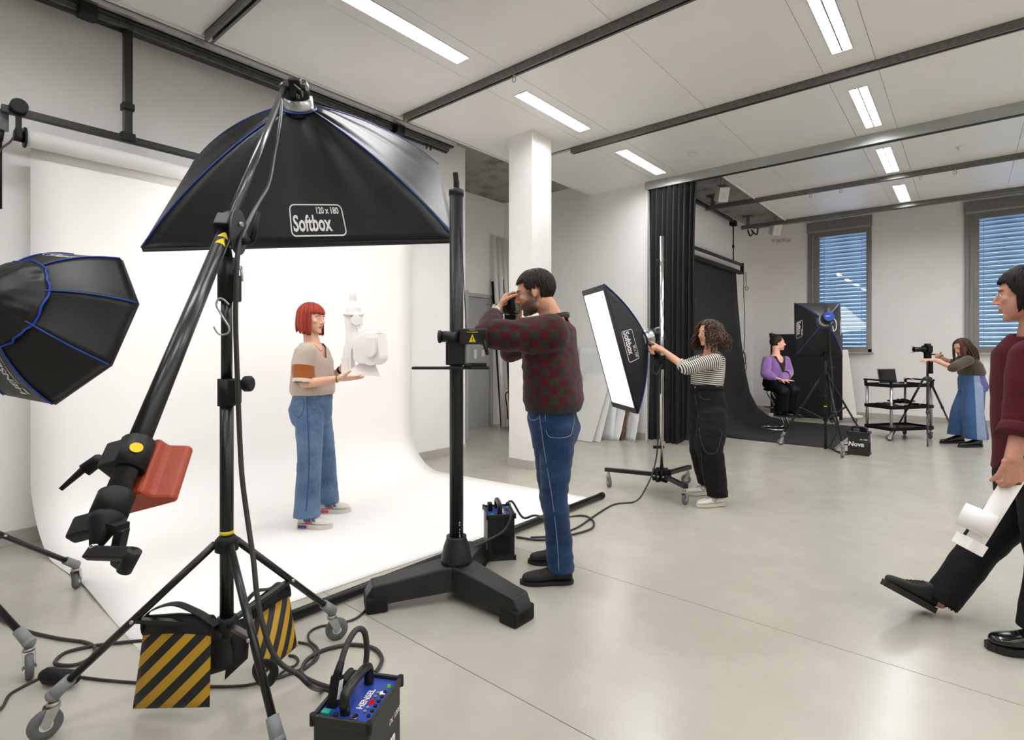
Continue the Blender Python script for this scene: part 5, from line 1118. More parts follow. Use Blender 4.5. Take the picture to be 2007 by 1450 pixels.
def finish_head(me, Hm, s, male=False, beard=False, nmat=None):
    """face detail after the surface has been fused; material slots: 0 skin 1 lips 2 brow 3 beard"""
    inv = np.array(Hm.inverted()); co = vget(me); h = np.c_[co, np.ones(len(co))] @ inv.T; h = h[:, :3] / s
    for sx in (-1, 1):
        d2 = ((h[:, 0] - sx * .031) / .017) ** 2 + ((h[:, 2] - .006) / .010) ** 2; g = np.exp(-d2) * (h[:, 1] > .04); h[:, 1] -= .0045 * g
    g = np.exp(-((h[:, 2] + .0593) / .0022) ** 2 - (h[:, 0] / .018) ** 2) * (h[:, 1] > .06); h[:, 1] -= .004 * g
    vset(me, (np.c_[h * s, np.ones(len(h))] @ np.array(Hm).T)[:, :3])
    f = h; sg = lambda x: 1 / (1 + np.exp(-np.clip(x, -30, 30))); near = (f[:, 1] > .055) & (f[:, 1] < .1) & (np.abs(f[:, 0]) < .06); out = np.zeros((len(f), 4)); out[:, 3] = 1
    out[:, 0] = sg((1 - ((f[:, 0] / .0215) ** 2 + ((f[:, 2] + .0593) / .0105) ** 2)) * 7) * (f[:, 1] > .07) * (f[:, 1] < .105)
    for sx in (-1, 1):
        bx = f[:, 0] * sx; bz = .0265 - ((bx - .03) / .02) ** 2 * .005; out[:, 1] = np.maximum(out[:, 1], sg((1 - np.abs(bx - .031) / .021) * 12) * sg((1 - np.abs(f[:, 2] - bz) / (.0045 if male else .0032)) * 5) * near)
    if beard:
        ax_ = np.abs(f[:, 0]); inh = (f[:, 1] < .115) & (ax_ < .09) & (f[:, 2] > -.135)
        low = sg((-.040 - .28 * np.clip(f[:, 1] - .055, -.02, .05) - f[:, 2]) / .004) * sg((f[:, 1] - .0 + .25 * (f[:, 2] + .1)) / .005)
        mou = np.exp(-((f[:, 0] / .022) ** 2 + ((f[:, 2] + .06) / .011) ** 2)) ; side = sg((ax_ - .05) / .004) * sg((.01 - f[:, 2]) / .006) * sg((f[:, 1] - .002) / .004) * sg((.034 - f[:, 1]) / .005)
        out[:, 2] = np.clip(np.maximum(low, side) * inh * (1 - out[:, 0]), 0, 1) * .9
    at = me.attributes.new('fm', 'FLOAT_COLOR', 'POINT'); at.data.foreach_set('color', out.ravel())
def eyes(parent, Hm, s):
    for sx in (-1, 1):
        c = V((sx * .031, .0715, .0055)) * s; o = MB(Hm).ell(c, .0112 * s, n=14, m=10).build('eye', 'eyewhite', parent)
        MB(Hm).ell(c + V((0, .0082, -.0005)) * s, (.0055 * s, .0035 * s, .0055 * s), n=12, m=8).build('iris', 'iris', o)
        MB(Hm).tube([(V((sx * .031 + .0135 * q, .0785 - .004 * q * q, .0115 - .004 * q * q))) * s for q in (-1, -.5, 0, .5, 1)], .0013 * s, 6).build('eyelashes', 'lash', o)
M['eyewhite'] = mat('eye_white', '#ded8d2', .25, var=0); M['iris'] = mat('iris', '#2a1d14', .15, var=0); M['lash'] = mat('dark_lashes', '#1a1210', .7, var=0)
def skin(name, c, lip, brow, beard='#4a352b'):
    m = mat(name, c, .48, var=.07, vs=22, bump=.04, bs=260, sss=.12); nt = m.node_tree; b = nt.nodes['Principled BSDF']; src = b.inputs['Base Color'].links[0].from_socket
    at = N(nt, 'ShaderNodeAttribute'); at.attribute_name = 'fm'; sp = N(nt, 'ShaderNodeSeparateColor'); nt.links.new(at.outputs['Color'], sp.inputs[0])
    for i, q in enumerate((lip, brow, beard)):
        n = N(nt, 'ShaderNodeMix', data_type='RGBA'); nt.links.new(sp.outputs[i], n.inputs[0]); nt.links.new(src, n.inputs[6]); n.inputs[7].default_value = C(q); src = n.outputs[2]
    nt.links.new(src, b.inputs['Base Color']); return m
M['skin1'] = skin('fair_skin', '#dfae96', '#b4655a', '#7d4a38'); M['skin2'] = skin('fair_tanned_skin', '#d09b7e', '#b0705f', '#3a2a22'); M['skin3'] = skin('warm_skin', '#d3a085', '#ac6a5c', '#3a2a22')
M['skin4'] = skin('pale_pink_skin', '#e0ae9a', '#b4525a', '#33241f'); M['skin6'] = skin('reddish_skin', '#c28a74', '#a5685a', '#2c201a')
def hairmat(name, c, c2):
    m = mat(name, c, .55, var=0, spec=.25); nt = m.node_tree; b = nt.nodes['Principled BSDF']; at = N(nt, 'ShaderNodeAttribute'); at.attribute_name = 'hv'
    mx = N(nt, 'ShaderNodeMix', data_type='RGBA'); mx.inputs[6].default_value = C(c); mx.inputs[7].default_value = C(c2); nt.links.new(at.outputs['Fac'], mx.inputs[0]); nt.links.new(mx.outputs[2], b.inputs['Base Color']); return m
M['hair_red'] = hairmat('copper_red_hair', '#7a2218', '#a8402c'); M['hair_dark'] = hairmat('dark_brown_hair', '#16110d', '#2e251e'); M['hair_curly'] = hairmat('brown_curly_hair', '#2b1d14', '#5a4230')
M['hair_long'] = hairmat('long_brown_hair', '#2c1d15', '#5d412e'); M['hair_bun'] = hairmat('near_black_hair', '#17100e', '#33241d'); M['hair_walk'] = hairmat('very_dark_hair', '#0e0908', '#1c130f')
SC, SR = V((0, -.014, .03)), V((.080, .100, .0925))
def scalp(az, el, k=1.0):                 # az 0 = forward, positive to +x ; el elevation
    return SC + V((SR.x * math.cos(el) * math.sin(az), SR.y * math.cos(el) * math.cos(az), SR.z * math.sin(el))) * k
class Hair:
    def __init__(s, Hm, sc): s.mb = MB(); s.H = Hm; s.s = sc; s.hv = []
    def w(s, p): return s.H @ (p * s.s)
    def clump(s, pts, r, flat=.45, n=6, tip=.25, cen=None):
        m = len(pts); rs = [r * (.6 + .4 * min(1, i / (m * .25))) * (1 if i < m * .7 else 1 - (1 - tip) * (i - m * .7) / (m * .3)) for i in range(m)]
        c = cen or s.w(SC); out = (pts[m // 2] - c); b = len(s.mb.v)
        tan = (pts[-1] - pts[0]); up = out - tan * (out.dot(tan) / max(tan.length_squared, 1e-9)); up = up.normalized() if up.length > 1e-6 else UP
        s.mb.tube(pts, [(q, q * flat) for q in rs], n, up=up); s.hv += [random.random()] * (len(s.mb.v) - b)
    def cap(s, bound, k=1.0, n=48, m=10):
        b = len(s.mb.v)
        def f(u, v):
            az = 2 * math.pi * u; e0 = bound(az if az < math.pi else az - 2 * math.pi); return s.w(scalp(az, e0 + (math.pi / 2 - e0) * v, k))
        s.mb.grid(f, n, m, .004, cu=True); s.hv += [.3] * (len(s.mb.v) - b)
    def build(s, m, parent, name='hair'):
        o = s.mb.build(name, m, parent); a = o.data.attributes.new('hv', 'FLOAT', 'POINT'); a.data.foreach_set('value', s.hv[:len(o.data.vertices)]); return o
def arc(h, az, e0, e1, k0=1.0, k1=1.0, n=6, daz=0): return [h.w(scalp(az + daz * i / n, e0 + (e1 - e0) * i / n, k0 + (k1 - k0) * i / n)) for i in range(n + 1)]
def shoe(parent, heel, toe, w, hgt, m_up, m_sole, sole_t=.025, collar=.5, accents=(), laces=None, name='shoe', up=UP, boot=0):
    d = (toe - heel); L = d.length; d.normalize(); x = d.cross(up).normalized(); u = x.cross(d); S = MB(); secs = []
    prof = [(0.0, .40, .74), (.015, .62, .84), (.05, .78, 1.0), (.14, .86, 1.05), (.25, .84, 1.0), (.38, .82, .82), (.5, .88, .66), (.64, .98, .54), (.74, 1.0, .49), (.84, .92, .44), (.91, .77, .40), (.96, .58, .35), (.985, .40, .29), (1.0, .2, .22)]
    for t, kw, kh in prof:
        hh = hgt * kh; secs.append((heel + d * (t * L) + u * (sole_t + hh * .5 - .004), x * w * .5 * kw, u * (hh * .5)))
    loft(S, secs, 20, 2.8)
    if boot: S.cyl(heel + d * L * .17 + u * .04, heel + d * L * .15 + u * (hgt + boot), w * .40, w * .40, n=20)
    me = remesh(S, .006, 5); o = place(me, name, m_up, parent)
    so = MB(); pl = []
    for sgn in (1, -1):
        seq = prof if sgn > 0 else prof[::-1]
        for t, kw, kh in seq: pl.append((t * L + (.012 if t == 1 else (-.006 if t == 0 else 0)), sgn * w * .5 * (kw + .06)))
    fr = mtx(heel, d, -x, u) if d.cross(-x).dot(u) > 0 else mtx(heel, d, x, u)
    so.prism(pl, sole_t, fr); so.build('sole', m_sole, o)
    if laces:
        l = MB()
        for k in range(5):
            t = .36 + k * .07; c = heel + d * (t * L); hh = sole_t + hgt * (.86 - k * .085)
            l.tube([c - x * w * .24 + u * (hh - .012), c + u * (hh + .003), c + x * w * .24 + u * (hh - .012)], .0028, 6)
        l.build('laces', laces, o)
    for (poly, mm) in accents:            # coloured side panels on both flanks, poly in (along 0..1, height m)
        for sgn in (-1, 1):
            A = MB(); vs = []
            for t, z in poly:
                kw = np.interp(t, [q[0] for q in prof], [q[1] for q in prof]); kh = np.interp(t, [q[0] for q in prof], [q[2] for q in prof]); hh = hgt * kh
                y = min(.98, abs((z - hh * .5) / (hh * .5))); ww = w * .5 * kw * (1 - y ** 2.8) ** (1 / 2.8) + .004; vs.append(heel + d * (t * L) + u * (sole_t + z) + x * sgn * ww)
            A.add(vs, [tuple(range(len(vs)))]); solid(A.build('side_panel', mm, o), .002)
    return o
def uvattr(o, bones, org):
    """per-point coordinates along (v) and around (u) the nearest limb; bones: (a, b, ref, radius, v offset)"""
    co = vget(o.data) + np.array(org); best = np.full(len(co), 1e9); uv = np.zeros((len(co), 3))
    for bi, (a, b, ref, r, off) in enumerate(bones):
        a_, b_ = np.array(a), np.array(b); d = b_ - a_; L = np.linalg.norm(d); d = d / L; t = (co - a_) @ d; tc = np.clip(t, 0, L); q = co - a_ - tc[:, None] * d; dist = np.linalg.norm(q, axis=1) - r
        x = np.array(ref) - d * (np.array(ref) @ d); x /= np.linalg.norm(x); y = np.cross(d, x); ang = np.arctan2(q @ y, q @ x); k = dist < best
        best[k] = dist[k]; uv[k, 0] = ang[k] * r; uv[k, 1] = t[k] + off; uv[k, 2] = bi
    at = o.data.attributes.new('suv', 'FLOAT_VECTOR', 'POINT'); at.data.foreach_set('vector', uv.ravel())
def fabric(name, col, rough=.85, bump=.15, bs=180, var=.1, vs=10, sheen=.2): return mat(name, col, rough, var=var, vs=vs, bump=bump, bs=bs, sheen=sheen, spec=.25)
def attr_mat(name, build, rough=.85, bump=.12, bs=200, sheen=.2):
    m = mat(name, '#808080', rough, var=0, bump=bump, bs=bs, sheen=sheen, spec=.25); nt = m.node_tree; at = N(nt, 'ShaderNodeAttribute'); at.attribute_name = 'suv'
    sx = N(nt, 'ShaderNodeSeparateXYZ'); nt.links.new(at.outputs['Vector'], sx.inputs[0]); out = build(nt, sx); nt.links.new(out, nt.nodes['Principled BSDF'].inputs['Base Color']); return m
def mth(nt, op, a, b=None):
    n = N(nt, 'ShaderNodeMath', operation=op)
    for i, q in enumerate((a, b)):
        if q is None: continue
        if isinstance(q, (int, float)): n.inputs[i].default_value = q
        else: nt.links.new(q, n.inputs[i])
    return n.outputs[0]
def mixc(nt, f, a, b):
    n = N(nt, 'ShaderNodeMix', data_type='RGBA')
    if isinstance(f, float): n.inputs[0].default_value = f
    else: nt.links.new(f, n.inputs[0])
    for i, q in ((6, a), (7, b)):
        if isinstance(q, str): n.inputs[i].default_value = C(q)
        else: nt.links.new(q, n.inputs[i])
    return n.outputs[2]
def nz_(nt, sc, det=4):
    tc = N(nt, 'ShaderNodeTexCoord'); n = N(nt, 'ShaderNodeTexNoise'); n.inputs['Scale'].default_value = sc; n.inputs['Detail'].default_value = det; nt.links.new(tc.outputs['Object'], n.inputs['Vector']); return n.outputs[0]
def denim(name, dark, light, fade=.5):
    def b(nt, sx):
        n = mth(nt, 'ADD', mth(nt, 'MULTIPLY', nz_(nt, 5), .7), mth(nt, 'MULTIPLY', nz_(nt, 60), .3)); n = mth(nt, 'MULTIPLY', mth(nt, 'SUBTRACT', n, .35), 3.0 * fade)
        n2 = N(nt, 'ShaderNodeClamp'); nt.links.new(n, n2.inputs[0]); return mixc(nt, n2.outputs[0], dark, light)
    return attr_mat(name, b, .8, .25, 300, .1)
def seams(parent, lines, m, r=.0022):
    for i, l in enumerate(lines): MB().tube(spl(l, 5), r, 6).build('seam', m, parent)
def to_surface(me_obj, p, direction, org):   # drop a point on the cloth along a direction
    ok, loc, n, _ = me_obj.ray_cast(p - org, direction); return (loc + org, n) if ok else (None, direction)
CAMP = V((0, 0, CAMH))
def onsurf(o, t, pts, off=.004):       # points seen at these places of the photograph, on the cloth
    out = []
    for px, py in pts:
        d = (P(px, py, 1) - CAMP).normalized(); q, n = to_surface(o, CAMP, d, ORG[t.name])
        if q is not None: out.append(q - d * off)
    return out
# ================================================================ people
def person(label, foot, J, fp, fc, Hm, s, mats, male=False, beard=False, vox=.005, hands=(), tor=1.0, feet=(), chest_k=1.0, arm_k=1.0, showeyes=True, leg_k=1.0):
    t = thing('person', V((foot.x, foot.y, 0)), label, 'person'); g = lambda k: J[k]
    lp, lc = UP.cross(fp), UP.cross(fc); b = MB(); up_c = (J['nec'] - J['che']).normalized()
    loft(b, [(J['pel'] - UP * .06, lp * .13 * tor, fp * .08 * tor), (J['pel'], lp * .15 * tor, fp * .10 * tor), (J['wai'], lp * .12 * tor, fp * .085 * tor), (J['che'], lc * .15 * tor * chest_k, fc * .105 * tor * chest_k), (J['che'].lerp(J['nec'], .62), lc * .145 * tor * chest_k, fc * .085 * tor * chest_k), (J['nec'], lc * .06 * tor, fc * .055 * tor)], 24, 2.2)
    hb = Hm @ (V((0, -.03, -.055)) * s); limb(b, [J['nec'] - up_c * .03, J['nec'].lerp(hb, .5), hb], [.064 * s, .054 * s, .056 * s], 18)
    for q in 'LR':
        limb(b, [J['s' + q], J['s' + q].lerp(J['e' + q], .5), J['e' + q]], [.047 * arm_k, .042 * arm_k, .035 * arm_k]); limb(b, [J['e' + q], J['e' + q].lerp(J['w' + q], .3), J['w' + q]], [.036 * arm_k, .037 * arm_k, .0245 * arm_k])
        limb(b, [J['h' + q], J['k' + q]], [.075 * leg_k, .048 * leg_k]); limb(b, [J['k' + q], J['a' + q]], [.048 * leg_k, .034])
    head_shape(b, Hm, s, male)
    for h in hands: hand(b, **h)
    for f in feet: b.ell(f, .03)
    me = remesh(b, vox, 3, .45); finish_head(me, Hm, s, male, beard); o = place(me, 'body', mats, t)
    if showeyes: eyes(t, Hm, s)
    return t, o
def garment(t, name, m, lofts, limbs, vox=.008, it=8, wr=.004, fr=(14, 14, 30), foci=(), keep=None, seed=0, thick=.004, bones=None, ends=()):
    b = MB()
    for l in lofts: loft(b, l, 32, 2.3)
    for p, r in limbs: limb(b, p, r, 20)
    me = remesh(b, vox, it)
    if wr: wrinkle(me, wr, fr, seed, foci)
    if ends:
        def kk(c):
            k = np.ones(len(c), bool)
            for p, d, r in ends: q = c - np.array(p); k &= ~((q @ np.array(d) > 0) & ((q ** 2).sum(1) < r * r))
            return k & keep(c) if keep else k
        cut(me, kk)
    elif keep: cut(me, keep)
    o = place(me, name, m, t)
    if (keep or ends) and thick: solid(o, thick)
    if bones: uvattr(o, bones, ORG[t.name])
    return o
def hframe(c, f, up=UP):
    f = f.normalized(); x = f.cross(up).normalized(); return mtx(c, x, f, x.cross(f))
def local(c, O, x, y, z): q = c - np.array(O); return q @ np.array(x), q @ np.array(y), q @ np.array(z)

# ---------------------------------------------------------------- red haired woman with the white model
f1 = (RV * .95 - DV * .3).normalized(); l1 = UP.cross(f1); D1 = 4.17
hR, tR = PF(586, 1033), PF(648, 1036); hL, tL = PF(627, 1004), PF(685, 1004)
for q in (hR, tR, hL, tL): q.z = 0.004
J1 = dict(pel=P(612, 800, D1), wai=P(613, 765, D1), che=P(613, 712, D1), nec=P(612, 670, D1), sR=P(603, 690, 4.03), sL=P(622, 690, 4.31), eR=P(596, 752, 3.98), eL=P(640, 745, 4.36), wR=P(664, 742, 3.97), wL=P(669, 724, 4.27),
          hR=P(606, 805, 4.09), hL=P(622, 805, 4.25), kR=P(607, 895, 4.05), kL=P(635, 892, 4.32), aR=hR + (tR - hR) * .25 + UP * .11, aL=hL + (tL - hL) * .25 + UP * .11)
H1 = hframe(P(612, 625, 4.16), RV * .95 - DV * .31 - UP * .05); s1_ = 1.0
p1_, b1 = person('woman with red bob in beige knit top and blue jeans holding a white cardboard model', (hR + tL) / 2, J1, f1, f1, H1, s1_, ['skin1'], vox=.0042, tor=.98, chest_k=.97, arm_k=.95,
    hands=[dict(w=J1['wR'], d=RV * .97 - UP * .02 + DV * .1, nrm=UP * .9 + DV * .35, curl=(.12, .1, .1, .15), thumb=1, s=.95, tcurl=.2), dict(w=J1['wL'], d=UP * .85 + RV * .35, nrm=RV * .9 - DV * .1, curl=(.3, .3, .3, .35), thumb=-1, s=.95)])
def knit_b(nt, sx):
    arm = mth(nt, 'GREATER_THAN', sx.outputs[2], .5); v = sx.outputs[1]; n = nz_(nt, 40)
    rib = mth(nt, 'MULTIPLY', mth(nt, 'ADD', mth(nt, 'SINE', mth(nt, 'MULTIPLY', sx.outputs[0], 900)), 1), .12)
    base = mixc(nt, mth(nt, 'ADD', mth(nt, 'MULTIPLY', n, .5), rib), '#b3a193', '#c9bbaf'); rust = mixc(nt, n, '#8f4a1c', '#a65a26'); cream = mixc(nt, n, '#d3c0ac', '#dfd0c0')
    k1 = mth(nt, 'MULTIPLY', arm, mth(nt, 'GREATER_THAN', v, .105)); k2 = mth(nt, 'MULTIPLY', arm, mth(nt, 'GREATER_THAN', v, .205)); return mixc(nt, k2, mixc(nt, k1, base, rust), cream)
M['knit1'] = attr_mat('beige_rib_knit', knit_b, .9, .3, 260, .3)
def keep1(c):
    x, y, z = local(c, J1['nec'], l1, f1, UP); return ~(((y > .0) & (z > -.125) & (np.abs(x) < .012 + (z + .125) * .55)) | ((x ** 2 + (y - .0) ** 2 < .075 ** 2) & (z > -.06)))
sw1 = garment(p1_, 'knit_top', 'knit1', [[(J1['wai'] - UP * .035, l1 * .165, f1 * .135), (J1['wai'] + UP * .0, l1 * .18, f1 * .15), (J1['wai'].lerp(J1['che'], .5), l1 * .175, f1 * .142), (J1['che'] + UP * .02, l1 * .172, f1 * .128), (J1['nec'] - UP * .05, l1 * .15, f1 * .095), (J1['nec'] - UP * .005, l1 * .085, f1 * .07)]],
    [([J1['sR'] - UP * .0, J1['sR'].lerp(J1['eR'], .4) - f1 * .02], [.07, .075]), ([J1['sL'], J1['sL'].lerp(J1['eL'], .4)], [.068, .07])], .007, 12, .0045, (12, 12, 22), [(J1['eR'], .1), (J1['wai'], .12)], keep1, 3, ends=[(J1['wai'] - UP * .03, -UP, .25)],
    bones=[(J1['wai'], J1['nec'], f1, .175, 0)])
FAR = (V((90, 0, 0)), V((90, 0, 1)), V((1, 0, 0)), .1, 0)
for a_, e_, fo in (('sR', 'eR', -f1 * .022), ('sL', 'eL', V())):
    A_, E_ = J1[a_], J1[e_]; garment(p1_, 'sleeve', 'knit1', [], [([A_, A_.lerp(E_, .5) + fo, E_ + UP * .0], [.072, .082, .078])], .007, 6, .004, (12, 12, 22), [(E_, .1)], None, 5, ends=[(E_ - (E_ - A_).normalized() * .005, (E_ - A_).normalized(), .14)], bones=[FAR, (A_, E_, f1, .06, 0)])
M['denim1'] = denim('faded_blue_denim', '#3f597c', '#7f9bb8', .55); M['denim_seam'] = mat('denim_stitching', '#33476a', .8, var=.1)
j1 = garment(p1_, 'jeans', 'denim1', [[(J1['wai'] - UP * .0, l1 * .152, f1 * .118), (J1['wai'] - UP * .06, l1 * .165, f1 * .128 ), (J1['pel'] - UP * .0 - f1 * .015, l1 * .172, f1 * .142), (J1['pel'] - UP * .06 - f1 * .012, l1 * .165, f1 * .138), (J1['pel'] - UP * .13 - f1 * .005, l1 * .14, f1 * .118)]],
    [([J1['hR'] - UP * .02, J1['kR'].lerp(J1['hR'], .5), J1['kR'], J1['aR'].lerp(J1['kR'], .4), J1['aR'] - UP * .03], [.105, .1, .088, .09, .1]), ([J1['hL'] - UP * .02, J1['kL'].lerp(J1['hL'], .5), J1['kL'], J1['aL'].lerp(J1['kL'], .4), J1['aL'] - UP * .03], [.102, .098, .087, .088, .095])], .008, 6, .005, (9, 9, 16), [(J1['kR'], .1), (J1['kL'], .1), (J1['pel'], .12)], None, 8, ends=[(V((J1['aR'].x, J1['aR'].y, .092)), -UP, .2), (V((J1['aL'].x, J1['aL'].y, .092)), -UP, .2)], bones=[(J1['hR'], J1['aR'], f1, .1, 0), (J1['hL'], J1['aL'], f1, .1, 0)])
seams(j1, [onsurf(j1, p1_, ((602, 776), (603, 820), (605, 860), (606, 900), (605, 940), (602, 980), (600, 1002)))], 'denim_seam', .003)
seams(j1, [onsurf(j1, p1_, ((579, 782), (594, 784), (594, 806), (586, 818), (578, 812))), onsurf(j1, p1_, ((606, 780), (612, 783), (624, 782), (632, 774)))], 'denim_seam', .002)
M['leather'] = mat('brown_leather', '#7a4527', .5, var=.1); M['brass'] = mat('dull_brass', '#8a6b3a', .35, .8, var=.1)
blt = MB(); loft(blt, [(J1['wai'] - UP * .018, l1 * .158, f1 * .128), (J1['wai'] + UP * .016, l1 * .156, f1 * .126)], 32, 2.3); bo = blt.build('belt', 'leather', p1_); MB().box(J1['wai'] + f1 * .129 - UP * .001, (.01, .05, .04), .004, Matrix.Rotation(math.atan2(f1.y, f1.x), 3, 'Z')).build('buckle', 'brass', bo)
M['sh_white'] = mat('off_white_shoe', '#d9d4cc', .6, var=.06, vs=30); M['sh_sole'] = mat('white_grey_sole', '#cfcac2', .6, var=.06); M['teal'] = mat('teal_panel', '#16757e', .6); M['pink'] = mat('hot_pink_panel', '#d3346a', .55); M['purple'] = mat('dark_purple_panel', '#4a3a78', .55)
acc = [([(.2, .055), (.46, .05), (.44, .026), (.24, .03)], 'teal'), ([(.22, .028), (.5, .022), (.5, .012), (.3, .008)], 'pink'), ([(.5, .045), (.62, .034), (.6, .022), (.5, .03)], 'teal')]
for a, c in ((hR, tR), (hL, tL)):
    so_ = shoe(p1_, a, c, .095, .085, 'sh_white', 'sh_sole', .032, accents=acc, laces='whiteplas')
    d = (c - a).normalized(); x = d.cross(UP)
    for sg in (-1, 1): MB().bar(a + d * .02 + x * sg * .05 + UP * .018, a + d * .085 + x * sg * .051 + UP * .018, .006, .018).build('heel_window', 'purple' if a is hR else 'pink', so_)
h = Hair(H1, s1_); h.cap(lambda az: math.radians(22) if abs(az) < 1.0 else math.radians(-28) if abs(az) > 1.35 else math.radians(22 - 50 * (abs(az) - 1) / .35), 1.015)
for i in range(210):
    az = math.pi + random.uniform(-2.05, 2.05); az = (az + math.pi) % (2 * math.pi) - math.pi; k = 1.03 + random.uniform(0, .06); e0 = random.uniform(.3, 1.45)
    p = arc(h, az, e0, -.05, k, k + .04, 6); zend = -.088 - .03 * (1 - abs(az) / math.pi) * 1.6 + random.uniform(-.012, .012); last = H1.inverted() @ p[-1] / s1_; q = []
    for j in range(1, 7): z = last.z + (zend - last.z) * j / 6; fl = 1 + .05 * math.sin(j / 6 * 2.6) - .05 * (j / 6) ** 2; q.append(h.w(V((last.x * fl, (last.y + .012) * fl - .012 + .018 * (j / 6) ** 2 * (abs(az) < 2.2), z))))
    h.clump(p + q, random.uniform(.009, .014), .4, tip=.35)
for i in range(70):
    az = random.uniform(-1.15, 1.15); k = 1.03 + random.uniform(0, .035); h.clump(arc(h, az, random.uniform(.9, 1.4), math.radians(random.uniform(3, 9)) + .12 * max(0, abs(az) - .7), k, k + .05, 8), random.uniform(.007, .011), .4, tip=.3)
h.build('hair_red', p1_)
MB().tube([J1['wR'] - RV * .012 + (UP * math.cos(a) + DV * math.sin(a)) * .027 for a in [2 * math.pi * i / 16 for i in range(16)]], .0045, 8, closed=True).build('bracelet', 'brass', p1_)
wd = (J1['wL'] - J1['eL']).normalized(); wf = frame_z(wd); q = J1['wL'] - wd * .012
MB().tube([q + wf @ V((math.cos(a) * .028, math.sin(a) * .028, 0)) for a in [2 * math.pi * i / 16 for i in range(16)]], [(.004, .013)] * 16, 8, closed=True, up=wd).build('wrist_watch', 'black', p1_)
MB().tube(spl([to_surface(b1, J1['nec'] + l1 * x + UP * z + f1 * .4, -f1, ORG[p1_.name])[0] + f1 * .002 for x, z in ((-.045, -.02), (-.03, -.045), (0, -.07), (.03, -.045), (.045, -.02)) if to_surface(b1, J1['nec'] + l1 * x + UP * z + f1 * .4, -f1, ORG[p1_.name])[0] is not None], 4), .0016, 6).build('necklace', 'brass', p1_)
# the white cardboard model she holds
D0 = 4.12
def mm(px, py, d=0): return P(px, py, D0 + d)
mo = thing('cardboard_model', mm(708, 742), 'white cardboard microscope model held by the red haired woman', 'cardboard model')
M['card'] = mat('white_card', '#efecea', .75, var=.012)
tilt = (mm(690, 551) - mm(694, 592)).normalized()
MB().cyl(mm(692, 596), mm(691, 552), .0255, n=28).build('eyepiece_tube', 'card', mo)
MB().cyl(mm(693, 614), mm(693, 592), .056, .045, n=28).build('ocular_collar', 'card', mo)
MB().cyl(mm(693, 619), mm(693, 613), .076, .078, n=32).build('collar_disc', 'card', mo)
MB().cyl(mm(698, 627, -.1), mm(699, 627, .06), .038, n=28).cyl(mm(698, 637), mm(698, 620), .05, n=28).build('objective_drum', 'card', mo)
fr = mtx(mm(680, 700, -.045), RV, UP, DV); k_ = D0 / FPX
arm_ = [(674, 618), (688, 620), (700, 640), (704, 655), (696, 668), (688, 690), (688, 740), (670, 740), (672, 690), (678, 660)]
MB().prism([((x - 680) * k_, (700 - y) * k_) for x, y in arm_], .11, fr).build('arm', 'card', mo)
pl_ = [(688, 668), (700, 655), (716, 646), (742, 646), (744, 654), (718, 655), (704, 663), (692, 675)]
MB().prism([((x - 680) * k_, (700 - y) * k_) for x, y in pl_], .15, mtx(mm(680, 700, -.09), RV, UP, DV)).build('stage_plate', 'card', mo)
bd_ = [(691, 672), (704, 662), (720, 654), (743, 655)] + [(728.5 + 19 * math.cos(a) + 0, 697 + 18 * math.sin(a)) for a in [math.radians(q) for q in range(0, 130, 18)]] + [(705, 712), (694, 706)]
ob_ = MB().prism([((x - 680) * k_, (700 - y) * k_) for x, y in bd_], .15, mtx(mm(680, 700, -.08), (RV * .97 - DV * .22).normalized(), UP, (DV * .97 + RV * .22).normalized())).build('main_body', 'card', mo)
u_ = [(-.045, .09), (.045, .09), (.045, -.02)] + [(.045 * math.cos(a), -.02 + .045 * math.sin(a)) for a in [math.radians(-20 * q) for q in range(1, 9)]] + [(-.045, -.02)]
MB().prism([(x * .9, y * .9) for x, y in u_], .02, mtx(mm(729, 684, -.14), (RV * .9 - DV * .44).normalized(), UP, -(DV * .9 + RV * .44).normalized())).build('round_front', 'card', mo)
bs_ = [(-.12, -.055), (.145, -.055), (.10, .055), (-.04, .055)]
b_ = MB(); A = [mm(672, 735, -.09), mm(746, 738, -.07), mm(742, 736, .12), mm(676, 733, .1)]; B = [mm(706, 710, -.05), mm(735, 712, -.04), mm(735, 712, .06), mm(706, 710, .06)]
b_.add(A + B, [(3, 2, 1, 0), (4, 5, 6, 7), (0, 1, 5, 4), (1, 2, 6, 5), (2, 3, 7, 6), (3, 0, 4, 7)]); b_.build('wedge_foot', 'card', mo)
MB().box(mm(679, 716), (.05, .1, .12), 0, rzm).build('rear_block', 'card', mo)

# ---------------------------------------------------------------- photographer
f2 = (-RV * .88 + DV * .47).normalized(); l2 = UP.cross(f2); D2 = 3.17
h2, t2_ = PF(1121, 1141), PF(1023, 1144); h3, t3 = PF(1114, 1103), PF(1038, 1103)
for q in (h2, t2_, h3, t3): q.z = .004
J2 = dict(pel=P(1085, 835, D2), wai=P(1082, 795, D2), che=P(1078, 690, D2), nec=P(1084, 620, D2), sL=P(1078, 646, 2.99), sR=P(1062, 650, 3.38), eL=P(951, 652, 2.96), eR=P(1000, 690, 3.5), wL=P(977, 606, 3.16), wR=P(1016, 632, 3.42),
          hL=P(1092, 842, 3.09), hR=P(1076, 842, 3.27), kL=P(1087, 968, 3.09), kR=P(1080, 962, 3.30), aL=h2 + (t2_ - h2) * .22 + UP * .11, aR=h3 + (t3 - h3) * .22 + UP * .11)
H2 = hframe(P(1048, 574, 3.16), -RV * .94 + DV * .22 - UP * .22); s2_ = 1.12
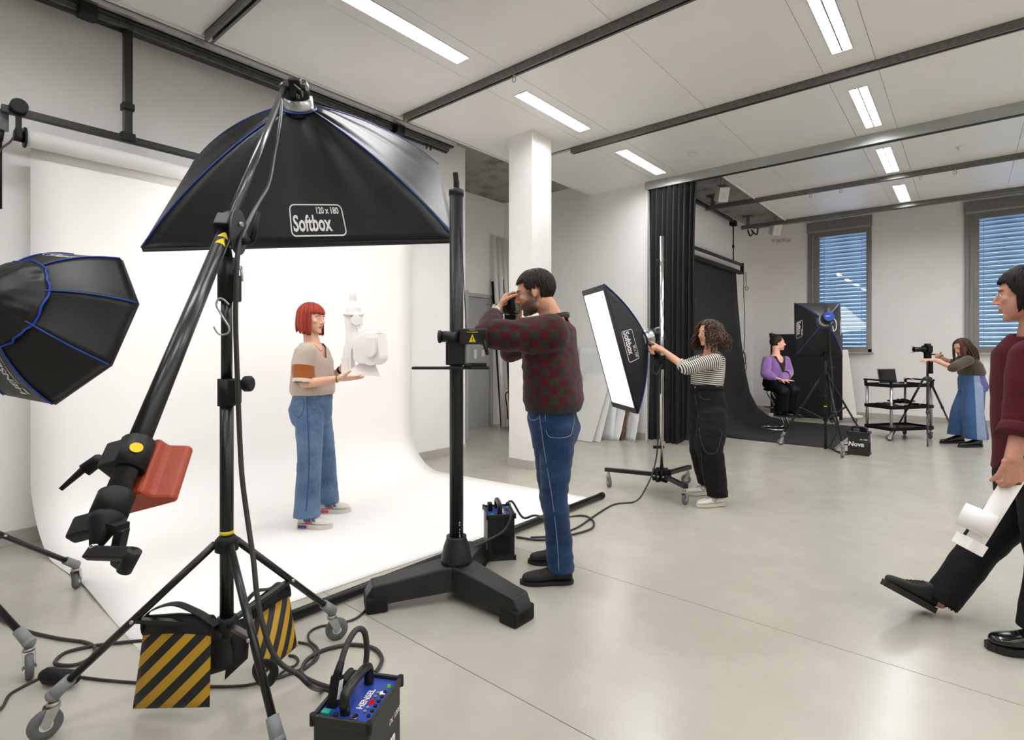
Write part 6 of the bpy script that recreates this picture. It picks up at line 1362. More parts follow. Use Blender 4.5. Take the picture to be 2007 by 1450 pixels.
p2_, b2 = person('man in checked maroon sweater and jeans photographing, elbow on the camera stand', (h2 + t3) / 2, J2, f2, f2, H2, s2_, ['skin2'], True, True, .0042, arm_k=1.08, tor=1.08, showeyes=False,
    hands=[dict(w=J2['wL'], d=UP * .8 + RV * .35 + DV * .3, nrm=RV * .85 + DV * .2 - UP * .3, curl=(.75, .8, .8, .75), thumb=-1, s=1.05), dict(w=J2['wR'], d=UP * .7 + DV * .1 - RV * .4, nrm=-RV * .3 - DV * .9, curl=(.7, .8, .8, .8), thumb=1, s=1.05)])
def check_b(nt, sx):
    S_ = .052; n = nz_(nt, 26, 6); wob = mth(nt, 'MULTIPLY', mth(nt, 'SUBTRACT', nz_(nt, 60), .5), .35)
    a = mth(nt, 'FLOOR', mth(nt, 'ADD', mth(nt, 'DIVIDE', sx.outputs[0], S_), wob)); b = mth(nt, 'FLOOR', mth(nt, 'ADD', mth(nt, 'DIVIDE', sx.outputs[1], S_), wob))
    c = mth(nt, 'ABSOLUTE', mth(nt, 'MODULO', mth(nt, 'ADD', a, b), 2)); c = mth(nt, 'GREATER_THAN', c, .5); hem = mth(nt, 'MULTIPLY', mth(nt, 'LESS_THAN', sx.outputs[1], .045), mth(nt, 'LESS_THAN', sx.outputs[2], .5))
    g = mixc(nt, n, '#1b1a17', '#3a3833'); r = mixc(nt, n, '#2e0a10', '#5d1722'); k = mth(nt, 'MULTIPLY', c, mth(nt, 'SUBTRACT', 1, hem)); return mixc(nt, k, g, r)
M['check'] = attr_mat('maroon_charcoal_check_knit', check_b, .95, .3, 220, .12)
def keep2(c): x, y, z = local(c, J2['nec'] - f2 * .01, l2, f2, UP); return ~((x ** 2 + y ** 2 < .083 ** 2) & (z > -.07))
sl = J2['sL'].lerp(J2['eL'], .5) - UP * .025
sw2 = garment(p2_, 'sweater', 'check', [[(J2['wai'] - UP * .03 - f2 * .01, l2 * .185, f2 * .15), (J2['wai'] + UP * .03 - f2 * .012, l2 * .2, f2 * .17), (J2['wai'].lerp(J2['che'], .5) - f2 * .01, l2 * .205, f2 * .16), (J2['che'], l2 * .21, f2 * .15), (J2['nec'] - UP * .07, l2 * .19, f2 * .115), (J2['nec'] - UP * .02, l2 * .11, f2 * .085), (J2['nec'] + UP * .01, l2 * .078, f2 * .075)]],
    [([J2['sL'] - UP * .02, sl, J2['eL']], [.11, .095, .07]), ([J2['eL'] + RV * .005, J2['eL'].lerp(J2['wL'], .45), J2['eL'].lerp(J2['wL'], .72)], [.07, .062, .05]), ([J2['sR'], J2['sR'].lerp(J2['eR'], .5), J2['eR']], [.1, .09, .07]), ([J2['eR'], J2['wR'] - (J2['wR'] - J2['eR']) * .25], [.068, .05])],
    .0075, 12, .0085, (9, 9, 13), [(J2['eL'], .16), (J2['wai'], .16), (sl, .1), (J2['che'] - l2 * -.1, .16)], keep2, 21, ends=[(J2['eL'].lerp(J2['wL'], .72), (J2['wL'] - J2['eL']).normalized(), .08), (J2['wai'] - UP * .028, -UP, .3)], bones=[(J2['wai'] - UP * .03, J2['nec'], f2, .19, 0), (J2['sL'], J2['eL'], UP, .1, .03), (J2['eL'], J2['wL'], UP, .07, .06), (J2['sR'], J2['eR'], UP, .1, 0), (J2['eR'], J2['wR'], UP, .07, 0)])
cr = MB(); M['collar'] = fabric('charcoal_rib', '#3b3b3a'); cr.tube(spl([J2['nec'] - f2 * .01 + l2 * math.cos(a) * .082 + f2 * math.sin(a) * .084 + UP * (-.012 - .022 * math.sin(a)) for a in [2 * math.pi * i / 12 for i in range(12)]], 4, True), [(.006, .014)] * 48, 8, closed=True, up=UP); cr.build('collar', 'collar', p2_)
M['denim2'] = denim('dark_blue_denim', '#12284a', '#2f5580', .5); M['stitch2'] = mat('pale_stitching', '#7d8ea6', .8, var=.1)
j2 = garment(p2_, 'jeans', 'denim2', [[(J2['wai'] + UP * .0, l2 * .165, f2 * .128), (J2['wai'] - UP * .06, l2 * .17, f2 * .135), (J2['pel'] - f2 * .01, l2 * .178, f2 * .14), (J2['pel'] - UP * .06 - f2 * .008, l2 * .165, f2 * .132), (J2['pel'] - UP * .13, l2 * .14, f2 * .11)]],
    [([J2['hL'] - UP * .02, J2['hL'].lerp(J2['kL'], .5), J2['kL'], J2['kL'].lerp(J2['aL'], .5), J2['aL'] - UP * .02], [.105, .095, .078, .075, .08]), ([J2['hR'] - UP * .02, J2['hR'].lerp(J2['kR'], .5), J2['kR'], J2['kR'].lerp(J2['aR'], .5), J2['aR'] - UP * .02], [.102, .092, .076, .074, .076])], .0075, 5, .006, (9, 9, 20), [(J2['kL'], .12), (J2['kR'], .12), (J2['aL'] + UP * .05, .12), (J2['pel'] - UP * .05, .12)], None, 40, ends=[(V((J2['aL'].x, J2['aL'].y, .075)), -UP, .2), (V((J2['aR'].x, J2['aR'].y, .075)), -UP, .2)], bones=[(J2['hL'], J2['aL'], f2, .1, 0), (J2['hR'], J2['aR'], f2, .1, 0)])
def srf(j, t, pts, d=0): return onsurf(j, t, pts)
seams(j2, [srf(j2, p2_, ((1056, 806), (1062, 850), (1068, 890), (1078, 950), (1084, 990), (1090, 1040), (1094, 1090), (1095, 1118))), srf(j2, p2_, ((1068, 803), (1122, 806), (1121, 846), (1112, 856), (1090, 858), (1072, 850), (1068, 803))), srf(j2, p2_, ((1036, 815), (1040, 822), (1050, 823), (1056, 818)))], 'stitch2', .0018)
M['blackshoe'] = mat('black_suede_shoe', '#1a1918', .75, var=.2, vs=40, bump=.1); M['blacksole'] = mat('black_rubber_sole', '#121211', .6)
for a, c in ((h2, t2_), (h3, t3)): shoe(p2_, a, c, .1, .095, 'blackshoe', 'blacksole', .02, laces='black', boot=.0)
h = Hair(H2, s2_)
def bnd2(az):
    a = abs(az)
    return math.radians(38 - 10 * a) if a < 1.0 else math.radians(28 - 40 * (a - 1.0) / .45) if a < 1.45 else math.radians(2) if a < 1.85 else math.radians(-35)
h.cap(bnd2, 1.015)
for i in range(1500):
    az = random.uniform(-math.pi, math.pi); lo = bnd2(az); e = math.asin(random.uniform(math.sin(lo) if lo > -1.2 else -.9, .99)); k = 1.015
    daz = (math.pi - abs(az)) * .12 * (1 if az > 0 else -1) * -1 * 0; L = random.uniform(.4, .7) * (1 if e > .6 else .55)
    if abs(az) < 1.3 and e > .35: p = [h.w(scalp(az + (.15 * j / 4) * (1 if az > 0 else -1), e + .0 - L * .55 * j / 4, k + .05 * math.sin(j / 4 * 2.4))) for j in range(5)]
    else: p = [h.w(scalp(az, e - L * j / 4, k + .035 * math.sin(j / 4 * 2.6))) for j in range(5)]
    h.clump(p, random.uniform(.0035, .006), .5, n=4, tip=.1)
h.build('hair_dark', p2_)
wd = (J2['wL'] - J2['eL']).normalized(); wf = frame_z(wd); q = J2['wL'] - wd * .03
w_ = MB().tube([q + wf @ V((math.cos(a) * .031, math.sin(a) * .031, 0)) for a in [2 * math.pi * i / 20 for i in range(20)]], [(.003, .011)] * 20, 8, closed=True, up=wd).build('wrist_watch', 'alu', p2_)
vw = (-DV - wd * (-DV).dot(wd)).normalized(); wx = wd.cross(vw); MB().box(q + (vw * .8 - RV * .6).normalized() * .033, (.03, .034, .01), .003, Matrix((wx, wd, vw)).transposed()).build('watch_case', 'steel', w_)
cam2 = dslr('camera', 'black camera the man in the checked sweater holds to his eye', P(1004, 600, 3.26), -RV * .93 + DV * .3 - UP * .12, UP, .13)
mnt = thing('camera_mount', P(1000, 622, 3.3), 'black ball head mount under the photographer\'s camera', 'camera mount')
q = P(1000, 632, 3.28); MB().box(q + UP * .03, (.07, .06, .03), .005, rzm).cyl(q - UP * .045, q + UP * .02, .022).build('ball_head', 'black', mnt); knobm(MB(), q - RV * .01, -RV, .018, .02, .02).build('lock_knob', 'gunmetal', mnt); MB().bar(q - UP * .04 + RV * .02, P(985, 660, 3.1), .05, .03).build('arm_plate', 'black', mnt)

# ---------------------------------------------------------------- striped shirt woman
f3v = (-RV * .93 - DV * .36).normalized(); l3 = UP.cross(f3v); D3 = 4.76
ha, ta = PF(1417, 990), PF(1367, 994); hb_, tb = PF(1394, 968), PF(1348, 970)
for q in (ha, ta, hb_, tb): q.z = .004
J3 = dict(pel=P(1389, 805, D3), wai=P(1385, 758, D3), che=P(1388, 722, D3), nec=P(1393, 690, D3), sL=P(1401, 706, 4.6), sR=P(1383, 704, 4.93), eL=P(1346, 722, 4.58), eR=P(1342, 716, 5.0), wL=P(1302, 688, 4.86), wR=P(1296, 690, 5.1),
          hL=P(1396, 812, 4.67), hR=P(1382, 812, 4.84), kL=P(1390, 880, 4.58), kR=P(1376, 878, 4.82), aL=ha + (ta - ha) * .2 + UP * .1, aR=hb_ + (tb - hb_) * .2 + UP * .1)
H3 = hframe(P(1389, 653, 4.73), -RV * .9 - DV * .42 - UP * .02); s3_ = .98
p3_, b3 = person('woman with curly brown hair in a striped shirt adjusting the strip softbox', (ha + tb) / 2, J3, f3v, f3v, H3, s3_, ['skin3'], vox=.005, arm_k=.93, tor=.93,
    hands=[dict(w=J3['wL'], d=-RV * .72 + UP * .55 + DV * .4, nrm=-UP * .5 - RV * .3 + DV * .5, curl=(.08, .7, .8, .8), thumb=-1, s=.92), dict(w=J3['wR'], d=-RV * .9 + UP * .1, nrm=UP * .3 - DV * .9, curl=(.4, .5, .5, .5), thumb=1, s=.92)])
def stripe_b(nt, sx): f = mth(nt, 'FRACT', mth(nt, 'DIVIDE', sx.outputs[1], .0175)); return mixc(nt, mth(nt, 'GREATER_THAN', f, .45), '#131313', '#d8d3c8')
M['stripe'] = attr_mat('black_white_striped_jersey', stripe_b, .85, .08, 200, .1)
def keep3(c): x, y, z = local(c, J3['nec'], l3, f3v, UP); return ~((x ** 2 + (y - .01) ** 2 < .078 ** 2) & (z > -.05))
sw3 = garment(p3_, 'striped_shirt', 'stripe', [[(J3['wai'] - UP * .05, l3 * .135, f3v * .115), (J3['wai'], l3 * .14, f3v * .118), (J3['wai'].lerp(J3['che'], .6), l3 * .15, f3v * .125), (J3['che'] + UP * .03, l3 * .155, f3v * .118), (J3['nec'] - UP * .05, l3 * .14, f3v * .09), (J3['nec'] + UP * .005, l3 * .075, f3v * .065)]],
    [([J3['sL'], J3['sL'].lerp(J3['eL'], .5), J3['eL'], J3['eL'].lerp(J3['wL'], .22)], [.062, .06, .054, .048]), ([J3['sR'], J3['sR'].lerp(J3['eR'], .5), J3['eR'], J3['eR'].lerp(J3['wR'], .22)], [.06, .058, .052, .046])], .007, 5, .003, (14, 14, 24), [(J3['eL'], .09)], keep3, 55, ends=[(J3['eL'].lerp(J3['wL'], .22), (J3['wL'] - J3['eL']).normalized(), .08), (J3['eR'].lerp(J3['wR'], .22), (J3['wR'] - J3['eR']).normalized(), .08)],
    bones=[(J3['wai'] - UP * .05, J3['nec'], f3v, .13, 0), (J3['sL'], J3['eL'], UP, .055, .004), (J3['eL'], J3['wL'], UP, .048, 0), (J3['sR'], J3['eR'], UP, .055, 0), (J3['eR'], J3['wR'], UP, .048, 0)])
M['blackdenim'] = mat('washed_black_denim', '#151516', .8, var=.3, vs=9, bump=.2, bs=200, sheen=0, spec=.2); M['seam_grey'] = mat('worn_grey_seam', '#4a4a49', .8, var=.1)
j3 = garment(p3_, 'cargo_trousers', 'blackdenim', [[(J3['wai'] + UP * .02, l3 * .135, f3v * .115), (J3['wai'] - UP * .05, l3 * .15, f3v * .13), (J3['pel'], l3 * .172, f3v * .15), (J3['pel'] - UP * .07, l3 * .165, f3v * .145), (J3['pel'] - UP * .15, l3 * .14, f3v * .12)]],
    [([J3['hL'] - UP * .02, J3['hL'].lerp(J3['kL'], .6), J3['kL'], J3['kL'].lerp(J3['aL'], .5), J3['aL'] - UP * .01], [.125, .125, .115, .1, .085]), ([J3['hR'] - UP * .02, J3['hR'].lerp(J3['kR'], .6), J3['kR'], J3['kR'].lerp(J3['aR'], .5), J3['aR'] + UP * .02], [.12, .12, .11, .095, .082])], .008, 5, .008, (7, 7, 14), [(J3['kL'], .14), (J3['aL'], .1)], None, 70, ends=[(V((J3['aL'].x, J3['aL'].y, .085)), -UP, .2), (V((J3['aR'].x, J3['aR'].y, .1)), -UP, .2)])
seams(j3, [srf(j3, p3_, ((1362, 775), (1368, 810), (1372, 850), (1374, 890), (1378, 930), (1384, 960)), 4.0), srf(j3, p3_, ((1370, 838), (1412, 842), (1411, 866), (1404, 886), (1386, 888), (1376, 870), (1370, 838)), 4.0), srf(j3, p3_, ((1370, 771), (1376, 781), (1392, 783)), 4.0)], 'seam_grey', .002)
wbd = MB(); loft(wbd, [(J3['wai'] - UP * .025, l3 * .147, f3v * .128), (J3['wai'] + UP * .025, l3 * .141, f3v * .122)], 32, 2.3); wbo = wbd.build('waistband', 'blackdenim', p3_); MB().cyl(J3['wai'] + f3v * .12, J3['wai'] + f3v * .128, .008, n=12).build('button', 'steel', wbo)
M['sneaker'] = mat('white_leather_sneaker', '#dcd9d0', .5, var=.05); M['gum'] = mat('cream_sole', '#c9c3b2', .6); M['beige'] = mat('grey_beige_panel', '#9b958a', .6)
for a, c in ((ha, ta), (hb_, tb)): shoe(p3_, a, c, .088, .075, 'sneaker', 'gum', .026, accents=[([(.3, .05), (.36, .05), (.42, .015), (.36, .015)], 'beige'), ([(.5, .04), (.55, .04), (.42, .012), (.38, .015)], 'beige')], laces='greyplas')
h = Hair(H3, s3_); h.cap(lambda az: math.radians(30) if abs(az) < .75 else math.radians(-30) if abs(az) > 1.2 else math.radians(30 - 60 * (abs(az) - .75) / .45), 1.02)
for i in range(260):
    az = random.choice((-1, 1)) * random.uniform(.55, math.pi); k = 1.06 + random.uniform(0, .16); e0 = random.uniform(.2, 1.4); base = arc(h, az, e0, -.1, 1.02, k + .12, 5)
    dn = H3.to_3x3() @ V((math.sin(az) * .012, math.cos(az) * .008 - .004, 0)); L = random.uniform(.07, .19); pts = base + [base[-1] - UP * L * j / 7 + dn * j * .8 for j in range(1, 8)]
    pts = spl(pts, 2); ph = random.uniform(0, 6); am = random.uniform(.006, .012); fr_ = random.uniform(1.0, 1.5); out = []
    for j, p in enumerate(pts): q = min(1, j / 6); out.append(p + (RV * math.sin(ph + j * fr_) + DV * math.cos(ph + j * fr_)) * am * q)
    h.clump(out, random.uniform(.006, .010), .7, n=5, tip=.3)
h.build('hair_curly', p3_)

# ---------------------------------------------------------------- seated woman
fs = (RV * .38 - DV * .92).normalized(); ls = UP.cross(fs); fleg = (RV * .75 - DV * .66).normalized(); D4 = 8.93; sz = STZ + .035
pel4 = V((so.x, so.y, sz + .09)) - RV * .03
K4 = lambda px, py, d: P(px, py, d)
J4 = dict(pel=pel4, wai=K4(1518, 737, D4), che=K4(1520, 716, D4), nec=K4(1521, 694, D4), sR=K4(1503, 705, 8.82), sL=K4(1540, 705, 9.0), eR=K4(1500, 733, 8.72), eL=K4(1546, 731, 8.86), wR=K4(1519, 740, 8.58), wL=K4(1533, 745, 8.62),
          hR=pel4 - ls * .09 - UP * .02, hL=pel4 + ls * .09 - UP * .02, kR=K4(1536, 764, 8.52), kL=K4(1556, 762, 8.66), aR=K4(1530, 803, 8.66), aL=K4(1547, 804, 8.78))
H4 = hframe(K4(1524.5, 672.5, 8.91), RV * .97 - DV * .22 + UP * .02); s4_ = 1.06
p4_, b4 = person('seated woman with dark bun in purple cardigan and black trousers', so, J4, fs, fs, H4, s4_, ['skin4'], vox=.006, arm_k=.92, tor=.92, chest_k=1.2, leg_k=.62,
    hands=[dict(w=J4['wR'], d=RV * .75 - DV * .35 - UP * .2, nrm=-UP * .8 - DV * .1, curl=(.35, .4, .4, .4), thumb=1, s=.92), dict(w=J4['wL'], d=RV * .85 - DV * .25 + UP * .05, nrm=-UP, curl=(.12, .15, .15, .2), thumb=-1, s=.92)])
M['blackknit'] = fabric('black_rib_top', '#0f0f10', var=.15); M['purpleknit'] = fabric('lilac_knit', '#7d5f9c', .9, .3, 150, .1, 14, .4); M['blacktrouser'] = mat('black_crepe', '#0a0a0b', .7, var=.2, vs=8, spec=.25)
def keep4(c): x, y, z = local(c, J4['nec'], ls, fs, UP); return ~(((y > 0) & (z > -.14) & (x ** 2 + ((z + .02) * .62) ** 2 < .075 ** 2)) | ((x ** 2 + y ** 2 < .085 ** 2) & (z > -.06)) | (z > -.03))
garment(p4_, 'tank_top', 'blackknit', [[(J4['wai'] - UP * .12, ls * .15, fs * .125), (J4['wai'], ls * .14, fs * .115), (J4['che'] + UP * .02, ls * .155, fs * .122), (J4['nec'] - UP * .05, ls * .142, fs * .098), (J4['nec'], ls * .1, fs * .07)]], [], .008, 5, 0, keep=keep4)
def keep4b(c): x, y, z = local(c, J4['nec'], ls, fs, UP); return ~(((y > -.02) & (np.abs(x) < np.clip(.125 + (z + .05) * .42, .012, .14)) & (np.abs(x) < .14)) | ((x ** 2 + y ** 2 < .1 ** 2) & (z > -.07)) | (z > -.035))
garment(p4_, 'cardigan', 'purpleknit', [[(J4['wai'] - UP * .06, ls * .18, fs * .15), (J4['wai'], ls * .18, fs * .145), (J4['che'], ls * .178, fs * .14), (J4['nec'] - UP * .06, ls * .165, fs * .115), (J4['nec'] - UP * .01, ls * .12, fs * .08)]],
    [([J4['sR'], J4['sR'].lerp(J4['eR'], .5), J4['eR']], [.07, .076, .075]), ([J4['eR'], J4['eR'].lerp(J4['wR'], .5), J4['eR'].lerp(J4['wR'], .9)], [.075, .075, .05]), ([J4['sL'], J4['sL'].lerp(J4['eL'], .5), J4['eL']], [.068, .074, .075]), ([J4['eL'], J4['eL'].lerp(J4['wL'], .5), J4['eL'].lerp(J4['wL'], .88)], [.075, .075, .05])], .008, 12, .005, (10, 10, 16), [(J4['eR'], .1), (J4['eL'], .1)], keep4b, 90)
garment(p4_, 'trousers', 'blacktrouser', [[(pel4 + UP * .14, ls * .15, fs * .125), (pel4 + UP * .05, ls * .175, fs * .15), (pel4 - UP * .04, ls * .185, fs * .16), (pel4 - UP * .085, ls * .165, fs * .14)]],
    [([J4['hR'], J4['kR'] - UP * .02], [.1, .085]), ([J4['kR'] - UP * .02, J4['kR'].lerp(J4['aR'], .5), J4['aR'] - UP * .02], [.085, .095, .105]), ([J4['hL'], J4['kL'] - UP * .02], [.1, .085]), ([J4['kL'] - UP * .02, J4['kL'].lerp(J4['aL'], .5), J4['aL'] - UP * .02], [.085, .095, .105])], .009, 5, .007, (7, 7, 12), [(J4['kR'], .12), (J4['kL'], .12)], None, 31, ends=[(J4['aR'] - UP * .03, -UP, .2), (J4['aL'] - UP * .03, -UP, .2)])
M['gloss_black'] = mat('glossy_black_leather', '#0c0c0c', .2, var=.1, coat=.3)
for a in (J4['aR'], J4['aL']): q = a - UP * .11 - fleg * .06; shoe(p4_, q, q + fleg * .25, .09, .08, 'gloss_black', 'blacksole', .03)
h = Hair(H4, s4_); h.cap(lambda az: math.radians(30) if abs(az) < .9 else math.radians(-42) if abs(az) > 1.7 else math.radians(30 - 72 * (abs(az) - .9) / .8), 1.02)
bun = V((0, -.075, .115))
for i in range(160):
    az = random.uniform(-math.pi, math.pi); lo = .5 if abs(az) < .9 else -.75 if abs(az) > 1.75 else .1; p0 = scalp(az, lo, 1.02); pts = [p0.lerp(bun, j / 6) for j in range(7)]
    for j in range(7):
        q = pts[j] - SC; e = math.sqrt((q.x / SR.x) ** 2 + (q.y / SR.y) ** 2 + (q.z / SR.z) ** 2)
        if e < 1.04: pts[j] = SC + q * (1.04 / e)
    h.clump([h.w(q) for q in pts], .009, .4, tip=.5)
for i in range(60):
    a = random.uniform(0, 6.28); t_ = random.uniform(.4, 2.6); r = random.uniform(.028, .045); h.clump([h.w(bun + V((math.cos(a + j * .35) * r * math.sin(t_ + j * .1), math.sin(a + j * .35) * r * .9, .012 + math.cos(t_ + j * .12) * r * .9))) for j in range(8)], .009, .7, tip=.4)
h.build('hair_bun', p4_)

# ---------------------------------------------------------------- woman at the tripod
f5 = (-RV * .97 + DV * .12).normalized(); l5 = UP.cross(f5); D5 = 7.48
h5, t5 = PF(1923, 875), PF(1880, 877); h6, t6 = PF(1888, 867), PF(1844, 869)
for q in (h5, t5, h6, t6): q.z = .004
J5 = dict(pel=P(1906, 752, D5), wai=P(1904, 733, D5), che=P(1899, 713, D5), nec=P(1893, 695, D5), sL=P(1897, 706, 7.33), sR=P(1891, 706, 7.62), eL=P(1868, 720, 7.3), eR=P(1866, 712, 7.72), wL=P(1832, 706, 7.48), wR=P(1845, 700, 7.72),
          hL=P(1909, 760, 7.4), hR=P(1902, 760, 7.56), kL=P(1906, 812, 7.37), kR=P(1884, 808, 7.6), aL=h5 + (t5 - h5) * .22 + UP * .13, aR=h6 + (t6 - h6) * .22 + UP * .13)
H5 = hframe(P(1885, 680, 7.45), -RV * .9 - UP * .38 - DV * .12); s5_ = .98
p5_, b5 = person('woman with long brown hair in olive top operating the tripod camera', (h5 + t6) / 2, J5, f5, f5, H5, s5_, ['skin3'], vox=.006, arm_k=.93, tor=.92,
    hands=[dict(w=J5['wL'], d=-RV * .95 + UP * .12 + DV * .35, nrm=-UP * .9 + DV * .2, curl=(.3, .35, .35, .4), thumb=-1, s=.92), dict(w=J5['wR'], d=-RV * .85 + UP * .35, nrm=-UP * .4 - DV * .8, curl=(.9, 1, 1, 1), thumb=1, s=.92)])
M['olive'] = fabric('olive_brown_knit', '#4d4335', .9, .2, 200, .12, 12, .3)
def keep5(c): x, y, z = local(c, J5['nec'], l5, f5, UP); return ~((x ** 2 + y ** 2 < .075 ** 2) & (z > -.05))
garment(p5_, 'knit_top', 'olive', [[(J5['wai'] - UP * .02, l5 * .155, f5 * .135), (J5['wai'] + UP * .03, l5 * .165, f5 * .145), (J5['che'], l5 * .162, f5 * .135), (J5['nec'] - UP * .05, l5 * .145, f5 * .1), (J5['nec'], l5 * .075, f5 * .065)]],
    [([J5['sL'], J5['sL'].lerp(J5['eL'], .5), J5['eL'], J5['eL'].lerp(J5['wL'], .15)], [.068, .066, .066, .055]), ([J5['sR'], J5['sR'].lerp(J5['eR'], .5), J5['eR'], J5['eR'].lerp(J5['wR'], .15)], [.066, .064, .062, .052])], .008, 12, .004, (10, 10, 18), [(J5['eL'], .1)], keep5, 14, ends=[(J5['eL'].lerp(J5['wL'], .15), (J5['wL'] - J5['eL']).normalized(), .09), (J5['wai'] - UP * .015, -UP, .3)])
def patch_b(nt, sx):
    n = nz_(nt, 30); L = mth(nt, 'LESS_THAN', sx.outputs[2], .5); u = sx.outputs[0]
    pale = mth(nt, 'MULTIPLY', L, mth(nt, 'MULTIPLY', mth(nt, 'LESS_THAN', u, -.13), mth(nt, 'GREATER_THAN', u, -.235))); vio = mth(nt, 'MULTIPLY', L, mth(nt, 'LESS_THAN', u, -.235))
    return mixc(nt, vio, mixc(nt, pale, mixc(nt, n, '#33507c', '#4a6c9a'), mixc(nt, n, '#7f95b3', '#93a7c0')), mixc(nt, n, '#55527f', '#68649a'))
M['patchdenim'] = attr_mat('two_tone_denim', patch_b, .8, .2, 250, .1)
garment(p5_, 'wide_jeans', 'patchdenim', [[(J5['wai'] + UP * .01, l5 * .14, f5 * .12), (J5['wai'] - UP * .06, l5 * .16, f5 * .14), (J5['pel'] - UP * .03 - f5 * .01, l5 * .178, f5 * .155), (J5['pel'] - UP * .1, l5 * .165, f5 * .145)]],
    [([J5['hL'] - UP * .02, J5['hL'].lerp(J5['kL'], .6), J5['kL'], J5['kL'].lerp(J5['aL'], .6), J5['aL'] + UP * .0], [.125, .125, .125, .13, .135]), ([J5['hR'] - UP * .02, J5['hR'].lerp(J5['kR'], .6), J5['kR'], J5['kR'].lerp(J5['aR'], .6), J5['aR'] + UP * .0], [.122, .122, .122, .125, .13])], .009, 4, .005, (8, 8, 8), [], None, 66, ends=[(V((J5['aL'].x, J5['aL'].y, .11)), -UP, .25), (V((J5['aR'].x, J5['aR'].y, .12)), -UP, .25)], bones=[(J5['hL'], J5['aL'], f5, .125, 0), (J5['hR'], J5['aR'], f5, .125, 0)])
for a, c in ((h5, t5), (h6, t6)): shoe(p5_, a, c, .09, .085, 'gloss_black', 'blacksole', .028, boot=.07)
h = Hair(H5, s5_); h.cap(lambda az: math.radians(35) if abs(az) < .8 else math.radians(-30) if abs(az) > 1.25 else math.radians(35 - 65 * (abs(az) - .8) / .45), 1.02)
for i in range(230):
    az = random.choice((-1, 1)) * random.uniform(.7, math.pi); base = arc(h, az, random.uniform(.4, 1.4), .0, 1.02, 1.1 + random.uniform(0, .06), 5); L = random.uniform(.24, .40) if abs(az) > 1.2 else random.uniform(.15, .25)
    ba = 1 if abs(az) > 1.2 else .1; pts = base + [base[-1] - UP * L * j / 7 - f5 * (.035 * ba * math.sin(j / 7 * 2.0) * 2.8) + l5 * .012 * math.sin(i + j * .5) for j in range(1, 8)]; h.clump(pts, random.uniform(.009, .014), .45, tip=.3)
h.build('hair_long', p5_)

# ---------------------------------------------------------------- walking person at the right edge
f6 = (-RV * .985 - DV * .17).normalized(); l6 = UP.cross(f6); D6 = 2.5
hw, tw = P(1823, 1203, 2.74), P(1722, 1142, 2.70); hb6 = PF(2068, 1290); tb6 = PF(1938, 1272); hb6.z = tb6.z = .004; hw.z = .012
J6 = dict(pel=P(2038, 950, D6), wai=P(2038, 900, D6), che=P(2038, 765, D6), nec=P(2028, 660, D6), sL=P(2022, 700, 2.32), sR=P(2028, 700, 2.7), eL=P(2010, 835, 2.28), eR=P(2076, 840, 2.75), wL=P(1984, 898, 2.26), wR=P(2046, 930, 2.75),
          hL=P(2052, 965, 2.4), hR=P(2028, 960, 2.62), kL=P(2058, 1110, 2.42), kR=P(1925, 1070, 2.68), aL=hb6 + (tb6 - hb6) * .24 + UP * .12, aR=P(1843, 1178, 2.72))
H6 = hframe(P(2012, 576, 2.49), -RV * .62 + DV * .78 - UP * .08); s6_ = 1.08
p6_, b6 = person('striding person in maroon shirt cut by the right edge, carrying a white tool', V((hw.x, hw.y, 0)).lerp(hb6, .5), J6, f6, f6, H6, s6_, ['skin6'], True, vox=.0045, arm_k=1.12, tor=1.05,
    hands=[dict(w=J6['wL'], d=-UP * .93 + RV * .15, nrm=DV * .9 + RV * .25, curl=(.95, 1.0, 1.0, 1.0), thumb=-1, s=1.1, tout=.35, tcurl=1.0), dict(w=J6['wR'], d=-UP, nrm=-RV, curl=(.4, .4, .4, .4), thumb=1, s=1.05)])
M['maroon'] = fabric('maroon_cotton', '#4a0e1b', .85, .15, 120, .1, 9, .03)
def keep6(c): x, y, z = local(c, J6['nec'], l6, f6, UP); return ~((x ** 2 + y ** 2 < .085 ** 2) & (z > -.05))
garment(p6_, 'shirt', 'maroon', [[(J6['wai'] - UP * .07, l6 * .185, f6 * .135), (J6['wai'], l6 * .18, f6 * .13), (J6['che'], l6 * .195, f6 * .13), (J6['nec'] - UP * .07, l6 * .175, f6 * .105), (J6['nec'] + UP * .02, l6 * .085, f6 * .08)]],
    [([J6['sL'], J6['sL'].lerp(J6['eL'], .5), J6['eL'], J6['eL'].lerp(J6['wL'], .3)], [.08, .082, .078, .08]), ([J6['sR'], J6['eR'], J6['eR'].lerp(J6['wR'], .4)], [.085, .085, .07])], .008, 20, .007, (8, 8, 11), [(J6['eL'], .14)], keep6, 12, ends=[(J6['eL'].lerp(J6['wL'], .3), (J6['wL'] - J6['eL']).normalized(), .13), (J6['wai'] - UP * .065, -UP, .3)])
q0, q1 = J6['eL'].lerp(J6['wL'], .08), J6['eL'].lerp(J6['wL'], .42); MB().tube([q0, q0.lerp(q1, .3), q0.lerp(q1, .7), q1], [.081, .085, .085, .083], 24).build('rolled_cuff', 'maroon', p6_)
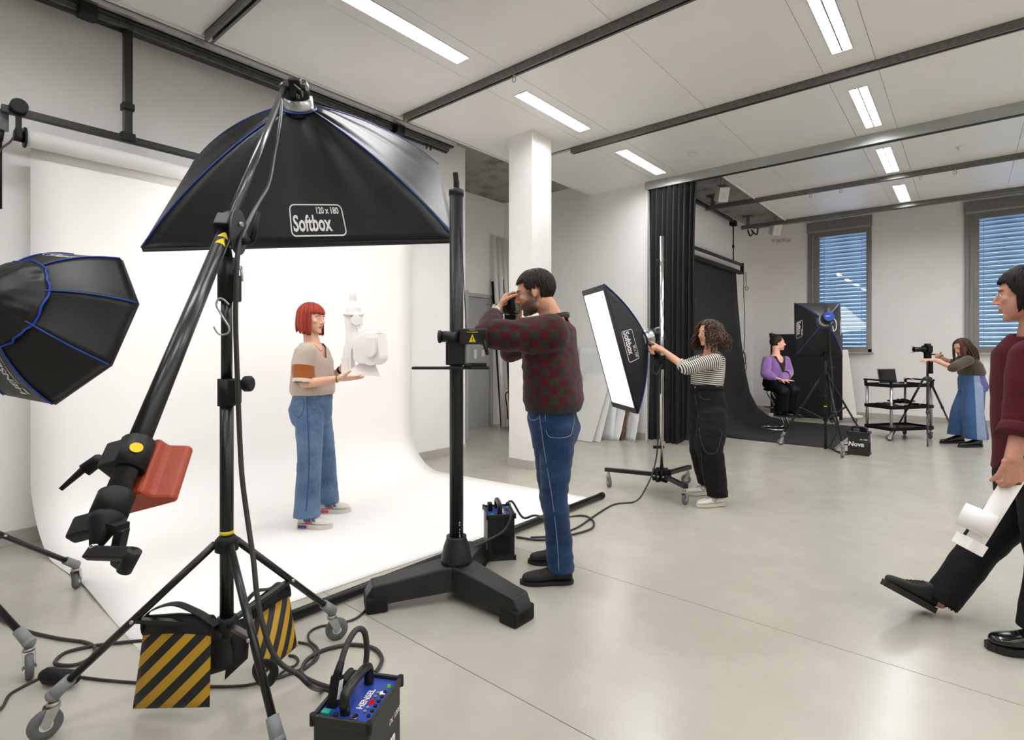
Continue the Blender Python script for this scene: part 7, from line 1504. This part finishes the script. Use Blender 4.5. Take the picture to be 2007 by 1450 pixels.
garment(p6_, 'trousers', 'blacktrouser', [[(J6['wai'], l6 * .165, f6 * .13), (J6['pel'] + UP * .03, l6 * .175, f6 * .14), (J6['pel'] - UP * .06, l6 * .17, f6 * .135)]],
    [([J6['hR'], J6['hR'].lerp(J6['kR'], .5), J6['kR'], J6['kR'].lerp(J6['aR'], .5), J6['aR']], [.105, .1, .085, .08, .078]), ([J6['hL'], J6['hL'].lerp(J6['kL'], .5), J6['kL'], J6['kL'].lerp(J6['aL'], .5), J6['aL']], [.105, .1, .085, .08, .078])], .008, 5, .005, (9, 9, 12), [(J6['kR'], .12)], None, 17, ends=[(J6['aR'] + UP * .0, (J6['aR'] - J6['kR']).normalized(), .14), (J6['aL'], -UP, .14)])
fd = (tw - hw).normalized(); shoe(p6_, hw, hw + fd * .3, .1, .1, 'blackshoe', 'blacksole', .03, laces='black', up=(UP - fd * UP.dot(fd)).normalized()); shoe(p6_, hb6, tb6, .1, .1, 'gloss_black', 'blacksole', .03, laces='black')
h = Hair(H6, s6_); b6n = lambda az: math.radians(30) if abs(az) < .9 else math.radians(-38) if abs(az) > 1.5 else math.radians(30 - 68 * (abs(az) - .9) / .6); h.cap(b6n, 1.02)
for i in range(1300):
    az = random.uniform(-math.pi, math.pi); lo = b6n(az); e = math.asin(random.uniform(math.sin(lo), .99)); L = random.uniform(.3, .6); h.clump([h.w(scalp(az, max(e - L * j / 4, lo - .25), 1.03 + .05 * math.sin(j / 4 * 2.6))) for j in range(5)], random.uniform(.004, .007), .5, n=4, tip=.15)
for i in range(420):
    az = random.choice((-1, 1)) * random.uniform(1.3, math.pi); k = 1.05 + random.uniform(0, .06); base = arc(h, az, random.uniform(.2, 1.2), -.2, 1.02, k + .03, 5); L = random.uniform(.05, .1)
    h.clump(base + [base[-1] - UP * L * j / 4 for j in range(1, 5)], random.uniform(.004, .007), .5, n=4, tip=.2)
h.build('hair_walk', p6_)
wt = thing('cardboard_tool', P(1925, 1010, 2.32), 'white cardboard tool shaped like a hammer in the walking person\'s hand', 'cardboard model')
q0, q1 = P(1996, 925, 2.315), P(1900, 1078, 2.34); ax_ = (q1 - q0).normalized(); MB().cyl(q0, q1, .034, n=28).build('tube_handle', 'card', wt)
MB().cyl(P(1884, 1006, 2.36), P(1948, 1034, 2.28), .052, n=32).build('cross_drum', 'card', wt)
MB().box(P(1900, 1066, 2.34), (.1, .07, .05), .003, frame_z(ax_)).build('end_block', 'card', wt)
MB().tube([J6['wL'] - UP * .1 + RV * .02, J6['wL'] - UP * .102 + RV * .03], .012, 12).build('finger_ring', 'brass', p6_)
